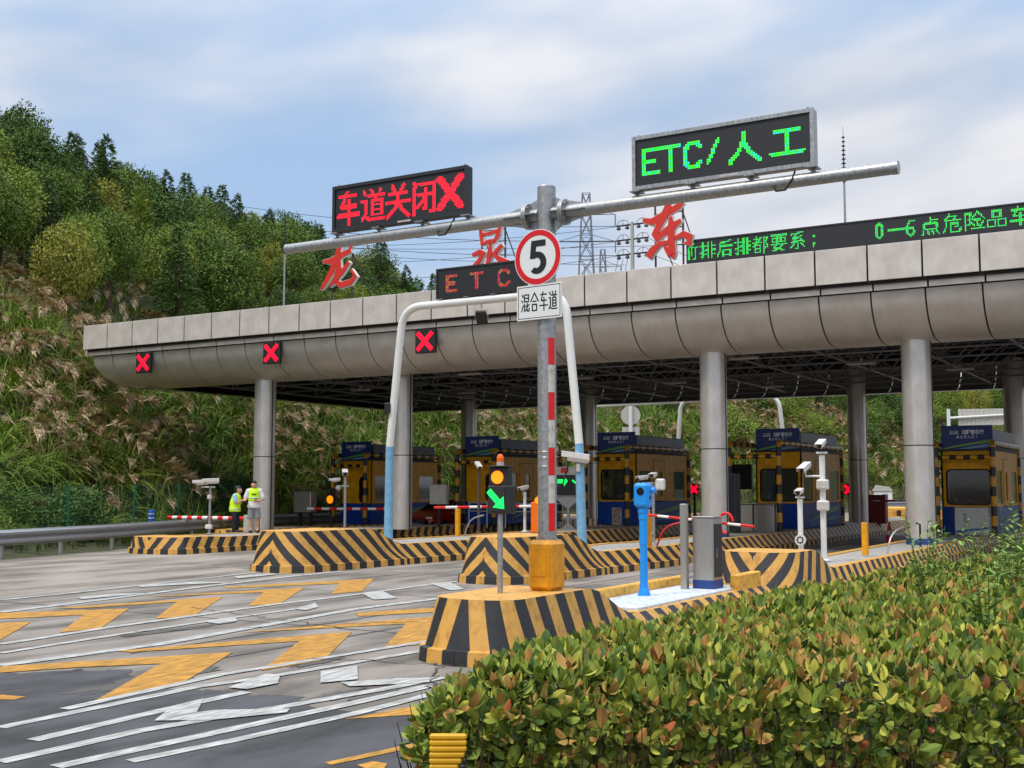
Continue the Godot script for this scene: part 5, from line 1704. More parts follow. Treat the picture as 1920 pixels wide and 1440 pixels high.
	# white camera poles on the island with the V stripes
	t = thing("camera_pole", "short white post with one camera and a round horn beside the taller white post", "camera pole", Vector3(-7.6, 0.42, -24.6))
	pole_of(t, 1.32, 0.055, M.white_steel)
	bullet(t, Vector3(0, 1.46, 0.03), Vector3(0.1, -0.15, 1.0), 1.0)
	b = MB.new()
	b.box(Vector3(0, 1.35, 0), Vector3(0.16, 0.03, 0.14), 0.005)
	part(b, "bracket", M.white_steel, t)
	b = MB.new()
	b.cyl(Vector3(0.02, 0.46, 0.06), Vector3(0.02, 0.46, 0.11), 0.115, 0.115, 20)
	part(b, "horn", M.camera_white, t)
	b = MB.new()
	for k in 8:
		var a := TAU * k / 8.0
		b.cyl(Vector3(0.02 + cos(a) * 0.062, 0.46 + sin(a) * 0.062, 0.108), Vector3(0.02 + cos(a) * 0.062, 0.46 + sin(a) * 0.062, 0.114), 0.022, 0.022, 8)
	part(b, "horn_holes", M.black_plastic, t)
	t = thing("camera_pole", "tall white post with four cameras beside the short one with the horn", "camera pole", Vector3(-7.3, 0.42, -25.25))
	pole_of(t, 2.25, 0.062, M.white_steel)
	bullet(t, Vector3(0, 2.48, 0.05), Vector3(0.05, -0.3, 1.0), 1.15)
	bullet(t, Vector3(-0.34, 1.98, 0.12), Vector3(-0.1, -0.35, 1.0), 1.2)
	b = MB.new()
	b.tube([Vector3(0, 1.80, 0), Vector3(-0.34, 1.80, 0.08), Vector3(-0.34, 1.90, 0.08)], 0.022, 8)
	b.box(Vector3(0, 2.30, 0), Vector3(0.2, 0.04, 0.18), 0.006)
	part(b, "bracket", M.white_steel, t)
	for y in [1.62, 1.17]:
		b = MB.new()
		b.box(Vector3(0.03, y, 0.09), Vector3(0.24, 0.22, 0.18), 0.03)
		var lb := part(b, "flash_unit", M.camera_white, t)
		b = MB.new()
		b.box(Vector3(0.03, y, 0.184), Vector3(0.18, 0.15, 0.008))
		part(b, "flash_glass", M.cabinet_grey, lb)
	# yellow bollards
	var bl := [[-7.05, -27.7, 0.42, 0.75, "yellow square post on the island before the broad column with blue foot"], [-12.25, -27.2, 0.50, 0.80, "yellow square post behind the bright blue camera post"], [-20.0, -30.3, 0.52, 0.80, "yellow square post beside the bent steel hoop"]]
	for d in bl:
		t = thing("yellow_post", d[4], "bollard", Vector3(d[0], d[2], d[1]), 0.0, "yellow square posts on the islands")
		b = MB.new()
		b.box(Vector3(0, d[3] * 0.5, 0), Vector3(0.13, d[3], 0.13), 0.01)
		part(b, "post", M.cabinet_yellow, t)
	# bent hoops
	for d in [[-19.4, -30.2, 0.52, "bent steel hoop beside the yellow post below the red tipped boom", 0.0], [-6.6, -28.6, 0.42, "thin bent steel hoop beside the yellow post before the broad column", 1.2], [-11.9, -27.6, 0.50, "red and white bent hoop behind the bright blue camera post", 0.2]]:
		t = thing("steel_hoop", d[3], "guard hoop", Vector3(d[0], d[2], d[1]), d[4], "bent hoops on the islands")
		b = MB.new()
		b.tube(bend_path([Vector3(-0.3, -0.02, 0), Vector3(-0.12, 0.5, 0), Vector3(0.4, 0.62, 0)], 0.3, 6), 0.022, 8)
		part(b, "pipe", M.stainless if d[0] != -11.9 else M.boom_red, t)
	# little black post by the broad column
	for d in [[-6.85, -32.6, 0.40, "thin black post in front of the broad column with blue foot"], [-29.95, -32.3, 0.0, "thin black post with bent top at the column where people stand"]]:
		t = thing("black_post", d[3], "post", Vector3(d[0], d[2], d[1]), 0.0, "thin black posts")
		b = MB.new()
		b.tube([Vector3.ZERO, Vector3(0, 0.60 + (0.35 if d[2] == 0.0 else 0.0), 0), Vector3(-0.10, 0.63 + (0.35 if d[2] == 0.0 else 0.0), 0)], 0.028, 8)
		part(b, "post", M.black_plastic, t)
	# camera cluster behind the blue post
	t = thing("camera_pole", "thin steel post with a cluster of white cameras behind the blue camera post", "camera pole", Vector3(-12.7, 0.50, -28.5))
	pole_of(t, 1.55, 0.04, M.galvanised)
	bullet(t, Vector3(-0.26, 1.72, 0.06), Vector3(-0.5, -0.1, 1), 0.95)
	bullet(t, Vector3(0.0, 1.78, 0.0), Vector3(0.2, -0.1, 1), 1.1)
	b = MB.new()
	b.box(Vector3(0.22, 1.55, 0.05), Vector3(0.26, 0.30, 0.16), 0.04)
	part(b, "flash_unit", M.camera_white, t)
	b = MB.new()
	b.box(Vector3(0, 1.58, 0), Vector3(0.62, 0.05, 0.06), 0.01)
	b.lathe(Vector3(-0.02, 0.28, 0.05), [Vector2(0.001, -0.05), Vector2(0.05, 0), Vector2(0.001, 0.05)], 10)
	part(b, "bracket", M.galvanised, t)
	# camera on a dark pole and camera on a white pole by the orange machine
	t = thing("camera_pole", "brown pole with a single small camera behind the amber signal", "camera pole", Vector3(-20.3, 0.52, -31.97))
	pole_of(t, 2.05, 0.05, M.rust_steel)
	bullet(t, Vector3(0, 2.15, 0.05), Vector3(0.75, -0.45, 0.6), 1.1)
	t = thing("camera_pole", "white post with a single camera beside the orange barrier machine", "camera pole", Vector3(-19.55, 0.52, -33.6))
	pole_of(t, 1.3, 0.05, M.white_steel)
	bullet(t, Vector3(0, 1.42, 0.05), Vector3(-0.35, -0.2, 1.0), 1.1)
	t = thing("barrier_machine", "orange barrier machine with amber lamp and red tipped boom", "barrier machine", Vector3(-19.0, 0.50, -33.5))
	b = MB.new()
	b.box(Vector3(0, 0.5, 0), Vector3(0.36, 1.0, 0.36), 0.03)
	part(b, "body", M.cabinet_orange, t)
	b = MB.new()
	b.box(Vector3(0.12, 0.45, 0.185), Vector3(0.10, 0.8, 0.01))
	part(b, "notice", M.cabinet_yellow, t)
	b = MB.new()
	b.cyl(Vector3(0.1, 1.05, 0.16), Vector3(0.1, 1.05, 0.2), 0.12, 0.11, 20)
	part(b, "amber_lamp", M.amber_glow, t)
	b = MB.new()
	b.box(Vector3(0.1, 1.05, 0.1), Vector3(0.3, 0.3, 0.12), 0.02)
	part(b, "lamp_box", M.black_plastic, t)
	boom(t, Vector3(-4.0, 0.78, 0.1), Vector3(-0.15, 0.86, 0.1), 0.05, 8)
	# display on a forked stand
	t = thing("fee_display", "grey display with green arrow lamps on a forked steel stand", "display", Vector3(-19.6, 0.49, -36.7), 0.15)
	b = MB.new()
	b.box(Vector3(0, 1.68, 0), Vector3(0.98, 1.05, 0.16), 0.02)
	part(b, "board", M.cabinet_grey, t)
	b = MB.new()
	b.box(Vector3(0, 1.55, 0.084), Vector3(0.88, 0.72, 0.012))
	part(b, "screen", M.dark_steel, t)
	b = MB.new()
	b.prism(PackedVector2Array([Vector2(-0.36, 1.62), Vector2(-0.12, 1.62), Vector2(-0.12, 1.52), Vector2(0.02, 1.70), Vector2(-0.12, 1.86), Vector2(-0.12, 1.76), Vector2(-0.36, 1.76)]), 0.090, 0.096)
	b.xf = Transform3D(Basis(Vector3.BACK, -0.7), Vector3(0.25, 1.68, 0))
	b.box(Vector3(0, 0, 0.093), Vector3(0.16, 0.05, 0.006))
	part(b, "green_arrow", M.green_glow, t)
	b = MB.new()
	b.box(Vector3(-0.1, 2.07, 0.086), Vector3(0.28, 0.18, 0.01))
	part(b, "red_lamp", M.boom_red, t)
	b = MB.new()
	b.cyl(Vector3.ZERO, Vector3(0, 0.85, 0), 0.06, 0.05, 12)
	b.prism(PackedVector2Array([Vector2(-0.05, 0.75), Vector2(0.05, 0.75), Vector2(0.42, 1.06), Vector2(0.42, 1.14), Vector2(-0.42, 1.14), Vector2(-0.42, 1.06)]), -0.04, 0.04)
	b.prism(PackedVector2Array([Vector2(-0.3, 0), Vector2(0.3, 0), Vector2(0.06, 0.2), Vector2(-0.06, 0.2)]), -0.03, 0.03)
	part(b, "stand", M.galvanised, t)
	# barrier cabinets of the outer lanes
	t = thing("control_box", "square pale steel box on a stand beside the column near the red car", "control box", Vector3(-25.95, 0.44, -38.0))
	b = MB.new()
	b.box(Vector3(0, 1.25, 0), Vector3(0.76, 0.76, 0.22), 0.015)
	part(b, "box", M.cabinet_grey, t)
	b = MB.new()
	b.box(Vector3(0, 1.25, 0.113), Vector3(0.68, 0.68, 0.01), 0.003)
	part(b, "door", M.cabinet_grey, t)
	b = MB.new()
	b.cyl(Vector3(0, 0, 0), Vector3(0, 0.9, 0), 0.06, 0.06, 10)
	part(b, "stand", M.dark_steel, t)
	t = thing("control_box", "square stainless barrier box whose red and white boom crosses before the outermost booth", "barrier machine", Vector3(-32.7, 0.36, -38.0))
	b = MB.new()
	b.box(Vector3(0, 1.0, 0), Vector3(0.92, 0.86, 0.4), 0.02)
	part(b, "box", M.stainless, t)
	b = MB.new()
	b.box(Vector3(-0.25, 0.3, 0), Vector3(0.1, 0.6, 0.2))
	b.box(Vector3(0.3, 0.3, 0), Vector3(0.1, 0.6, 0.2))
	part(b, "stand", M.dark_steel, t)
	boom(t, Vector3(0.35, 0.72, 0.25), Vector3(5.1, 0.76, 0.25), 0.055, 12, false)
	t = thing("amber_signal", "black lamp head with amber disc before the outermost booth", "traffic signal", Vector3(-31.55, 0.36, -38.3))
	b = MB.new()
	b.box(Vector3(0, 1.10, 0), Vector3(0.36, 0.44, 0.16), 0.02)
	part(b, "lamp_head", M.black_plastic, t)
	b = MB.new()
	b.cyl(Vector3(0, 1.10, 0.08), Vector3(0, 1.10, 0.11), 0.165, 0.155, 22)
	part(b, "amber_lamp", M.amber_glow, t)
	b = MB.new()
	b.cyl(Vector3.ZERO, Vector3(0, 0.9, 0), 0.05, 0.05, 10)
	part(b, "post", M.dark_steel, t)
	t = thing("camera_pole", "thin steel post with two white cameras before the outermost booth", "camera pole", Vector3(-25.35, 0.46, -31.5))
	pole_of(t, 1.85, 0.045, M.galvanised)
	bullet(t, Vector3(0.02, 2.0, 0.05), Vector3(0.7, -0.25, 0.8), 1.35)
	bullet(t, Vector3(-0.34, 1.75, 0.1), Vector3(-0.6, -0.1, 1), 1.05)
	b = MB.new()
	b.box(Vector3(-0.1, 1.55, 0), Vector3(0.5, 0.06, 0.06), 0.01)
	b.lathe(Vector3(-0.25, 1.48, 0.05), [Vector2(0.001, -0.12), Vector2(0.11, -0.02), Vector2(0.1, 0.08), Vector2(0.001, 0.1)], 12)
	part(b, "bracket", M.galvanised, t)
	t = thing("camera_pole", "thin steel post with two white cameras side by side near the two people", "camera pole", Vector3(-28.1, 0.46, -28.0))
	pole_of(t, 1.55, 0.04, M.galvanised)
	bullet(t, Vector3(-0.32, 1.66, 0.06), Vector3(-0.9, -0.05, 0.6), 1.35)
	bullet(t, Vector3(0.14, 1.70, 0.06), Vector3(-0.8, -0.05, 0.9), 1.45)
	b = MB.new()
	b.box(Vector3(-0.1, 1.52, 0), Vector3(0.6, 0.05, 0.06), 0.01)
	part(b, "bracket", M.camera_white, t)
	for y in [[1.2, 0.11], [0.24, 0.24]]:
		b = MB.new()
		b.box(Vector3(0.02, y[0], 0.05), Vector3(y[1], 0.14, 0.12), 0.02)
		part(b, "junction_box", M.camera_white, t)
	# long boom of the wide lane by the bank
	t = thing("barrier_boom", "red and white barrier pole behind the two people, over the guardrail", "barrier boom", Vector3(-29.3, 0.0, -31.0))
	boom(t, Vector3(-3.9, 0.86, 0), Vector3(-0.1, 0.88, 0), 0.07, 15)
	b = MB.new()
	b.box(Vector3(0.1, 0.5, 0), Vector3(0.3, 1.0, 0.3), 0.02)
	part(b, "pivot_box", M.cabinet_grey, t)
	# red cross lamps on posts beyond the booths
	for d in [[-20.95, -51.7, "small red cross lamp on a post between the column and the poster booth"], [-13.75, -51.6, "small red cross lamp on a post behind the booth with the steel kiosk"]]:
		t = thing("lane_lamp", d[2], "lane signal", Vector3(d[0], 0.45, d[1]), 0.0, "red cross lamps on posts")
		b = MB.new()
		b.box(Vector3(0, 1.42, 0), Vector3(0.46, 0.5, 0.14), 0.02)
		part(b, "housing", M.black_plastic, t)
		for s in [-1.0, 1.0]:
			b = MB.new()
			b.xf = Transform3D(Basis(Vector3.BACK, s * 0.785), Vector3(0, 1.42, 0.078 + 0.003 * s))
			b.box(Vector3.ZERO, Vector3(0.13, 0.50, 0.012), 0.004)
			part(b, "lit_bar", M.red_glow, t)
		b = MB.new()
		b.cyl(Vector3.ZERO, Vector3(0, 1.2, 0), 0.06, 0.06, 10)
		part(b, "post", M.dark_steel, t)
	# red machine, cone and striped blocks in the lane beyond
	t = thing("barrier_machine", "dark red barrier machine beside the rear column", "barrier machine", Vector3(-12.3, 0.45, -50.6))
	b = MB.new()
	b.box(Vector3(0, 0.6, 0), Vector3(0.7, 1.2, 0.45), 0.02)
	part(b, "body", M.cabinet_red, t)
	b = MB.new()
	b.box(Vector3(0.0, 0.95, 0.228), Vector3(0.3, 0.04, 0.006))
	part(b, "plate", M.sign_white, t)
	boom(t, Vector3(0.35, 0.95, 0), Vector3(3.4, 1.0, 0), 0.05, 8)
	t = thing("traffic_cone", "folded red traffic cone standing in the lane before the broad column", "traffic cone", Vector3(-10.3, 0.0, -43.9))
	b = MB.new()
	b.lathe(Vector3(0, 0.03, 0), [Vector2(0.15, 0), Vector2(0.025, 0.68), Vector2(0.001, 0.69)], 16)
	part(b, "cone", M.boom_red, t)
	b = MB.new()
	b.lathe(Vector3(0, 0.03, 0), [Vector2(0.112, 0.22), Vector2(0.082, 0.38)], 16)
	part(b, "band", M.sign_white, t)
	b = MB.new()
	b.box(Vector3(0, 0.015, 0), Vector3(0.38, 0.03, 0.38), 0.01)
	part(b, "base", M.boom_red, t)
	rng.seed = 12
	for d in [[-12.9, -61.5, 0.6, "striped yellow block far down the lane", true], [-14.4, -66.0, 0.9, "plain yellow block behind the striped one", false], [-11.9, -58.0, 0.55, "low plain yellow block next to the striped one", false]]:
		t = thing("barrier_block", d[3], "barrier block", Vector3(d[0], 0, d[1]), 0.0, "yellow blocks in the far lane")
		if d[4]:
			b = MB.new()
			for k in 12:
				b.col = YEL if k % 2 == 0 else BLK
				b.box(Vector3(-1.2 + k * 0.22, 0.4, 0), Vector3(0.22, 0.8, 0.4))
			part(b, "body", M.stripes, t)
		else:
			b = MB.new()
			b.box(Vector3(0, d[2] * 0.5, 0), Vector3(2.4, d[2], 0.5), 0.08)
			part(b, "body", M.yellow_kerb, t)
	# steel rail fence beside the amber signal lane
	t = thing("pipe_fence", "low stainless pipe fence along the island behind the amber signal", "fence", Vector3(-24.6, 0.46, -37.5))
	for k in 6:
		b = MB.new()
		b.cyl(Vector3(0.35 + k * 0.8, 0, 0), Vector3(0.35 + k * 0.8, 0.95, 0), 0.025, 0.025, 8)
		part(b, "post", M.stainless, t)
	for y in [0.93, 0.62]:
		b = MB.new()
		b.cyl(Vector3(0.35, y, 0), Vector3(4.35, y, 0), 0.022, 0.022, 8)
		part(b, "rail", M.stainless, t)
	make_guardrail()
	make_marker()
	make_car()

func wbeam(a: Vector3, e: Vector3) -> MB:
	var b := MB.new()
	var d := (e - a)
	var nn := Vector3(-d.z, 0, d.x).normalized()
	if nn.x < 0.0: nn = -nn
	var prof := [Vector2(0.0, 0.0), Vector2(0.03, 0.03), Vector2(0.08, 0.055), Vector2(0.085, 0.10), Vector2(0.03, 0.135), Vector2(0.0, 0.16), Vector2(0.03, 0.185), Vector2(0.085, 0.22), Vector2(0.08, 0.265), Vector2(0.03, 0.29), Vector2(0.0, 0.32)]
	for i in prof.size() - 1:
		var p: Vector2 = prof[i] * Vector2(1.1, 1.4)
		var q: Vector2 = prof[i + 1] * Vector2(1.1, 1.4)
		var t2 := (q - p)
		var out := nn * t2.y - Vector3.UP * t2.x
		b.face([a + nn * p.x + Vector3.UP * p.y, e + nn * p.x + Vector3.UP * p.y, e + nn * q.x + Vector3.UP * q.y, a + nn * q.x + Vector3.UP * q.y], out)
		b.face([a + nn * (p.x - 0.006) + Vector3.UP * p.y, e + nn * (p.x - 0.006) + Vector3.UP * p.y, e + nn * (q.x - 0.006) + Vector3.UP * q.y, a + nn * (q.x - 0.006) + Vector3.UP * q.y], -out)
	return b

func make_guardrail() -> void:
	var runs := [[[Vector3(-27.4, 0, 2), Vector3(-27.7, 0, -10), Vector3(-28.6, 0, -20.2), Vector3(-30.0, 0, -25.2), Vector3(-32.3, 0, -31.0), Vector3(-34.2, 0, -35.5)], "grey corrugated guardrail curving along the foot of the grassy bank"], [[Vector3(-34.6, 0, -37.2), Vector3(-34.9, 0, -40.5), Vector3(-35.0, 0, -52)], "further stretch of corrugated guardrail behind the column and steel box"]]
	for r in runs:
		var p: Array = r[0]
		var t := thing("guardrail", r[1], "guardrail", p[0], 0.0, "guardrails along the bank")
		for i in p.size() - 1:
			var a: Vector3 = p[i] - p[0]
			var e: Vector3 = p[i + 1] - p[0]
			part(wbeam(a + Vector3(0, 0.36, 0), e + Vector3(0, 0.36, 0)), "beam", M.galvanised, t)
			var n := int(ceil(a.distance_to(e) / 4.0))
			for k in n:
				var b := MB.new()
				var q := a.lerp(e, (k + 0.3) / n)
				b.cyl(q + Vector3(-0.08, 0, 0), q + Vector3(-0.08, 0.80, 0), 0.065, 0.065, 12)
				part(b, "post", M.galvanised, t)
	# blue barrels and green fence on the verge
	for d in [[-33.02, -30.0, "blue tall canister standing behind the guardrail, one of a pair"], [-33.22, -30.25, "blue tall canister standing behind the guardrail, one of a pair"]]:
		var t := thing("blue_canister", d[2], "canister", Vector3(d[0], 0.25, d[1]), 0.0, "pair of blue canisters")
		var b := MB.new()
		b.lathe(Vector3.ZERO, [Vector2(0.085, 0), Vector2(0.085, 0.85), Vector2(0.07, 0.9), Vector2(0.001, 0.91)], 16)
		part(b, "body", M.barrel_blue, t)
		b = MB.new()
		for y in [0.45, 0.6, 0.75]:
			b.lathe(Vector3(0, y, 0), [Vector2(0.0855, 0), Vector2(0.0875, 0.005), Vector2(0.0875, 0.03), Vector2(0.0855, 0.035)], 16)
		part(b, "white_ring", M.sign_white, t)
	var f := thing("mesh_fence", "green wire mesh fence with leaning posts at the foot of the bank", "fence", Vector3(-31.2, 0.2, -21.5))
	var pts := [Vector3(0, 0, 0), Vector3(-0.9, 0.1, -4.2), Vector3(-2.2, 0.15, -8.0), Vector3(-3.6, 0.2, -11.5), Vector3(-4.6, 0.2, -15.5)]
	for i in pts.size():
		var b := MB.new()
		b.cyl(pts[i], pts[i] + Vector3(0.12, 1.75, 0.1 * (i % 2)), 0.035, 0.035, 8)
		part(b, "post", M.fence_green, f)
		if i < pts.size() - 1:
			b = MB.new()
			var a: Vector3 = pts[i]
			var e: Vector3 = pts[i + 1]
			for k in 14:
				var y := 0.12 + k * 0.12
				b.cyl(a + Vector3(0.1, y, 0), e + Vector3(0.1, y, 0), 0.0025, 0.0025, 4, false)
			for k in 30:
				var q := a.lerp(e, k / 30.0)
				b.cyl(q + Vector3(0.1, 0.1, 0), q + Vector3(0.1, 1.68, 0), 0.0025, 0.0025, 4, false)
			part(b, "wire_mesh", M.fence_green, f)

func make_marker() -> void:
	# reflective end board at the corner of the hedge
	var t := thing("end_marker", "ribbed yellow board with black diagonal at the corner of the hedge", "marker board", Vector3(-3.02, 0.0, -4.62), 0.55)
	var b := MB.new()
	var n := 22
	for i in n:
		var y := 0.28 + i * 0.027
		# ribs, painted in diagonal halves
		var cut := clampf(-0.16 + (y - 0.45) * 0.55, -0.15, 0.02)
		b.col = Color(0.80, 0.42, 0.01)
		var p := [Vector3(-0.15, y, 0), Vector3(0.15, y, 0)]
		for h in [[-0.15, cut], [cut, 0.02]]:
			b.col = Color(0.80, 0.42, 0.01) if h[0] == -0.15 else Color(0.02, 0.02, 0.022)
			if h[1] - h[0] < 0.005:
				continue
			b.box(Vector3((h[0] + h[1]) * 0.5, y + 0.0135, 0), Vector3(h[1] - h[0], 0.027, 0.03), 0.008)
	part(b, "ribbed_face", M.pipe_stripes, t)
	b = MB.new()
	b.cyl(Vector3(-0.065, 0, -0.05), Vector3(-0.065, 0.84, -0.05), 0.03, 0.03, 10)
	part(b, "post", M.galvanised, t)

func make_car() -> void:
	var t := thing("parked_car", "red car waiting in the outer lane, half hidden behind column and fence", "car", Vector3(-28.75, 0.0, -42.6))
	# side outline swept across the width
	var b := MB.new()
	var secs := [[2.2, 0.35, 0.62, 0.66], [2.05, 0.25, 0.74, 0.80], [1.2, 0.22, 0.92, 0.88], [0.75, 0.22, 0.98, 0.90], [-1.0, 0.22, 1.0, 0.90], [-1.7, 0.24, 0.98, 0.88], [-2.15, 0.30, 0.86, 0.82], [-2.25, 0.40, 0.70, 0.74]]
	for i in secs.size() - 1:
		var A := car_section(secs[i])
		var B := car_section(secs[i + 1])
		for k in A.size():
			var j := (k + 1) % A.size()
			var c: Vector3 = (A[k] + A[j]) * 0.5
			b.face([A[k], A[j], B[j], B[k]], Vector3(c.x, c.y - 0.6, 0.0))
	b.face(car_section(secs[0]), Vector3.BACK)
	b.face(car_section(secs[-1]), Vector3.FORWARD)
	part(b, "body", M.car_red, t)
	b = MB.new()
	var rf := [[0.9, 0.96, 0.97, 0.80], [0.15, 0.96, 1.42, 0.62], [-0.9, 0.96, 1.45, 0.62], [-1.65, 0.96, 1.0, 0.76]]
	for i in rf.size() - 1:
		var A := cabin_section(rf[i])
		var B := cabin_section(rf[i + 1])
		for k in A.size() - 1:
			var c: Vector3 = (A[k] + A[k + 1]) * 0.5
			b.face([A[k], A[k + 1], B[k + 1], B[k]], Vector3(c.x, c.y - 0.9, c.z * 0.3))
	part(b, "cabin", M.car_red, t)
	b = MB.new()
	b.face([Vector3(-0.70, 1.0, 0.88), Vector3(0.70, 1.0, 0.88), Vector3(0.56, 1.38, 0.22), Vector3(-0.56, 1.38, 0.22)], Vector3(0, 0.5, 1))
	part(b, "windscreen", M.lens, t)
	for s in [-1.0, 1.0]:
		b = MB.new()
		b.face([Vector3(s * 0.80, 1.0, 0.6), Vector3(s * 0.80, 1.0, -1.3), Vector3(s * 0.645, 1.38, -0.9), Vector3(s * 0.645, 1.38, 0.1)], Vector3(s, 0.3, 0))
		part(b, "side_window", M.lens, t)
		b = MB.new()
		b.box(Vector3(s * 0.60, 0.70, 2.12), Vector3(0.32, 0.15, 0.12), 0.04)
		part(b, "headlight", M.chrome, t)
		for z in [1.35, -1.35]:
			b = MB.new()
			b.cyl(Vector3(s * 0.70, 0.31, z), Vector3(s * 0.90, 0.31, z), 0.31, 0.31, 22)
			var wh := part(b, "wheel", M.rubber, t)
			b = MB.new()
			b.cyl(Vector3(s * 0.88, 0.31, z), Vector3(s * 0.91, 0.31, z), 0.19, 0.18, 16)
			part(b, "rim", M.chrome, wh)
	b = MB.new()
	b.box(Vector3(0, 0.55, 2.19), Vector3(0.9, 0.20, 0.06), 0.02)
	part(b, "grille", M.black_plastic, t)
	b = MB.new()
	b.box(Vector3(0, 0.42, 2.24), Vector3(0.44, 0.14, 0.02), 0.004)
	part(b, "number_plate", M.barrel_blue, t)

func car_section(s: Array) -> Array:
	var w: float = s[3]
	return [Vector3(-w * 0.92, s[1], s[0]), Vector3(-w, s[1] + 0.15, s[0]), Vector3(-w, s[2] - 0.16, s[0]), Vector3(-w * 0.88, s[2], s[0]), Vector3(w * 0.88, s[2], s[0]), Vector3(w, s[2] - 0.16, s[0]), Vector3(w, s[1] + 0.15, s[0]), Vector3(w * 0.92, s[1], s[0])]

func cabin_section(s: Array) -> Array:
	return [Vector3(-0.82, s[1], s[0]), Vector3(-s[3], s[2] - 0.05, s[0]), Vector3(-s[3] + 0.1, s[2], s[0]), Vector3(s[3] - 0.1, s[2], s[0]), Vector3(s[3], s[2] - 0.05, s[0]), Vector3(0.82, s[1], s[0])]

# ---- people: tapered bones joined by a smooth field, meshed as surface nets
func field_mesh(bones: Array, cell: float, soft: float, cut_low := -1e9, cut_high := 1e9) -> MB:
	var lo := Vector3.ONE * 1e9
	var hi := -lo
	for s in bones:
		var m: float = maxf(s[2], s[3]) + soft + cell * 2.0
		for k in 2:
			lo = lo.min(s[k] - Vector3.ONE * m)
			hi = hi.max(s[k] + Vector3.ONE * m)
	var nx := int((hi.x - lo.x) / cell) + 2
	var ny := int((hi.y - lo.y) / cell) + 2
	var nz := int((hi.z - lo.z) / cell) + 2
	var f := PackedFloat32Array()
	f.resize(nx * ny * nz)
	f.fill(1.0)
	for s in bones:
		var a: Vector3 = s[0]
		var b: Vector3 = s[1]
		var ra: float = s[2]
		var rb: float = s[3]
		var fl: Vector3 = s[4] if s.size() > 4 else Vector3.ONE
		var m := maxf(ra, rb) / minf(fl.x, minf(fl.y, fl.z)) * 1.0 + soft + cell * 2.0
		var l2 := (a.min(b) - Vector3.ONE * m - lo) / cell
		var h2 := (a.max(b) + Vector3.ONE * m - lo) / cell
		var ab := (b - a) * fl
		var d2 := maxf(ab.length_squared(), 1e-9)
		for z in range(maxi(0, int(l2.z)), mini(nz, int(h2.z) + 1)):
			for y in range(maxi(0, int(l2.y)), mini(ny, int(h2.y) + 1)):
				var row := (z * ny + y) * nx
				for x in range(maxi(0, int(l2.x)), mini(nx, int(h2.x) + 1)):
					var p := (lo + Vector3(x, y, z) * cell - a) * fl
					var t := clampf(p.dot(ab) / d2, 0.0, 1.0)
					var d := (p - ab * t).length() - lerpf(ra, rb, t)
					var o := f[row + x]
					var h := maxf(soft - absf(o - d), 0.0) / soft
					f[row + x] = minf(o, d) - h * h * soft * 0.25
	for y in ny:
		var yy := lo.y + y * cell
		if yy < cut_low or yy > cut_high:
			for z in nz:
				for x in nx:
					f[(z * ny + y) * nx + x] = maxf(f[(z * ny + y) * nx + x], 0.004)
	var ids := {}
	var vs := PackedVector3Array()
	var step := [1, nx, nx * ny]
	var corner := [0, 1, nx, nx + 1, nx * ny, nx * ny + 1, nx * ny + nx, nx * ny + nx + 1]
	var edges := [[0, 1], [2, 3], [4, 5], [6, 7], [0, 2], [1, 3], [4, 6], [5, 7], [0, 4], [1, 5], [2, 6], [3, 7]]
	for z in nz - 1:
		for y in ny - 1:
			for x in nx - 1:
				var i := (z * ny + y) * nx + x
				var neg := 0
				for c in corner:
					if f[i + c] < 0.0:
						neg += 1
				if neg == 0 or neg == 8:
					continue
				var sum := Vector3.ZERO
				var cnt := 0
				for e in edges:
					var fa := f[i + corner[e[0]]]
					var fb := f[i + corner[e[1]]]
					if (fa < 0.0) != (fb < 0.0):
						var t := fa / (fa - fb)
						var pa := Vector3(e[0] & 1, (e[0] >> 1) & 1, e[0] >> 2)
						var pb := Vector3(e[1] & 1, (e[1] >> 1) & 1, e[1] >> 2)
						sum += pa.lerp(pb, t)
						cnt += 1
				ids[i] = vs.size()
				vs.append(lo + (Vector3(x, y, z) + sum / cnt) * cell)
	var tris := PackedInt32Array()
	for i in ids:
		for ax in 3:
			var j: int = i + step[ax]
			if j >= f.size():
				continue
			if (f[i] < 0.0) == (f[j] < 0.0):
				continue
			var u: int = step[(ax + 1) % 3]
			var w: int = step[(ax + 2) % 3]
			if not (ids.has(i - u) and ids.has(i - w) and ids.has(i - u - w)):
				continue
			var q := [ids[i], ids[i - u], ids[i - u - w], ids[i - w]]
			if f[i] < 0.0:
				q.reverse()
			tris.append_array([q[0], q[1], q[2], q[0], q[2], q[3]])
	var ns := PackedVector3Array()
	ns.resize(vs.size())
	for k in range(0, tris.size(), 3):
		var nn := (vs[tris[k + 1]] - vs[tris[k]]).cross(vs[tris[k + 2]] - vs[tris[k]])
		for m2 in 3:
			ns[tris[k + m2]] += nn
	var mb := MB.new()
	for k in range(0, tris.size(), 3):
		for m2 in [0, 2, 1]:
			mb.put(vs[tris[k + m2]], ns[tris[k + m2]])
	return mb

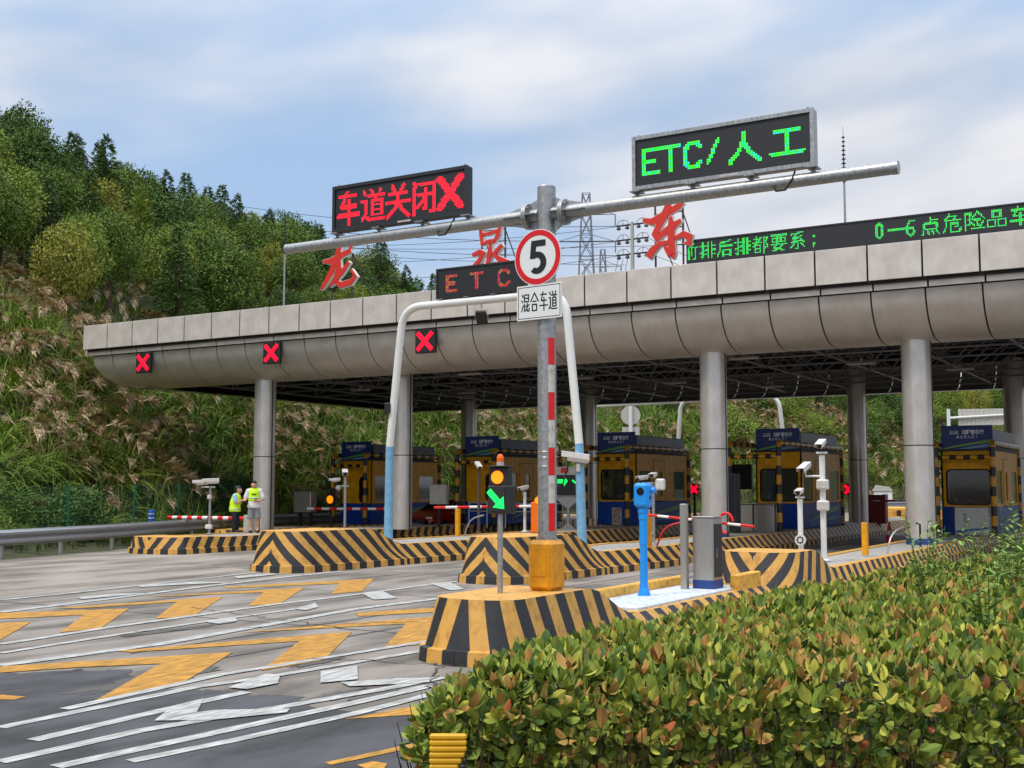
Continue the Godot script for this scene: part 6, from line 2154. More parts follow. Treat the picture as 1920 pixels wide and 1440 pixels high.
func hand(b: Array, wrist: Vector3, to: Vector3, palm_up: Vector3, curl: float) -> void:
	# palm, four fingers and a thumb, appended to a list of bones
	var w := to.normalized()
	var u := w.cross(palm_up).normalized()
	var n := u.cross(w)
	b.append([wrist, wrist + w * 0.07, 0.026, 0.034])
	b.append([wrist + w * 0.05 + u * 0.02, wrist + w * 0.09 + u * 0.025, 0.018, 0.016])
	b.append([wrist + w * 0.05 - u * 0.02, wrist + w * 0.085 - u * 0.025, 0.018, 0.016])
	for k in 4:
		var o := (k - 1.5) * 0.021
		var ln: float = [0.062, 0.075, 0.07, 0.055][k]
		var a := wrist + w * 0.09 + u * o
		var m := a + (w * cos(curl) - n * sin(curl)) * ln * 0.55
		var e := m + (w * cos(curl * 2.2) - n * sin(curl * 2.2)) * ln * 0.5
		b.append([a, m, 0.0095, 0.009])
		b.append([m, e, 0.009, 0.0075])
	var t := wrist + w * 0.035 + u * 0.03
	var t2 := t + (w * 0.7 + u * 0.6).normalized() * 0.035
	b.append([t, t2, 0.013, 0.011])
	b.append([t2, t2 + (w - n * 0.4).normalized() * 0.03, 0.011, 0.009])

func head_bones(c: Vector3, look: Vector3) -> Array:
	var f := look.normalized()
	var s := Vector3.UP.cross(f).normalized()
	var u := f.cross(s)
	return [
		[c + u * 0.025 - f * 0.015, c + u * 0.02 + f * 0.02, 0.088, 0.085], [c - u * 0.03 + f * 0.035, c - u * 0.085 + f * 0.05, 0.062, 0.042],
		[c + f * 0.098 + u * 0.015, c + f * 0.115 - u * 0.025, 0.009, 0.013], [c + f * 0.092 - u * 0.06 - s * 0.018, c + f * 0.092 - u * 0.06 + s * 0.018, 0.010, 0.010],
		[c + f * 0.088 + u * 0.03 - s * 0.045, c + f * 0.093 + u * 0.03 - s * 0.015, 0.012, 0.010], [c + f * 0.088 + u * 0.03 + s * 0.045, c + f * 0.093 + u * 0.03 + s * 0.015, 0.012, 0.010],
		[c + s * 0.086 + u * 0.012, c + s * 0.09 - u * 0.03, 0.014, 0.010], [c - s * 0.086 + u * 0.012, c - s * 0.09 - u * 0.03, 0.014, 0.010]]

func face_bits(t: Node, c: Vector3, look: Vector3) -> void:
	var f := look.normalized()
	var s := Vector3.UP.cross(f).normalized()
	var u := f.cross(s)
	var b := MB.new()
	for k in [-1.0, 1.0]:
		b.lathe(c + f * 0.092 + u * 0.012 + s * 0.032 * k, [Vector2(0.001, -0.011), Vector2(0.012, 0.0), Vector2(0.001, 0.011)], 8)
		b.cyl(c + f * 0.098 + u * 0.040 + s * 0.015 * k, c + f * 0.09 + u * 0.040 + s * 0.05 * k, 0.006, 0.005, 6)
	part(b, "eyes_and_brows", M.hair, t)

func make_people() -> void:
	# the man leaning by the column, phone in hand
	var t := thing("person", "person in yellow vest, white shirt and grey shorts leaning by the column with a phone", "person", Vector3(-28.05, 0.445, -30.0), 0.66)
	var hc := Vector3(-0.015, 1.60, 0.05)
	var lk := Vector3(-0.10, -0.28, 1.0)
	var body := head_bones(hc, lk)
	body.append_array([[Vector3(0, 1.46, 0.0), Vector3(-0.005, 1.545, 0.03), 0.058, 0.054],
		[Vector3(0, 0.98, 0.0), Vector3(0, 1.12, 0.0), 0.135, 0.125], [Vector3(0, 1.12, 0), Vector3(0, 1.34, -0.01), 0.13, 0.135],
		[Vector3(-0.10, 0.93, 0), Vector3(-0.105, 0.50, 0.03), 0.095, 0.062], [Vector3(-0.105, 0.50, 0.03), Vector3(-0.10, 0.10, -0.01), 0.060, 0.036], [Vector3(-0.105, 0.40, 0.0), Vector3(-0.10, 0.28, -0.015), 0.056, 0.05],
		[Vector3(0.10, 0.93, 0), Vector3(0.115, 0.50, 0.02), 0.095, 0.062], [Vector3(0.115, 0.50, 0.02), Vector3(0.12, 0.10, -0.01), 0.060, 0.036], [Vector3(0.115, 0.40, -0.01), Vector3(0.12, 0.28, -0.02), 0.056, 0.05],
		[Vector3(-0.10, 0.09, -0.02), Vector3(-0.11, 0.045, 0.14), 0.04, 0.034], [Vector3(0.12, 0.09, -0.02), Vector3(0.14, 0.045, 0.14), 0.04, 0.034],
		[Vector3(-0.17, 1.40, 0), Vector3(0.17, 1.40, 0), 0.062, 0.062],
		[Vector3(-0.20, 1.40, 0), Vector3(-0.29, 1.14, 0.0), 0.055, 0.042], [Vector3(-0.29, 1.14, 0.0), Vector3(-0.27, 1.10, 0.24), 0.042, 0.028],
		[Vector3(0.20, 1.40, 0), Vector3(0.30, 1.13, 0.02), 0.055, 0.042], [Vector3(0.30, 1.13, 0.02), Vector3(0.15, 1.06, 0.22), 0.042, 0.028]])
	hand(body, Vector3(-0.27, 1.10, 0.24), Vector3(0.0, 0.15, 1.0), Vector3(0, 1, 0), 0.5)
	hand(body, Vector3(0.15, 1.06, 0.22), Vector3(-0.7, 0.05, 0.5), Vector3(0, 1, 0), 0.6)
	part(field_mesh(body, 0.013, 0.03), "body", M.skin, t)
	face_bits(t, hc, lk)
	part(field_mesh([[hc + Vector3(0, 0.058, -0.035), hc + Vector3(0, 0.078, 0.018), 0.090, 0.082], [hc + Vector3(0, 0.0, -0.06), hc + Vector3(0, 0.04, -0.05), 0.075, 0.085]], 0.012, 0.03), "hair", M.hair, t)
	part(field_mesh([[Vector3(-0.04, 0.90, 0), Vector3(-0.02, 1.15, 0), 0.185, 0.160, Vector3(1, 1, 1.1)], [Vector3(0.04, 0.90, 0), Vector3(0.02, 1.15, 0), 0.185, 0.160, Vector3(1, 1, 1.1)], [Vector3(0, 1.15, 0), Vector3(0, 1.36, -0.01), 0.165, 0.16, Vector3(1, 1, 1.1)], [Vector3(-0.17, 1.41, 0), Vector3(0.17, 1.41, 0), 0.08, 0.08], [Vector3(-0.20, 1.40, 0), Vector3(-0.272, 1.20, 0), 0.082, 0.086], [Vector3(0.20, 1.40, 0), Vector3(0.28, 1.19, 0.01), 0.082, 0.086]], 0.016, 0.05, 0.84, 1.475), "shirt", M.shirt_white, t)
	part(field_mesh([[Vector3(-0.015, 1.14, 0), Vector3(-0.01, 1.34, -0.005), 0.192, 0.176, Vector3(1, 1, 1.05)], [Vector3(0.015, 1.14, 0), Vector3(0.01, 1.34, -0.005), 0.192, 0.176, Vector3(1, 1, 1.05)], [Vector3(-0.12, 1.41, 0), Vector3(-0.11, 1.36, 0.02), 0.094, 0.10], [Vector3(0.12, 1.41, 0), Vector3(0.11, 1.36, 0.02), 0.094, 0.10]], 0.016, 0.03, 1.06, 1.50), "vest", M.vest, t)
	part(field_mesh([[Vector3(-0.015, 1.12, 0), Vector3(-0.015, 1.24, 0), 0.205, 0.198, Vector3(1, 1, 1.04)], [Vector3(0.015, 1.12, 0), Vector3(0.015, 1.24, 0), 0.205, 0.198, Vector3(1, 1, 1.04)]], 0.016, 0.02, 1.15, 1.19), "vest_band", M.vest_band, t)
	var b := MB.new()
	b.box(Vector3(0.0, 1.29, 0.186), Vector3(0.15, 0.04, 0.01))
	part(b, "vest_print", M.vest_print, t)
	part(field_mesh([[Vector3(-0.085, 0.86, 0), Vector3(-0.115, 0.50, 0.02), 0.110, 0.110], [Vector3(0.085, 0.86, 0), Vector3(0.125, 0.50, 0.015), 0.110, 0.110], [Vector3(-0.04, 0.88, 0), Vector3(0.04, 0.88, 0), 0.12, 0.12]], 0.016, 0.02, 0.47, 0.93), "shorts", M.shorts_grey, t)
	for s in [-1.0, 1.0]:
		var x := -0.105 if s < 0 else 0.13
		part(field_mesh([[Vector3(x, 0.05, -0.05), Vector3(x + s * 0.01, 0.04, 0.15), 0.05, 0.042], [Vector3(x, 0.10, -0.02), Vector3(x, 0.05, -0.02), 0.048, 0.05]], 0.012, 0.03, 0.0, 0.5), "shoe", M.shoe_dark, t)
		part(field_mesh([[Vector3(x - s * 0.005, 0.11, -0.012), Vector3(x - s * 0.005, 0.17, -0.012), 0.043, 0.044]], 0.012, 0.02, 0.09, 0.19), "sock", M.sign_white, t)
	b = MB.new()
	b.xf = Transform3D(Basis(Vector3.RIGHT, -0.7), Vector3(0.075, 1.095, 0.285))
	b.box(Vector3.ZERO, Vector3(0.075, 0.15, 0.01), 0.004)
	var ph := part(b, "mobile_phone", M.black_plastic)
	ph.transform = t.transform
	tag(ph, "black mobile phone in the hand of the person in shorts", "phone")
	# the woman turned towards him
	t = thing("person", "person in yellow vest and dark trousers turned towards the one in shorts, hands raised", "person", Vector3(-28.62, 0.445, -29.72), 1.95)
	hc = Vector3(0.0, 1.435, 0.09)
	lk = Vector3(0.06, -0.45, 1.0)
	body = head_bones(hc, lk)
	body.append_array([[Vector3(0, 1.29, 0.03), Vector3(0, 1.375, 0.065), 0.05, 0.047],
		[Vector3(0, 0.86, -0.02), Vector3(0, 1.0, -0.01), 0.125, 0.112], [Vector3(0, 1.0, -0.01), Vector3(0, 1.18, 0.02), 0.112, 0.118],
		[Vector3(-0.085, 0.82, -0.02), Vector3(-0.085, 0.44, 0.0), 0.09, 0.058], [Vector3(-0.085, 0.44, 0), Vector3(-0.08, 0.09, -0.03), 0.055, 0.034],
		[Vector3(0.085, 0.82, -0.02), Vector3(0.085, 0.44, 0.02), 0.09, 0.058], [Vector3(0.085, 0.44, 0.02), Vector3(0.09, 0.09, 0.0), 0.055, 0.034],
		[Vector3(-0.08, 0.08, -0.04), Vector3(-0.085, 0.04, 0.10), 0.036, 0.03], [Vector3(0.09, 0.08, -0.01), Vector3(0.10, 0.04, 0.13), 0.036, 0.03],
		[Vector3(-0.14, 1.235, 0.02), Vector3(0.14, 1.235, 0.02), 0.055, 0.055],
		[Vector3(-0.165, 1.23, 0.02), Vector3(-0.20, 1.0, 0.08), 0.048, 0.038], [Vector3(-0.20, 1.0, 0.08), Vector3(-0.10, 1.10, 0.29), 0.038, 0.025],
		[Vector3(0.165, 1.23, 0.02), Vector3(0.20, 1.0, 0.08), 0.048, 0.038], [Vector3(0.20, 1.0, 0.08), Vector3(0.10, 1.12, 0.30), 0.038, 0.025]])
	hand(body, Vector3(-0.10, 1.10, 0.29), Vector3(0.3, 0.45, 0.9), Vector3(0.6, 0.6, -0.3), 0.5)
	hand(body, Vector3(0.10, 1.12, 0.30), Vector3(-0.3, 0.45, 0.9), Vector3(-0.6, 0.6, -0.3), 0.5)
	part(field_mesh(body, 0.013, 0.03), "body", M.skin, t)
	face_bits(t, hc, lk)
	part(field_mesh([[hc + Vector3(0, 0.055, -0.03), hc + Vector3(0, 0.065, 0.025), 0.09, 0.082], [hc + Vector3(0, -0.02, -0.06), hc + Vector3(0, 0.04, -0.05), 0.075, 0.085], [hc + Vector3(0, -0.02, -0.12), hc + Vector3(0, 0.02, -0.10), 0.05, 0.05]], 0.012, 0.03), "hair", M.hair, t)
	part(field_mesh([[Vector3(-0.165, 1.235, 0.02), Vector3(-0.19, 1.07, 0.06), 0.073, 0.070], [Vector3(0.165, 1.235, 0.02), Vector3(0.19, 1.07, 0.06), 0.073, 0.070], [Vector3(-0.1, 1.24, 0.02), Vector3(0.1, 1.24, 0.02), 0.075, 0.075], [Vector3(0, 0.85, 0), Vector3(0, 1.2, 0.02), 0.13, 0.13]], 0.015, 0.03, 0.8, 1.32), "shirt", M.shirt_blue, t)
	part(field_mesh([[Vector3(0, 0.78, -0.03), Vector3(0, 1.0, -0.02), 0.205, 0.175, Vector3(1.0, 1, 1.05)], [Vector3(0, 1.0, -0.02), Vector3(0, 1.17, 0.015), 0.172, 0.158, Vector3(1, 1, 1.0)], [Vector3(-0.10, 1.24, 0.02), Vector3(0.10, 1.24, 0.02), 0.085, 0.085]], 0.016, 0.04, 0.70, 1.315), "vest", M.vest, t)
	part(field_mesh([[Vector3(0, 0.70, -0.03), Vector3(0, 0.84, -0.027), 0.2155, 0.2005, Vector3(1, 1, 1.05)]], 0.016, 0.02, 0.765, 0.805), "vest_band", M.vest_band, t)
	part(field_mesh([[Vector3(-0.08, 0.84, -0.02), Vector3(-0.088, 0.45, 0.0), 0.112, 0.085], [Vector3(-0.088, 0.45, 0.0), Vector3(-0.082, 0.06, -0.02), 0.085, 0.07], [Vector3(0.08, 0.84, -0.02), Vector3(0.088, 0.45, 0.015), 0.112, 0.085], [Vector3(0.088, 0.45, 0.015), Vector3(0.092, 0.06, 0.0), 0.085, 0.07]], 0.016, 0.03, 0.03, 0.95), "trousers", M.trousers_dark, t)
	for s in [-1.0, 1.0]:
		part(field_mesh([[Vector3(s * 0.085, 0.04, -0.05), Vector3(s * 0.09, 0.035, 0.14), 0.044, 0.036]], 0.012, 0.02, 0.0, 0.5), "shoe", M.shoe_dark, t)

# ---- the hill behind the plaza
const FOOT := [Vector2(-28.5, 30), Vector2(-29.3, 5), Vector2(-31.4, -17), Vector2(-35.6, -33), Vector2(-38.2, -47), Vector2(-37.4, -62), Vector2(-32.4, -78), Vector2(-26.4, -94), Vector2(-19.4, -111), Vector2(-9.4, -131), Vector2(12, -152), Vector2(50, -170)]
const RIDGE := [36.0, 35.0, 31.0, 27.0, 26.5, 25.0, 18.0, 12.5, 11.0, 11.5, 12.0, 12.0]
const BANK := [10.0, 10.0, 10.0, 9.2, 8.6, 8.2, 8.0, 8.0, 8.0, 8.0, 8.0, 8.0]
var hill_noise := FastNoiseLite.new()

func along(arr: Array, s: float):
	var i := clampi(int(floor(s)), 0, arr.size() - 2)
	var t := s - i
	var p0 = arr[maxi(i - 1, 0)]
	var p1 = arr[i]
	var p2 = arr[i + 1]
	var p3 = arr[mini(i + 2, arr.size() - 1)]
	return (p1 * 2.0 + (p2 - p0) * t + (p0 * 2.0 - p1 * 5.0 + p2 * 4.0 - p3) * t * t + (p1 * 3.0 - p0 - p2 * 3.0 + p3) * t * t * t) * 0.5

func hill_point(s: float, d: float) -> Vector3:
	var p: Vector2 = along(FOOT, s)
	var q: Vector2 = along(FOOT, s + 0.02)
	var dir := (q - p).normalized()
	var nn := Vector2(dir.y, -dir.x)
	if nn.x > 0.0: nn = -nn
	var w := p + nn * d
	var hb: float = along(BANK, s)
	var hr: float = along(RIDGE, s)
	var y := 0.0
	var db := hb * 1.02
	if d < 0.0:
		y = 0.30 + d * 0.11
	elif d < db:
		y = 0.30 + (hb - 0.3) * d / db
	else:
		var k := clampf((d - db) / 46.0, 0.0, 1.0)
		y = hb + (hr - hb) * (1.0 - pow(1.0 - k, 1.6))
		if d > db + 46.0:
			y -= (d - db - 46.0) * 0.25
	if d > 0.0:
		y += hill_noise.get_noise_2d(w.x, w.y) * minf(d * 0.14, 1.1)
	return Vector3(w.x, y, w.y)

func in_view(p: Vector3, margin := 0.12) -> bool:
	var c := get_node("camera") as Camera3D
	var q := c.global_transform.affine_inverse() * p
	if q.z > -0.5:
		return false
	var f := tan(deg_to_rad(c.fov * 0.5))
	return absf(q.x / -q.z) < f * 4.0 / 3.0 * (1.0 + margin) + 0.02 and absf(q.y / -q.z) < f * (1.0 + margin) + 0.05

func make_hill() -> void:
	hill_noise.seed = 8
	hill_noise.frequency = 0.09
	hill_noise.fractal_octaves = 3
	var ds := []
	for i in 46:
		ds.append(-6.0 + i * 0.9 if i < 24 else 14.7 + (i - 23) * 3.2)
	var ns := 150
	var grid := []
	for i in ns + 1:
		var row := []
		for d in ds:
			row.append(hill_point((FOOT.size() - 1.001) * i / ns, d))
		grid.append(row)
	var b := MB.new()
	for i in ns:
		for j in ds.size() - 1:
			var a: Vector3 = grid[i][j]; var e: Vector3 = grid[i + 1][j]; var f: Vector3 = grid[i + 1][j + 1]; var g: Vector3 = grid[i][j + 1]
			b.face([a, e, f], Vector3.UP)
			b.face([a, f, g], Vector3.UP)
	structure(part(b, "hill", M.hillside))

func blade(b: MB, root: Vector3, dir: Vector3, len: float, wid: float, droop: float, seg := 4) -> void:
	# one arching grass leaf
	var p := root
	var d := dir.normalized()
	var side := d.cross(Vector3.UP)
	side = side.normalized() if side.length() > 0.05 else Vector3.RIGHT
	var prev := [p - side * wid * 0.35, p + side * wid * 0.35]
	for i in seg:
		d = (d + Vector3.DOWN * droop / seg).normalized()
		p += d * len / seg
		var f := (i + 1.0) / seg
		var w := wid * 0.5 * (1.0 - pow(f, 2.2)) + wid * 0.03
		var cur := [p - side * w, p + side * w]
		var nn := side.cross(d).normalized()
		b.tri(prev[0], prev[1], cur[1], nn, nn, nn)
		b.tri(prev[0], cur[1], cur[0], nn, nn, nn)
		prev = cur

func grass_clump(sd: int) -> ArrayMesh:
	rng.seed = sd
	var b := MB.new()
	for i in 46:
		var a := rng.randf() * TAU
		var tilt := rng.randf_range(0.12, 0.75)
		var g := rng.randf_range(0.75, 1.2)
		b.col = Color(g, g * rng.randf_range(0.95, 1.08), g * rng.randf_range(0.8, 1.1))
		if rng.randf() < 0.09:
			b.col = Color(2.1, 1.25, 1.4)
		blade(b, Vector3(cos(a), 0, sin(a)) * rng.randf() * 0.28, Vector3(cos(a) * tilt, 1.0, sin(a) * tilt), rng.randf_range(1.0, 1.9), rng.randf_range(0.035, 0.06), rng.randf_range(1.0, 2.3))
	return b.mesh()

func plume_mesh(sd: int) -> ArrayMesh:
	rng.seed = sd
	var b := MB.new()
	b.col = Color(0.55, 0.6, 0.4)
	b.tube([Vector3(0, -0.9, 0), Vector3(0.02, 0.0, 0), Vector3(0.10, 0.22, 0)], 0.009, 4, false)
	var axis := []
	for i in 9:
		var f := i / 8.0
		axis.append(Vector3(0.10 + 0.62 * f, 0.22 + 0.34 * f - 0.44 * f * f, 0))
	# a brush of long racemes sweeping to one side, with fine hairs along them
	for i in 17:
		var f := i / 16.0
		var g := rng.randf_range(0.8, 1.15)
		b.col = Color(g, g * rng.randf_range(0.93, 1.0), g * rng.randf_range(0.84, 1.0))
		var p := Vector3(0.10, 0.20, 0) + Vector3(0.16, 0.05, 0) * f
		var d := Vector3(1.0, 0.75 - f * 0.8 + rng.randf_range(-0.2, 0.2), rng.randf_range(-0.35, 0.35))
		var ln := rng.randf_range(0.30, 0.56)
		blade(b, p, d, ln, 0.058, rng.randf_range(0.6, 1.4), 4)
		for k in 6:
			var q := p + d.normalized() * ln * rng.randf_range(0.15, 0.85) + Vector3(0, -0.03, 0)
			blade(b, q, d.normalized() + ball() * 0.75, rng.randf_range(0.08, 0.16), 0.026, 0.6, 2)
	return b.mesh()

func scatter(called: String, msh: Mesh, m: Material, list: Array, parent: Node = null) -> MultiMeshInstance3D:
	# list: [Transform3D, Color]
	var mm := MultiMesh.new()
	mm.transform_format = MultiMesh.TRANSFORM_3D
	mm.use_colors = true
	mm.mesh = msh
	mm.instance_count = list.size()
	for i in list.size():
		mm.set_instance_transform(i, list[i][0])
		mm.set_instance_color(i, list[i][1])
	var o := MultiMeshInstance3D.new()
	o.multimesh = mm
	o.material_override = m
	o.name = numbered(called) if parent == null else called
	(self if parent == null else parent).add_child(o, true)
	o.set_meta("kind", "stuff")
	return o

func make_grass() -> void:
	var clumps := [[], [], []]
	var plumes := [[], []]
	var patch := FastNoiseLite.new()
	patch.seed = 31
	patch.frequency = 0.12
	var kinds := []
	for i in 3:
		kinds.append(grass_clump(100 + i))
	var pk := [plume_mesh(200), plume_mesh(201)]
	rng.seed = 55
	var s := 1.0
	while s < 10.0:
		var here: Vector2 = along(FOOT, s)
		var step: float = 0.62 / maxf((along(FOOT, s + 0.01) - here).length() / 0.01, 1.0)
		var db: float = along(BANK, s) * 1.02
		var d := -0.2
		while d < db + 15.0:
			var dd := d + rng.randf_range(-0.35, 0.35)
			var ss := s + rng.randf_range(-0.5, 0.5) * step
			var p := hill_point(ss, dd)
			d += 0.66
			if not in_view(p + Vector3(0, 1, 0)):
				continue
			var dist := p.length()
			var pn := patch.get_noise_2d(p.x + p.y, p.z)
			if d > db and rng.randf() < 0.35 + (d - db) / 20.0:
				continue
			if d < 2.2 and rng.randf() < 0.55:
				continue
			var c := Color(0.13, 0.22, 0.032).lerp(Color(0.30, 0.39, 0.062), clampf(rng.randf() * 0.7 + pn * 0.8, 0, 1))
			if rng.randf() < 0.08: c = Color(0.20, 0.15, 0.07)
			var sc := rng.randf_range(0.75, 1.2) * (0.7 if d > db else 1.0) * (0.75 if d < 2.2 else 1.0)
			var bs := Basis(Vector3.UP, rng.randf() * TAU).scaled(Vector3.ONE * sc)
			bs = Basis(Vector3(0.6, 0, -0.5).normalized(), rng.randf_range(-0.1, 0.35)) * bs
			clumps[rng.randi() % 3].append([Transform3D(bs, p - Vector3(0, 0.06, 0)), c])
			# plumes stand in loose drifts
			var chance := 0.62 + pn * 1.6 + (0.12 if dd < db * 0.75 else -0.05)
			if s > 5.2: chance += 0.12
			if rng.randf() < chance:
				for k in (2 if rng.randf() < 0.4 else 1):
					var pc := Color(0.46, 0.35, 0.22).lerp(Color(0.66, 0.53, 0.36), rng.randf())
					if rng.randf() < 0.15: pc = Color(0.34, 0.22, 0.13)
					var pb := Basis(Vector3.BACK, rng.randf_range(-0.45, 0.35)) * Basis(Vector3.UP, rng.randf_range(-0.9, 0.9) + (0.5 if rng.randf() < 0.75 else 3.6)).scaled(Vector3(1.0, 1.0, 0.9) * rng.randf_range(1.0, 1.55))
					plumes[rng.randi() % 2].append([Transform3D(pb, p + Vector3(rng.randf_range(-0.4, 0.4), rng.randf_range(1.05, 1.5) * sc, rng.randf_range(-0.4, 0.4))), pc])
		s += step
	var lab := ["tall arching silver grass covering the bank", "tall arching silver grass covering the bank", "tall arching silver grass covering the bank"]
	for i in 3:
		tag(scatter("silver_grass", kinds[i], M.grass, clumps[i]), lab[i], "grass", "silver grass on the bank")
	for i in 2:
		tag(scatter("grass_plumes", pk[i], M.plume, plumes[i]), "drooping tan plumes of the silver grass on the bank", "grass", "plumes of the silver grass")

func leaf_quad(b: MB, p: Vector3, d: Vector3, up: Vector3, l: float, w: float) -> void:
	var s := d.cross(up)
	s = s.normalized() if s.length() > 0.05 else Vector3.RIGHT
	var nn := s.cross(d).normalized()
	var m := p + d * l * 0.5
	b.tri(p, m + s * w * 0.5, p + d * l, nn, nn, nn)
	b.tri(p, p + d * l, m - s * w * 0.5, nn, nn, nn)

func ball() -> Vector3:
	while true:
		var v := Vector3(rng.randf_range(-1, 1), rng.randf_range(-1, 1), rng.randf_range(-1, 1))
		if v.length() <= 1.0 and v.length() > 0.05:
			return v
	return Vector3.UP

func crown_broad(sd: int, lobes: int, leaves: int, size: float) -> ArrayMesh:
	# unit crown round the origin: lobes of leaf sprays with gaps between them
	rng.seed = sd
	var b := MB.new()
	for i in lobes:
		var c := ball()
		c = c.normalized() * pow(c.length(), 0.45) * 0.72
		c.y *= 1.05
		var r := rng.randf_range(0.20, 0.36)
		var g := rng.randf_range(0.8, 1.2)
		var hue := rng.randf_range(-0.08, 0.12)
		for k in leaves:
			var v := ball().normalized()
			var p := c + v * r * rng.randf_range(0.55, 1.0)
			var d := (v + ball() * 0.9 + Vector3(0, -0.25, 0)).normalized()
			var q := g * rng.randf_range(0.72, 1.28)
			b.col = Color(q * (1.0 + hue), q, q * (1.0 - hue))
			leaf_quad(b, p, d, (v + ball() * 0.6).normalized(), size * rng.randf_range(0.7, 1.4), size * 0.55)
	return b.mesh()

func crown_fir(sd: int, spread: float, rise: float) -> ArrayMesh:
	# unit height, branches in whorls
	rng.seed = sd
	var b := MB.new()
	var h := 0.06
	while h < 1.0:
		var r := (spread * pow(1.0 - h, 0.8) + 0.015) * rng.randf_range(0.8, 1.12)
		var n := 9 if h < 0.8 else 6
		for k in n:
			var a := rng.randf() * TAU
			var dir := Vector3(cos(a), rise, sin(a)).normalized()
			var g := rng.randf_range(0.75, 1.2)
			var m := int(7 + r * 40.0)
			for j in m:
				var f := (j + 0.6) / m
				var p := Vector3(0, h, 0) + dir * r * f + Vector3(0, -0.06 * f * f * (1.0 if rise < 0.3 else -0.6), 0)
				var d := (dir + ball() * 0.9).normalized()
				var q := g * rng.randf_range(0.75, 1.25)
				b.col = Color(q, q, q)
				leaf_quad(b, p, d, ball().normalized(), rng.randf_range(0.035, 0.06), 0.014)
		h += 0.034
	return b.mesh()

func trunk_mesh(sd: int, crown_base: float) -> ArrayMesh:
	rng.seed = sd
	var b := MB.new()
	b.tube([Vector3(0, -0.06, 0), Vector3(0.01, 0.3, 0.01), Vector3(-0.01, 0.62, 0), Vector3(0.01, 0.93, 0.0)], [0.030, 0.022, 0.014, 0.004], 7)
	for i in 6:
		var y := crown_base + i * 0.09
		var a := rng.randf() * TAU
		b.tube([Vector3(0, y, 0), Vector3(cos(a) * 0.09, y + 0.06, sin(a) * 0.09), Vector3(cos(a) * 0.2, y + 0.16, sin(a) * 0.2)], [0.010, 0.007, 0.002], 5, false)
	return b.mesh()

func tinted(base: String, key: String, c: Color) -> StandardMaterial3D:
	if not M.has(key):
		var m: StandardMaterial3D = M[base].duplicate()
		m.resource_name = key
		m.albedo_color = Color(c.r, c.g, c.b).linear_to_srgb()
		M[key] = m
	return M[key]

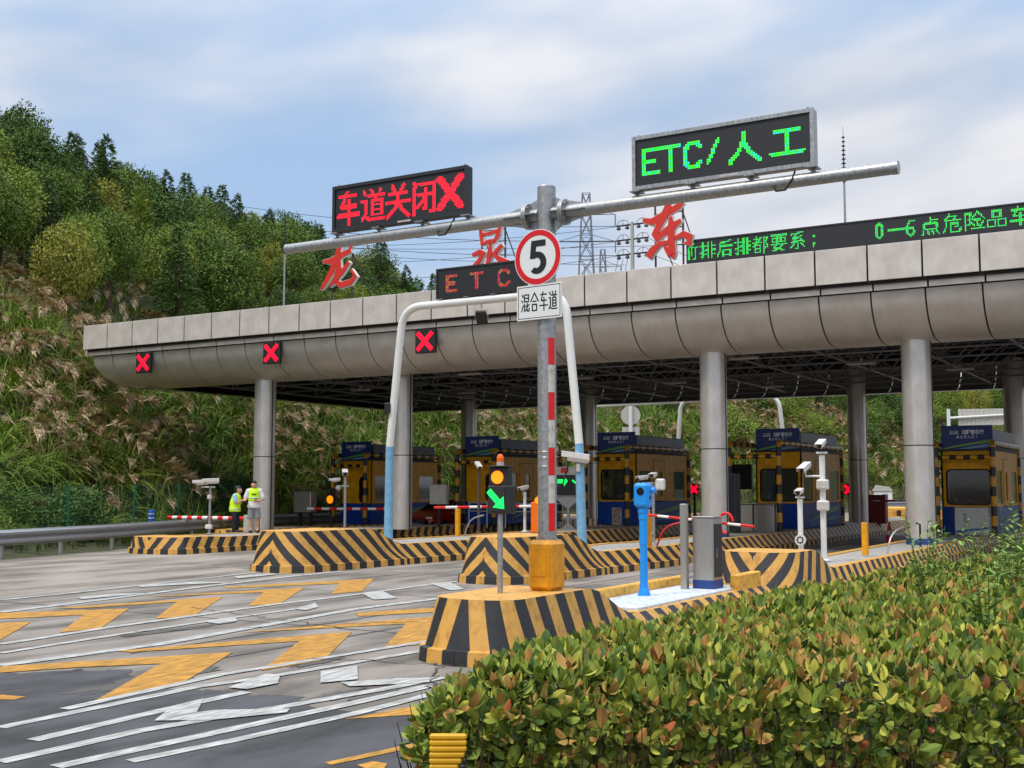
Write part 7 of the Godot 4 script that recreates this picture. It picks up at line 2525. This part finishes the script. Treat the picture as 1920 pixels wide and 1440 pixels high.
func make_trees() -> void:
	var broad := []
	for i in 5:
		broad.append(crown_broad(300 + i, 42 + i * 4, 170, 0.072))
	var fir := [crown_fir(320, 0.30, 0.05), crown_fir(321, 0.25, 0.12), crown_fir(322, 0.34, -0.02)]
	var feather := [crown_fir(330, 0.32, 0.9), crown_fir(331, 0.30, 1.1)]
	var trunk := [trunk_mesh(340, 0.3), trunk_mesh(341, 0.4)]
	var tones := [Color(0.082, 0.145, 0.034), Color(0.125, 0.195, 0.036), Color(0.20, 0.265, 0.044), Color(0.27, 0.27, 0.046), Color(0.070, 0.122, 0.042)]
	var mats := []
	for i in tones.size():
		mats.append(tinted("crown_leaf", "crown_tone_%d" % i, tones[i]))
	var what := [["broadleaf_tree", "dark green broadleaf tree on the wooded hillside", "dark broadleaf trees on the hill"], ["broadleaf_tree", "mid green broadleaf tree on the wooded hillside", "green broadleaf trees on the hill"], ["broadleaf_tree", "light green broadleaf tree on the wooded hillside", "light broadleaf trees on the hill"], ["broadleaf_tree", "yellowish broadleaf tree on the wooded hillside", "yellowish trees on the hill"], ["fir_tree", "dark pointed fir tree on the wooded hillside", "firs on the hill"]]
	rng.seed = 91
	var spots := []
	var tries := 0
	while spots.size() < 330 and tries < 14000:
		tries += 1
		var s := rng.randf_range(1.6, 6.6) if rng.randf() < 0.9 else rng.randf_range(6.6, 9.6)
		var db: float = along(BANK, s) * 1.02
		var d := db + 1.5 + pow(rng.randf(), 0.85) * (52.0 if s < 6.6 else 14.0)
		var p := hill_point(s, d)
		if not in_view(p + Vector3(0, 4, 0), 0.06):
			continue
		var ok := true
		for q in spots:
			if Vector2(q[0].x - p.x, q[0].z - p.z).length() < 2.4 + (d - db) * 0.022:
				ok = false
				break
		if ok:
			spots.append([p, d - db, s])
	for q in spots:
		var p: Vector3 = q[0]
		var near: float = q[1]
		var k := 0
		var r := rng.randf()
		if near < 14.0:
			k = 2 if r < 0.26 else (3 if r < 0.40 else (1 if r < 0.72 else (0 if r < 0.86 else 4)))
		else:
			k = 4 if r < 0.34 else (0 if r < 0.62 else (1 if r < 0.86 else (2 if r < 0.95 else 3)))
		var h := rng.randf_range(4.2, 6.4) if near < 12.0 else rng.randf_range(5.5, 8.2)
		if q[2] > 4.4: h *= 0.82
		if k == 4: h *= 1.12
		var t := thing(what[k][0], what[k][1], "tree", p, rng.randf() * TAU, what[k][2])
		var tr := part(trunk[rng.randi() % 2], "trunk", M.bark, t)
		tr.scale = Vector3(h, h * 0.9, h)
		if k == 4:
			var c := part(fir[rng.randi() % 3], "crown", mats[4 if rng.randf() < 0.6 else 0], t)
			c.scale = Vector3(h, h, h)
			c.position.y = h * 0.04
		elif near < 16.0 and rng.randf() < 0.16:
			var c := part(feather[rng.randi() % 2], "crown", mats[2 if rng.randf() < 0.5 else 1], t)
			c.scale = Vector3(h * 1.0, h * 1.0, h * 1.0)
		else:
			var c := part(broad[rng.randi() % 5], "crown", mats[k], t)
			var w := h * rng.randf_range(0.32, 0.44)
			c.scale = Vector3(w, h * rng.randf_range(0.40, 0.46), w)
			c.position.y = h * 0.56
	# shrubs on the bank
	rng.seed = 93
	var sh := 0
	tries = 0
	while sh < 90 and tries < 4000:
		tries += 1
		var s := rng.randf_range(1.2, 9.8)
		var db: float = along(BANK, s) * 1.02
		var low := rng.randf() < 0.5
		var d := rng.randf_range(-0.6, 2.0) if low else rng.randf_range(db * 0.55, db + 3.0)
		if s > 6.6: d = rng.randf_range(0.0, db + 3.0)
		elif not low and rng.randf() < 0.35: continue
		var p := hill_point(s, d)
		if not in_view(p, 0.05):
			continue
		sh += 1
		var k := rng.randi() % 3
		var t := thing("shrub", "dense leafy shrub among the grass of the bank", "shrub", p, rng.randf() * TAU, "shrubs on the bank")
		var c := part(broad[rng.randi() % 5], "crown", mats[k], t)
		var w := rng.randf_range(0.8, 1.5) if s < 6.6 else rng.randf_range(1.3, 2.6)
		c.scale = Vector3(w, w * rng.randf_range(0.65, 0.9), w)
		c.position.y = w * 0.45
		var st := part(trunk[0], "stem", M.bark, t)
		st.scale = Vector3.ONE * w

# ---- the clipped hedge in front
const HEDGE := [Vector2(-3.35, -4.75), Vector2(-2.3, -5.55), Vector2(-0.5, -6.75), Vector2(2.2, -8.4), Vector2(2.2, -17.5), Vector2(-2.9, -17.2), Vector2(-3.35, -12), Vector2(-3.65, -8.5), Vector2(-3.62, -5.6)]

func leaf_mesh(sd: int) -> ArrayMesh:
	# a small oval leaf, folded a little along its rib, about 1 long along z
	rng.seed = sd
	var b := MB.new()
	var n := 6
	var bendk := rng.randf_range(0.12, 0.3)
	var prev := []
	for i in n + 1:
		var f := float(i) / n
		var w := 0.25 * pow(sin(PI * pow(f, 1.1)), 0.62) if i > 0 and i < n else 0.01
		var y := -bendk * f * f + 0.06 * f
		var cur := [Vector3(-w, y + w * 0.32, f), Vector3(0, y, f), Vector3(w, y + w * 0.32, f)]
		if i > 0:
			for k in 2:
				var a: Vector3 = prev[k]; var e: Vector3 = prev[k + 1]; var g: Vector3 = cur[k + 1]; var h: Vector3 = cur[k]
				var nn := (g - a).cross(e - a).normalized()
				if nn.y < 0: nn = -nn
				b.tri(a, e, g, nn, nn, nn)
				b.tri(a, g, h, nn, nn, nn)
		prev = cur
	return b.mesh()

func make_hedge() -> void:
	var root := thing("hedge", "clipped hedge of green and bronze leaves along the near kerb", "hedge", Vector3(-2.0, 0, -6.5))
	var o := Vector3(2.0, 0, 6.5)
	var poly := PackedVector2Array(HEDGE)
	structure(part(sheet(HEDGE, 0.03), "planting_bed", M.hillside))
	var wav := FastNoiseLite.new()
	wav.seed = 3
	wav.frequency = 0.9
	var tone := FastNoiseLite.new()
	tone.seed = 14
	tone.frequency = 0.55
	var ht := func(x: float, z: float) -> float:
		var e := 1e9
		for i in poly.size():
			e = minf(e, Vector2(x, z).distance_to(Geometry2D.get_closest_point_to_segment(Vector2(x, z), poly[i], poly[(i + 1) % poly.size()])))
		return 1.03 - 0.22 * pow(clampf(1.0 - e / 0.30, 0.0, 1.0), 2.0) + wav.get_noise_2d(x, z) * 0.11
	rng.seed = 71
	var shoots := []
	# top
	var x := -3.8
	while x < 2.3:
		var z := -17.6
		while z < -4.5:
			var dist := Vector2(x, z).length()
			var gap := 0.078 if dist < 8.0 else (0.10 if dist < 12.0 else 0.14)
			var q := Vector2(x + rng.randf_range(-0.5, 0.5) * 0.08, z + rng.randf_range(-0.5, 0.5) * gap)
			z += gap * (0.085 / 0.085)
			if not Geometry2D.is_point_in_polygon(q, poly):
				continue
			if dist > 8.0 and rng.randf() > 0.078 / gap * 1.05:
				continue
			var p := Vector3(q.x, ht.call(q.x, q.y), q.y)
			if in_view(p, 0.08):
				shoots.append([p, Vector3(rng.randf_range(-0.5, 0.5), 1.0, rng.randf_range(-0.5, 0.5)).normalized(), dist])
		x += 0.08
	# the sides that face the camera and the road
	for e in [[0, 1], [1, 2], [2, 3], [8, 0], [7, 8], [6, 7]]:
		var a: Vector2 = poly[e[0]]
		var c: Vector2 = poly[e[1]]
		var d := (c - a).normalized()
		var nn := Vector3(-d.y, 0, d.x)
		var mid := (a + c) * 0.5
		if Geometry2D.is_point_in_polygon(mid + Vector2(nn.x, nn.z) * 0.1, poly): nn = -nn
		var n := int(a.distance_to(c) / 0.062)
		for i in n:
			for j in 15:
				var f := (i + rng.randf()) / n
				var q := a.lerp(c, f)
				var y := 0.0 + j * 0.066 + rng.randf_range(-0.04, 0.04)
				var inn := rng.randf_range(-0.06, 0.07) + 0.10 * pow(maxf(0.0, y - 0.75) / 0.25, 2.0)
				var p := Vector3(q.x, y, q.y) - nn * inn
				if in_view(p, 0.1):
					shoots.append([p, (nn * rng.randf_range(0.5, 1.0) + Vector3(rng.randf_range(-0.4, 0.4), rng.randf_range(0.1, 0.9), rng.randf_range(-0.4, 0.4))).normalized(), q.length()])
	# an inner layer in the outer greens so that gaps look into the bush, not through it
	var inner := []
	for i in 12000:
		var q := Vector2(rng.randf_range(-3.6, 2.2), rng.randf_range(-17.2, -4.7))
		if not Geometry2D.is_point_in_polygon(q, poly): continue
		var p := Vector3(q.x, ht.call(q.x, q.y) - rng.randf_range(0.05, 0.26), q.y)
		if in_view(p, 0.08): inner.append(p)
	for i in 5200:
		var e: Array = [[0, 1], [1, 2], [8, 0], [2, 3]][i % 4]
		var q: Vector2 = poly[e[0]].lerp(poly[e[1]], rng.randf())
		var cen := Vector2(-0.8, -10.0)
		q += (cen - q).normalized() * rng.randf_range(0.10, 0.42)
		inner.append(Vector3(q.x, rng.randf_range(0.02, 0.9), q.y))
	var leaves := []
	for s in shoots:
		var up: Vector3 = s[1]
		var far: float = s[2]
		var side := up.cross(Vector3(0.3, 0.2, 1.0)).normalized()
		var n := rng.randi_range(5, 7)
		var tn: float = tone.get_noise_2d(s[0].x, s[0].z) * 0.9
		var bronze := rng.randf() < 0.20 + maxf(tn, 0.0) * 0.6
		var fresh := rng.randf() < 0.35
		var size := rng.randf_range(0.068, 0.094) * (1.0 if far < 9.0 else 1.15)
		for k in n:
			var a := TAU * k / n * 1.0 + rng.randf_range(-0.4, 0.4)
			var tilt := rng.randf_range(0.35, 1.15)
			var d := (side.rotated(up, a) * sin(tilt) + up * cos(tilt)).normalized()
			var c := Color(0.15, 0.22, 0.036).lerp(Color(0.29, 0.32, 0.058), rng.randf())
			if fresh and rng.randf() < 0.45: c = Color(0.43, 0.41, 0.07)
			if bronze and rng.randf() < 0.7: c = Color(0.44, 0.20, 0.065).lerp(Color(0.36, 0.27, 0.075), rng.randf())
			if rng.randf() < 0.008: c = Color(0.42, 0.13, 0.06)
			if rng.randf() < 0.18: c = Color(0.075, 0.125, 0.032)
			leaves.append([s[0] + d * 0.012, d, up, size * rng.randf_range(0.6, 1.3), c, far])
	for p in inner:
		var d := (ball() + Vector3(0, 0.2, 0)).normalized()
		leaves.append([p, d, ball().normalized(), rng.randf_range(0.06, 0.085), Color(0.15, 0.22, 0.036).lerp(Color(0.29, 0.32, 0.058), rng.randf()), 50.0])
	leaves.sort_custom(func(a, b): return a[5] < b[5])
	var kinds := [leaf_mesh(400), leaf_mesh(401), leaf_mesh(402)]
	var tone_mats := [tinted("hedge_leaf", "leaf_green", Color(0.20, 0.26, 0.045)), tinted("hedge_leaf", "leaf_dark", Color(0.085, 0.135, 0.032)), tinted("hedge_leaf", "leaf_fresh", Color(0.42, 0.40, 0.07)), tinted("hedge_leaf", "leaf_bronze", Color(0.42, 0.22, 0.07))]
	var packs := [[], [], []]
	for i in leaves.size():
		var l: Array = leaves[i]
		var z: Vector3 = l[1]
		var sx: Vector3 = z.cross(l[2])
		sx = sx.normalized() if sx.length() > 0.05 else z.cross(Vector3.RIGHT).normalized()
		var tf := Transform3D(Basis(sx, z.cross(sx), z).scaled_local(Vector3.ONE * l[3]), l[0] + o)
		if i < 300:
			var c: Color = l[4]
			var m := 0
			if c.r > 0.4 and c.g > 0.38: m = 2
			elif c.r > c.g: m = 3
			elif c.g < 0.14: m = 1
			var lf := part(kinds[i % 3], "leaf", tone_mats[m], root)
			lf.transform = tf
		else:
			packs[i % 3].append([tf, l[4]])
	for i in 3:
		scatter("foliage", kinds[i], M.hedge_leaf, packs[i], root)
	# twigs
	var b := MB.new()
	for i in 420:
		var e: Array = [[0, 1], [1, 2], [8, 0], [2, 3]][i % 4]
		var q: Vector2 = poly[e[0]].lerp(poly[e[1]], rng.randf())
		q += (Vector2(-0.8, -10.0) - q).normalized() * rng.randf_range(0.04, 0.3)
		var p := Vector3(q.x, 0, q.y) + o
		var w := Vector3(rng.randf_range(-0.12, 0.12), 0, rng.randf_range(-0.12, 0.12))
		b.tube([p, p + Vector3(0, 0.4, 0) + w, p + Vector3(0, rng.randf_range(0.7, 0.98), 0) + w * 2.0], [0.009, 0.006, 0.002], 5, false)
	part(b, "branches", M.twig, root).set_meta("kind", "stuff")
	make_weeds(ht)

func make_weeds(ht: Callable) -> void:
	# pale feathery weeds standing up through the far end of the hedge
	rng.seed = 83
	var weed := []
	for v in 3:
		var b := MB.new()
		for st in 7:
			var a := rng.randf() * TAU
			var lean := Vector3(cos(a), 0, sin(a)) * rng.randf_range(0.03, 0.16)
			var h := rng.randf_range(0.45, 0.8)
			b.col = Color(0.13, 0.19, 0.05)
			b.tube([Vector3.ZERO, Vector3(0, h * 0.5, 0) + lean * 0.5, Vector3(0, h, 0) + lean], [0.006, 0.004, 0.0015], 4, false)
			for k in 26:
				var f := 0.15 + 0.85 * k / 26.0
				var d := Vector3.RIGHT.rotated(Vector3.UP, k * 2.4 + rng.randf()) + Vector3(0, rng.randf_range(0.2, 0.9), 0)
				var g := rng.randf_range(0.8, 1.25)
				b.col = Color(0.19 * g, 0.30 * g, 0.06 * g)
				blade(b, Vector3(0, h * f, 0) + lean * f, d, rng.randf_range(0.07, 0.13) * (1.2 - f * 0.6), 0.022, 0.5, 3)
		weed.append(b.mesh())
	var spots := [[-1.9, -13.2], [-1.2, -12.6], [-0.6, -12.0], [-1.55, -11.3], [-0.9, -10.5], [-2.35, -14.1], [-1.6, -14.6], [-0.8, -13.6], [-0.35, -11.0], [-1.05, -9.2], [-0.75, -8.6], [-0.45, -7.9], [-2.6, -12.6], [-2.05, -10.2], [-0.15, -12.9], [-0.3, -9.6], [-0.9, -11.7], [-1.3, -13.9], [-0.5, -14.4], [-0.05, -10.3], [-1.0, -15.2], [-2.0, -15.4], [-0.2, -8.6], [0.1, -11.6], [-1.75, -12.2], [-0.62, -9.9], [-1.35, -8.4], [-1.85, -13.7], [-1.4, -13.1], [-0.95, -12.9], [-1.1, -14.4], [-0.55, -13.0], [-0.3, -13.9], [-0.75, -11.2], [-0.4, -12.3]]
	for p in spots:
		var t := thing("weed_plant", "pale green feathery weed growing up through the hedge", "weed", Vector3(p[0], ht.call(p[0], p[1]) - 0.32, p[1]), rng.randf() * TAU, "feathery weeds in the hedge")
		part(weed[rng.randi() % 3], "leafy_stems", M.grass, t).scale = Vector3.ONE * rng.randf_range(1.0, 1.55)
	for p in [[-1.95, -14.6, 1.25], [-1.45, -15.4, 1.0], [-0.95, -15.0, 0.9], [-2.5, -15.6, 1.1], [-0.55, -15.8, 0.9]]:
		var t := thing("grass_tuft", "tuft of long pale grass blades rising over the hedge", "grass tuft", Vector3(p[0], 0.85, p[1]), 0.0, "grass tufts over the hedge")
		for k in 11:
			var b := MB.new()
			b.col = Color(0.20, 0.27, 0.11) * rng.randf_range(0.8, 1.2)
			var a := rng.randf() * TAU
			blade(b, Vector3(cos(a), 0, sin(a)) * 0.04, Vector3(cos(a) * rng.randf_range(0.1, 0.5), 1.0, sin(a) * 0.3), rng.randf_range(0.3, 0.85) * p[2], 0.014, rng.randf_range(0.4, 1.6), 6)
			part(b, "blade", M.grass, t)
	# weeds and low growth along the verge
	var low := []
	rng.seed = 29
	for i in 1500:
		var s := rng.randf_range(0.9, 4.6)
		var p := hill_point(s, rng.randf_range(-2.6, 0.8))
		if in_view(p): low.append([Transform3D(Basis(Vector3.UP, rng.randf() * TAU).scaled(Vector3.ONE * rng.randf_range(0.5, 1.0)), p), Color(0.6, 0.6, 0.6).lerp(Color(1.1, 1.0, 0.9), rng.randf())])
	tag(scatter("verge_weeds", weed[0], M.grass, low), "low green weeds along the verge under the guardrail", "weeds")

# ---- poles, wires and far things
func make_far() -> void:
	var b: MB
	var t := thing("power_pole", "concrete power pole with three tiers of dark insulators behind the canopy", "power pole", Vector3(-31.3, 8.0, -67.4))
	b = MB.new()
	b.cyl(Vector3.ZERO, Vector3(0, 10.75, 0), 0.17, 0.11, 12)
	part(b, "pole", M.concrete_pole, t)
	var ends := []
	for k in 3:
		var y := 10.6 - k * 0.95
		b = MB.new()
		b.box(Vector3(0, y, 0), Vector3(2.2, 0.09, 0.09))
		part(b, "cross_arm", M.dark_steel, t)
		for x in [-0.95, -0.35, 0.45, 0.98]:
			b = MB.new()
			b.lathe(Vector3(x, y - 0.16, 0.0), [Vector2(0.001, -0.14), Vector2(0.15, -0.06), Vector2(0.11, 0.06), Vector2(0.03, 0.14)], 10)
			part(b, "insulator", M.insulator, t)
		b = MB.new()
		for x in [-0.65, 0.72]:
			var arc := []
			for i in 9:
				var a := PI * i / 8.0
				arc.append(Vector3(x + 0.42 * cos(a), y + 0.36 * sin(a), 0))
			b.tube(arc, 0.018, 5, false)
			b.cyl(Vector3(x, y, 0), Vector3(x, y + 0.36, 0), 0.018, 0.018, 5)
		part(b, "jumper_wire", M.wire, t)
		ends.append(Vector3(-31.3, 8.0 + y, -67.4))
	b = MB.new()
	b.box(Vector3(-0.6, 7.3, 0.2), Vector3(1.3, 0.07, 0.07))
	for k in 3:
		var x := -1.1 + k * 0.35
		b.tube([Vector3(x + 0.1, 8.5, 0), Vector3(x, 7.9, 0.1), Vector3(x - 0.1, 7.35, 0.2), Vector3(x - 0.2, 6.8, 0.2), Vector3(x - 0.1, 6.2, 0.1)], 0.016, 5, false)
	part(b, "switch_arm", M.dark_steel, t)
	# lattice towers
	var tower := func(label: String, at: Vector3, h: float, w: float) -> void:
		var o := thing("lattice_tower", label, "pylon", at, 0.5, "pylons beyond the canopy")
		var m := MB.new()
		var lv := 14
		for i in lv:
			var f0 := float(i) / lv
			var f1 := float(i + 1) / lv
			var w0 := lerpf(w, w * 0.16, pow(f0, 0.75))
			var w1 := lerpf(w, w * 0.16, pow(f1, 0.75))
			var c := [Vector2(-1, -1), Vector2(1, -1), Vector2(1, 1), Vector2(-1, 1)]
			for k in 4:
				var a: Vector2 = c[k]
				var e: Vector2 = c[(k + 1) % 4]
				var A := Vector3(a.x * w0, h * f0, a.y * w0); var B := Vector3(a.x * w1, h * f1, a.y * w1)
				var C := Vector3(e.x * w0, h * f0, e.y * w0); var D := Vector3(e.x * w1, h * f1, e.y * w1)
				m.cyl(A, B, 0.13, 0.13, 4, false)
				m.cyl(A, D, 0.06, 0.06, 4, false)
				m.cyl(C, B, 0.06, 0.06, 4, false)
				m.cyl(B, D, 0.06, 0.06, 4, false)
		part(m, "lattice", M.lattice, o)
		m = MB.new()
		for y in [0.84, 0.93]:
			for s in [-1.0, 1.0]:
				m.cyl(Vector3(0, h * y, 0), Vector3(s * w * 1.3, h * y, 0), 0.12, 0.06, 5)
				m.cyl(Vector3(0, h * y + 1.4, 0), Vector3(s * w * 1.3, h * y, 0), 0.07, 0.05, 5)
				m.cyl(Vector3(s * w * 1.3, h * y, 0), Vector3(s * w * 1.3, h * y - 1.8, 0), 0.12, 0.12, 6)
		part(m, "cross_arm", M.lattice, o)
	tower.call("tall grey lattice pylon far behind the canopy beside the round sign", Vector3(-85.5, 0, -166.6), 49.0, 3.6)
	tower.call("slimmer far lattice pylon close beside the taller one", Vector3(-110.0, 0, -222.0), 52.0, 3.0)
	tower.call("far lattice pylon seen behind the red character like a cross", Vector3(-58.0, 0, -160.0), 36.0, 2.6)
	# wires
	var wire := func(label: String, p: Vector3, q: Vector3, sag: float, r: float) -> void:
		var m := MB.new()
		var pts := []
		for i in 25:
			var f := i / 24.0
			pts.append(p.lerp(q, f) + Vector3(0, -sag * 4.0 * f * (1.0 - f), 0))
		m.tube(pts, r, 5, false)
		tag(part(m, "power_line", M.wire), label, "power line", "power lines over the canopy and hill")
	var lab := "thin dark power line strung between pole and hillside above the canopy"
	for k in 3:
		wire.call(lab, ends[k] + Vector3(-1.0, 0, 0), Vector3(-96.0, 33.5 - k * 1.6, -85.0 + k), 1.3, 0.022)
		wire.call(lab, ends[k] + Vector3(-0.9, -0.1, 0.3), Vector3(-92.0, 27.5 - k * 1.8, -78.0 - k), 1.6, 0.018)
		wire.call("thin power line running down from the insulators towards the far road", ends[k] + Vector3(1.0, 0, 0), Vector3(-8.0 + k * 3.0, 8.0, -112.0), 1.2, 0.016)
	wire.call("level power line crossing behind pole and pylon", Vector3(-105, 32.4, -110), Vector3(10, 25.5, -120), 1.5, 0.03)
	t = thing("power_pole", "slim grey pole standing among the grass and trees of the hill", "power pole", Vector3(-60.7, 12.0, -49.9))
	b = MB.new()
	b.cyl(Vector3.ZERO, Vector3(0, 6.3, 0), 0.15, 0.11, 10)
	b.box(Vector3(0, 6.1, 0), Vector3(1.0, 0.08, 0.08))
	part(b, "pole", M.concrete_pole, t)
	wire.call("power line crossing the wooded slope from the slim grey pole", Vector3(-60.7, 18.2, -49.9), Vector3(-34.0, 17.0, -72.0), 0.5, 0.016)
	# backs of signs beyond the booths
	t = thing("road_sign", "grey back of a round sign with a small square plate on a pipe behind booths", "road sign", Vector3(-31.9, 0.1, -68.2), 0.4)
	b = MB.new()
	b.cyl(Vector3(0, 6.4, 0.0), Vector3(0, 6.4, 0.03), 0.62, 0.62, 28)
	part(b, "round_plate", M.cabinet_grey, t)
	b = MB.new()
	b.box(Vector3(0, 5.35, 0), Vector3(1.1, 0.62, 0.03))
	part(b, "square_plate", M.cabinet_grey, t)
	b = MB.new()
	b.cyl(Vector3(0, 0, 0.12), Vector3(0, 7.2, 0.12), 0.14, 0.12, 14)
	part(b, "pole", M.white_steel, t)
	t = thing("direction_sign", "large pale ribbed back of a road direction sign on a white arm", "road sign", Vector3(-17.5, 0.5, -94.5), 0.25)
	b = MB.new()
	b.cyl(Vector3.ZERO, Vector3(0, 7.4, 0), 0.16, 0.13, 12)
	b.cyl(Vector3(0, 6.7, 0), Vector3(4.2, 6.9, 0), 0.10, 0.08, 10)
	part(b, "pole", M.white_steel, t)
	for k in 11:
		b = MB.new()
		b.box(Vector3(0.85 + k * 0.31, 6.75, -0.14), Vector3(0.30, 1.25, 0.04), 0.012)
		part(b, "rib_panel", M.cabinet_grey, t)
	t = thing("white_hut", "small white hut with a dark window beyond the lanes", "hut", Vector3(-23.2, 0.5, -97.0), 0.3)
	t.scale = Vector3.ONE * 0.7
	b = MB.new()
	b.box(Vector3(0, 0.7, 0), Vector3(2.0, 1.8, 1.8), 0.03)
	part(b, "wall", M.sign_white, t)
	b = MB.new()
	b.prism(PackedVector2Array([Vector2(-1.1, 1.6), Vector2(1.1, 1.6), Vector2(0.7, 2.1), Vector2(-0.7, 2.3)]), -1.0, 1.0)
	part(b, "roof", M.cabinet_grey, t)
	b = MB.new()
	b.box(Vector3(0.2, 1.0, 0.91), Vector3(0.6, 0.5, 0.03))
	part(b, "window", M.lens, t)
	var g := thing("guardrail", "pale guardrail along the road that leaves the plaza beyond the booths", "guardrail", Vector3(-21.5, 0, -84))
	for k in 6:
		part(wbeam(Vector3(k * 1.9, 0.5, -k * 4.6), Vector3((k + 1) * 1.9, 0.5, -(k + 1) * 4.6)), "beam", M.galvanised, g)
		b = MB.new()
		b.cyl(Vector3(k * 1.9, 0, -k * 4.6), Vector3(k * 1.9, 0.8, -k * 4.6), 0.06, 0.06, 8)
		part(b, "post", M.galvanised, g)

func _ready() -> void:
	make_materials()
	set_camera_and_light()
	make_ground()
	make_hill()
	make_islands()
	make_canopy()
	make_booths()
	make_sign_mast()
	make_portal()
	make_roof_signs()
	make_equipment()
	make_people()
	make_far()
	make_grass()
	make_trees()
	make_hedge()
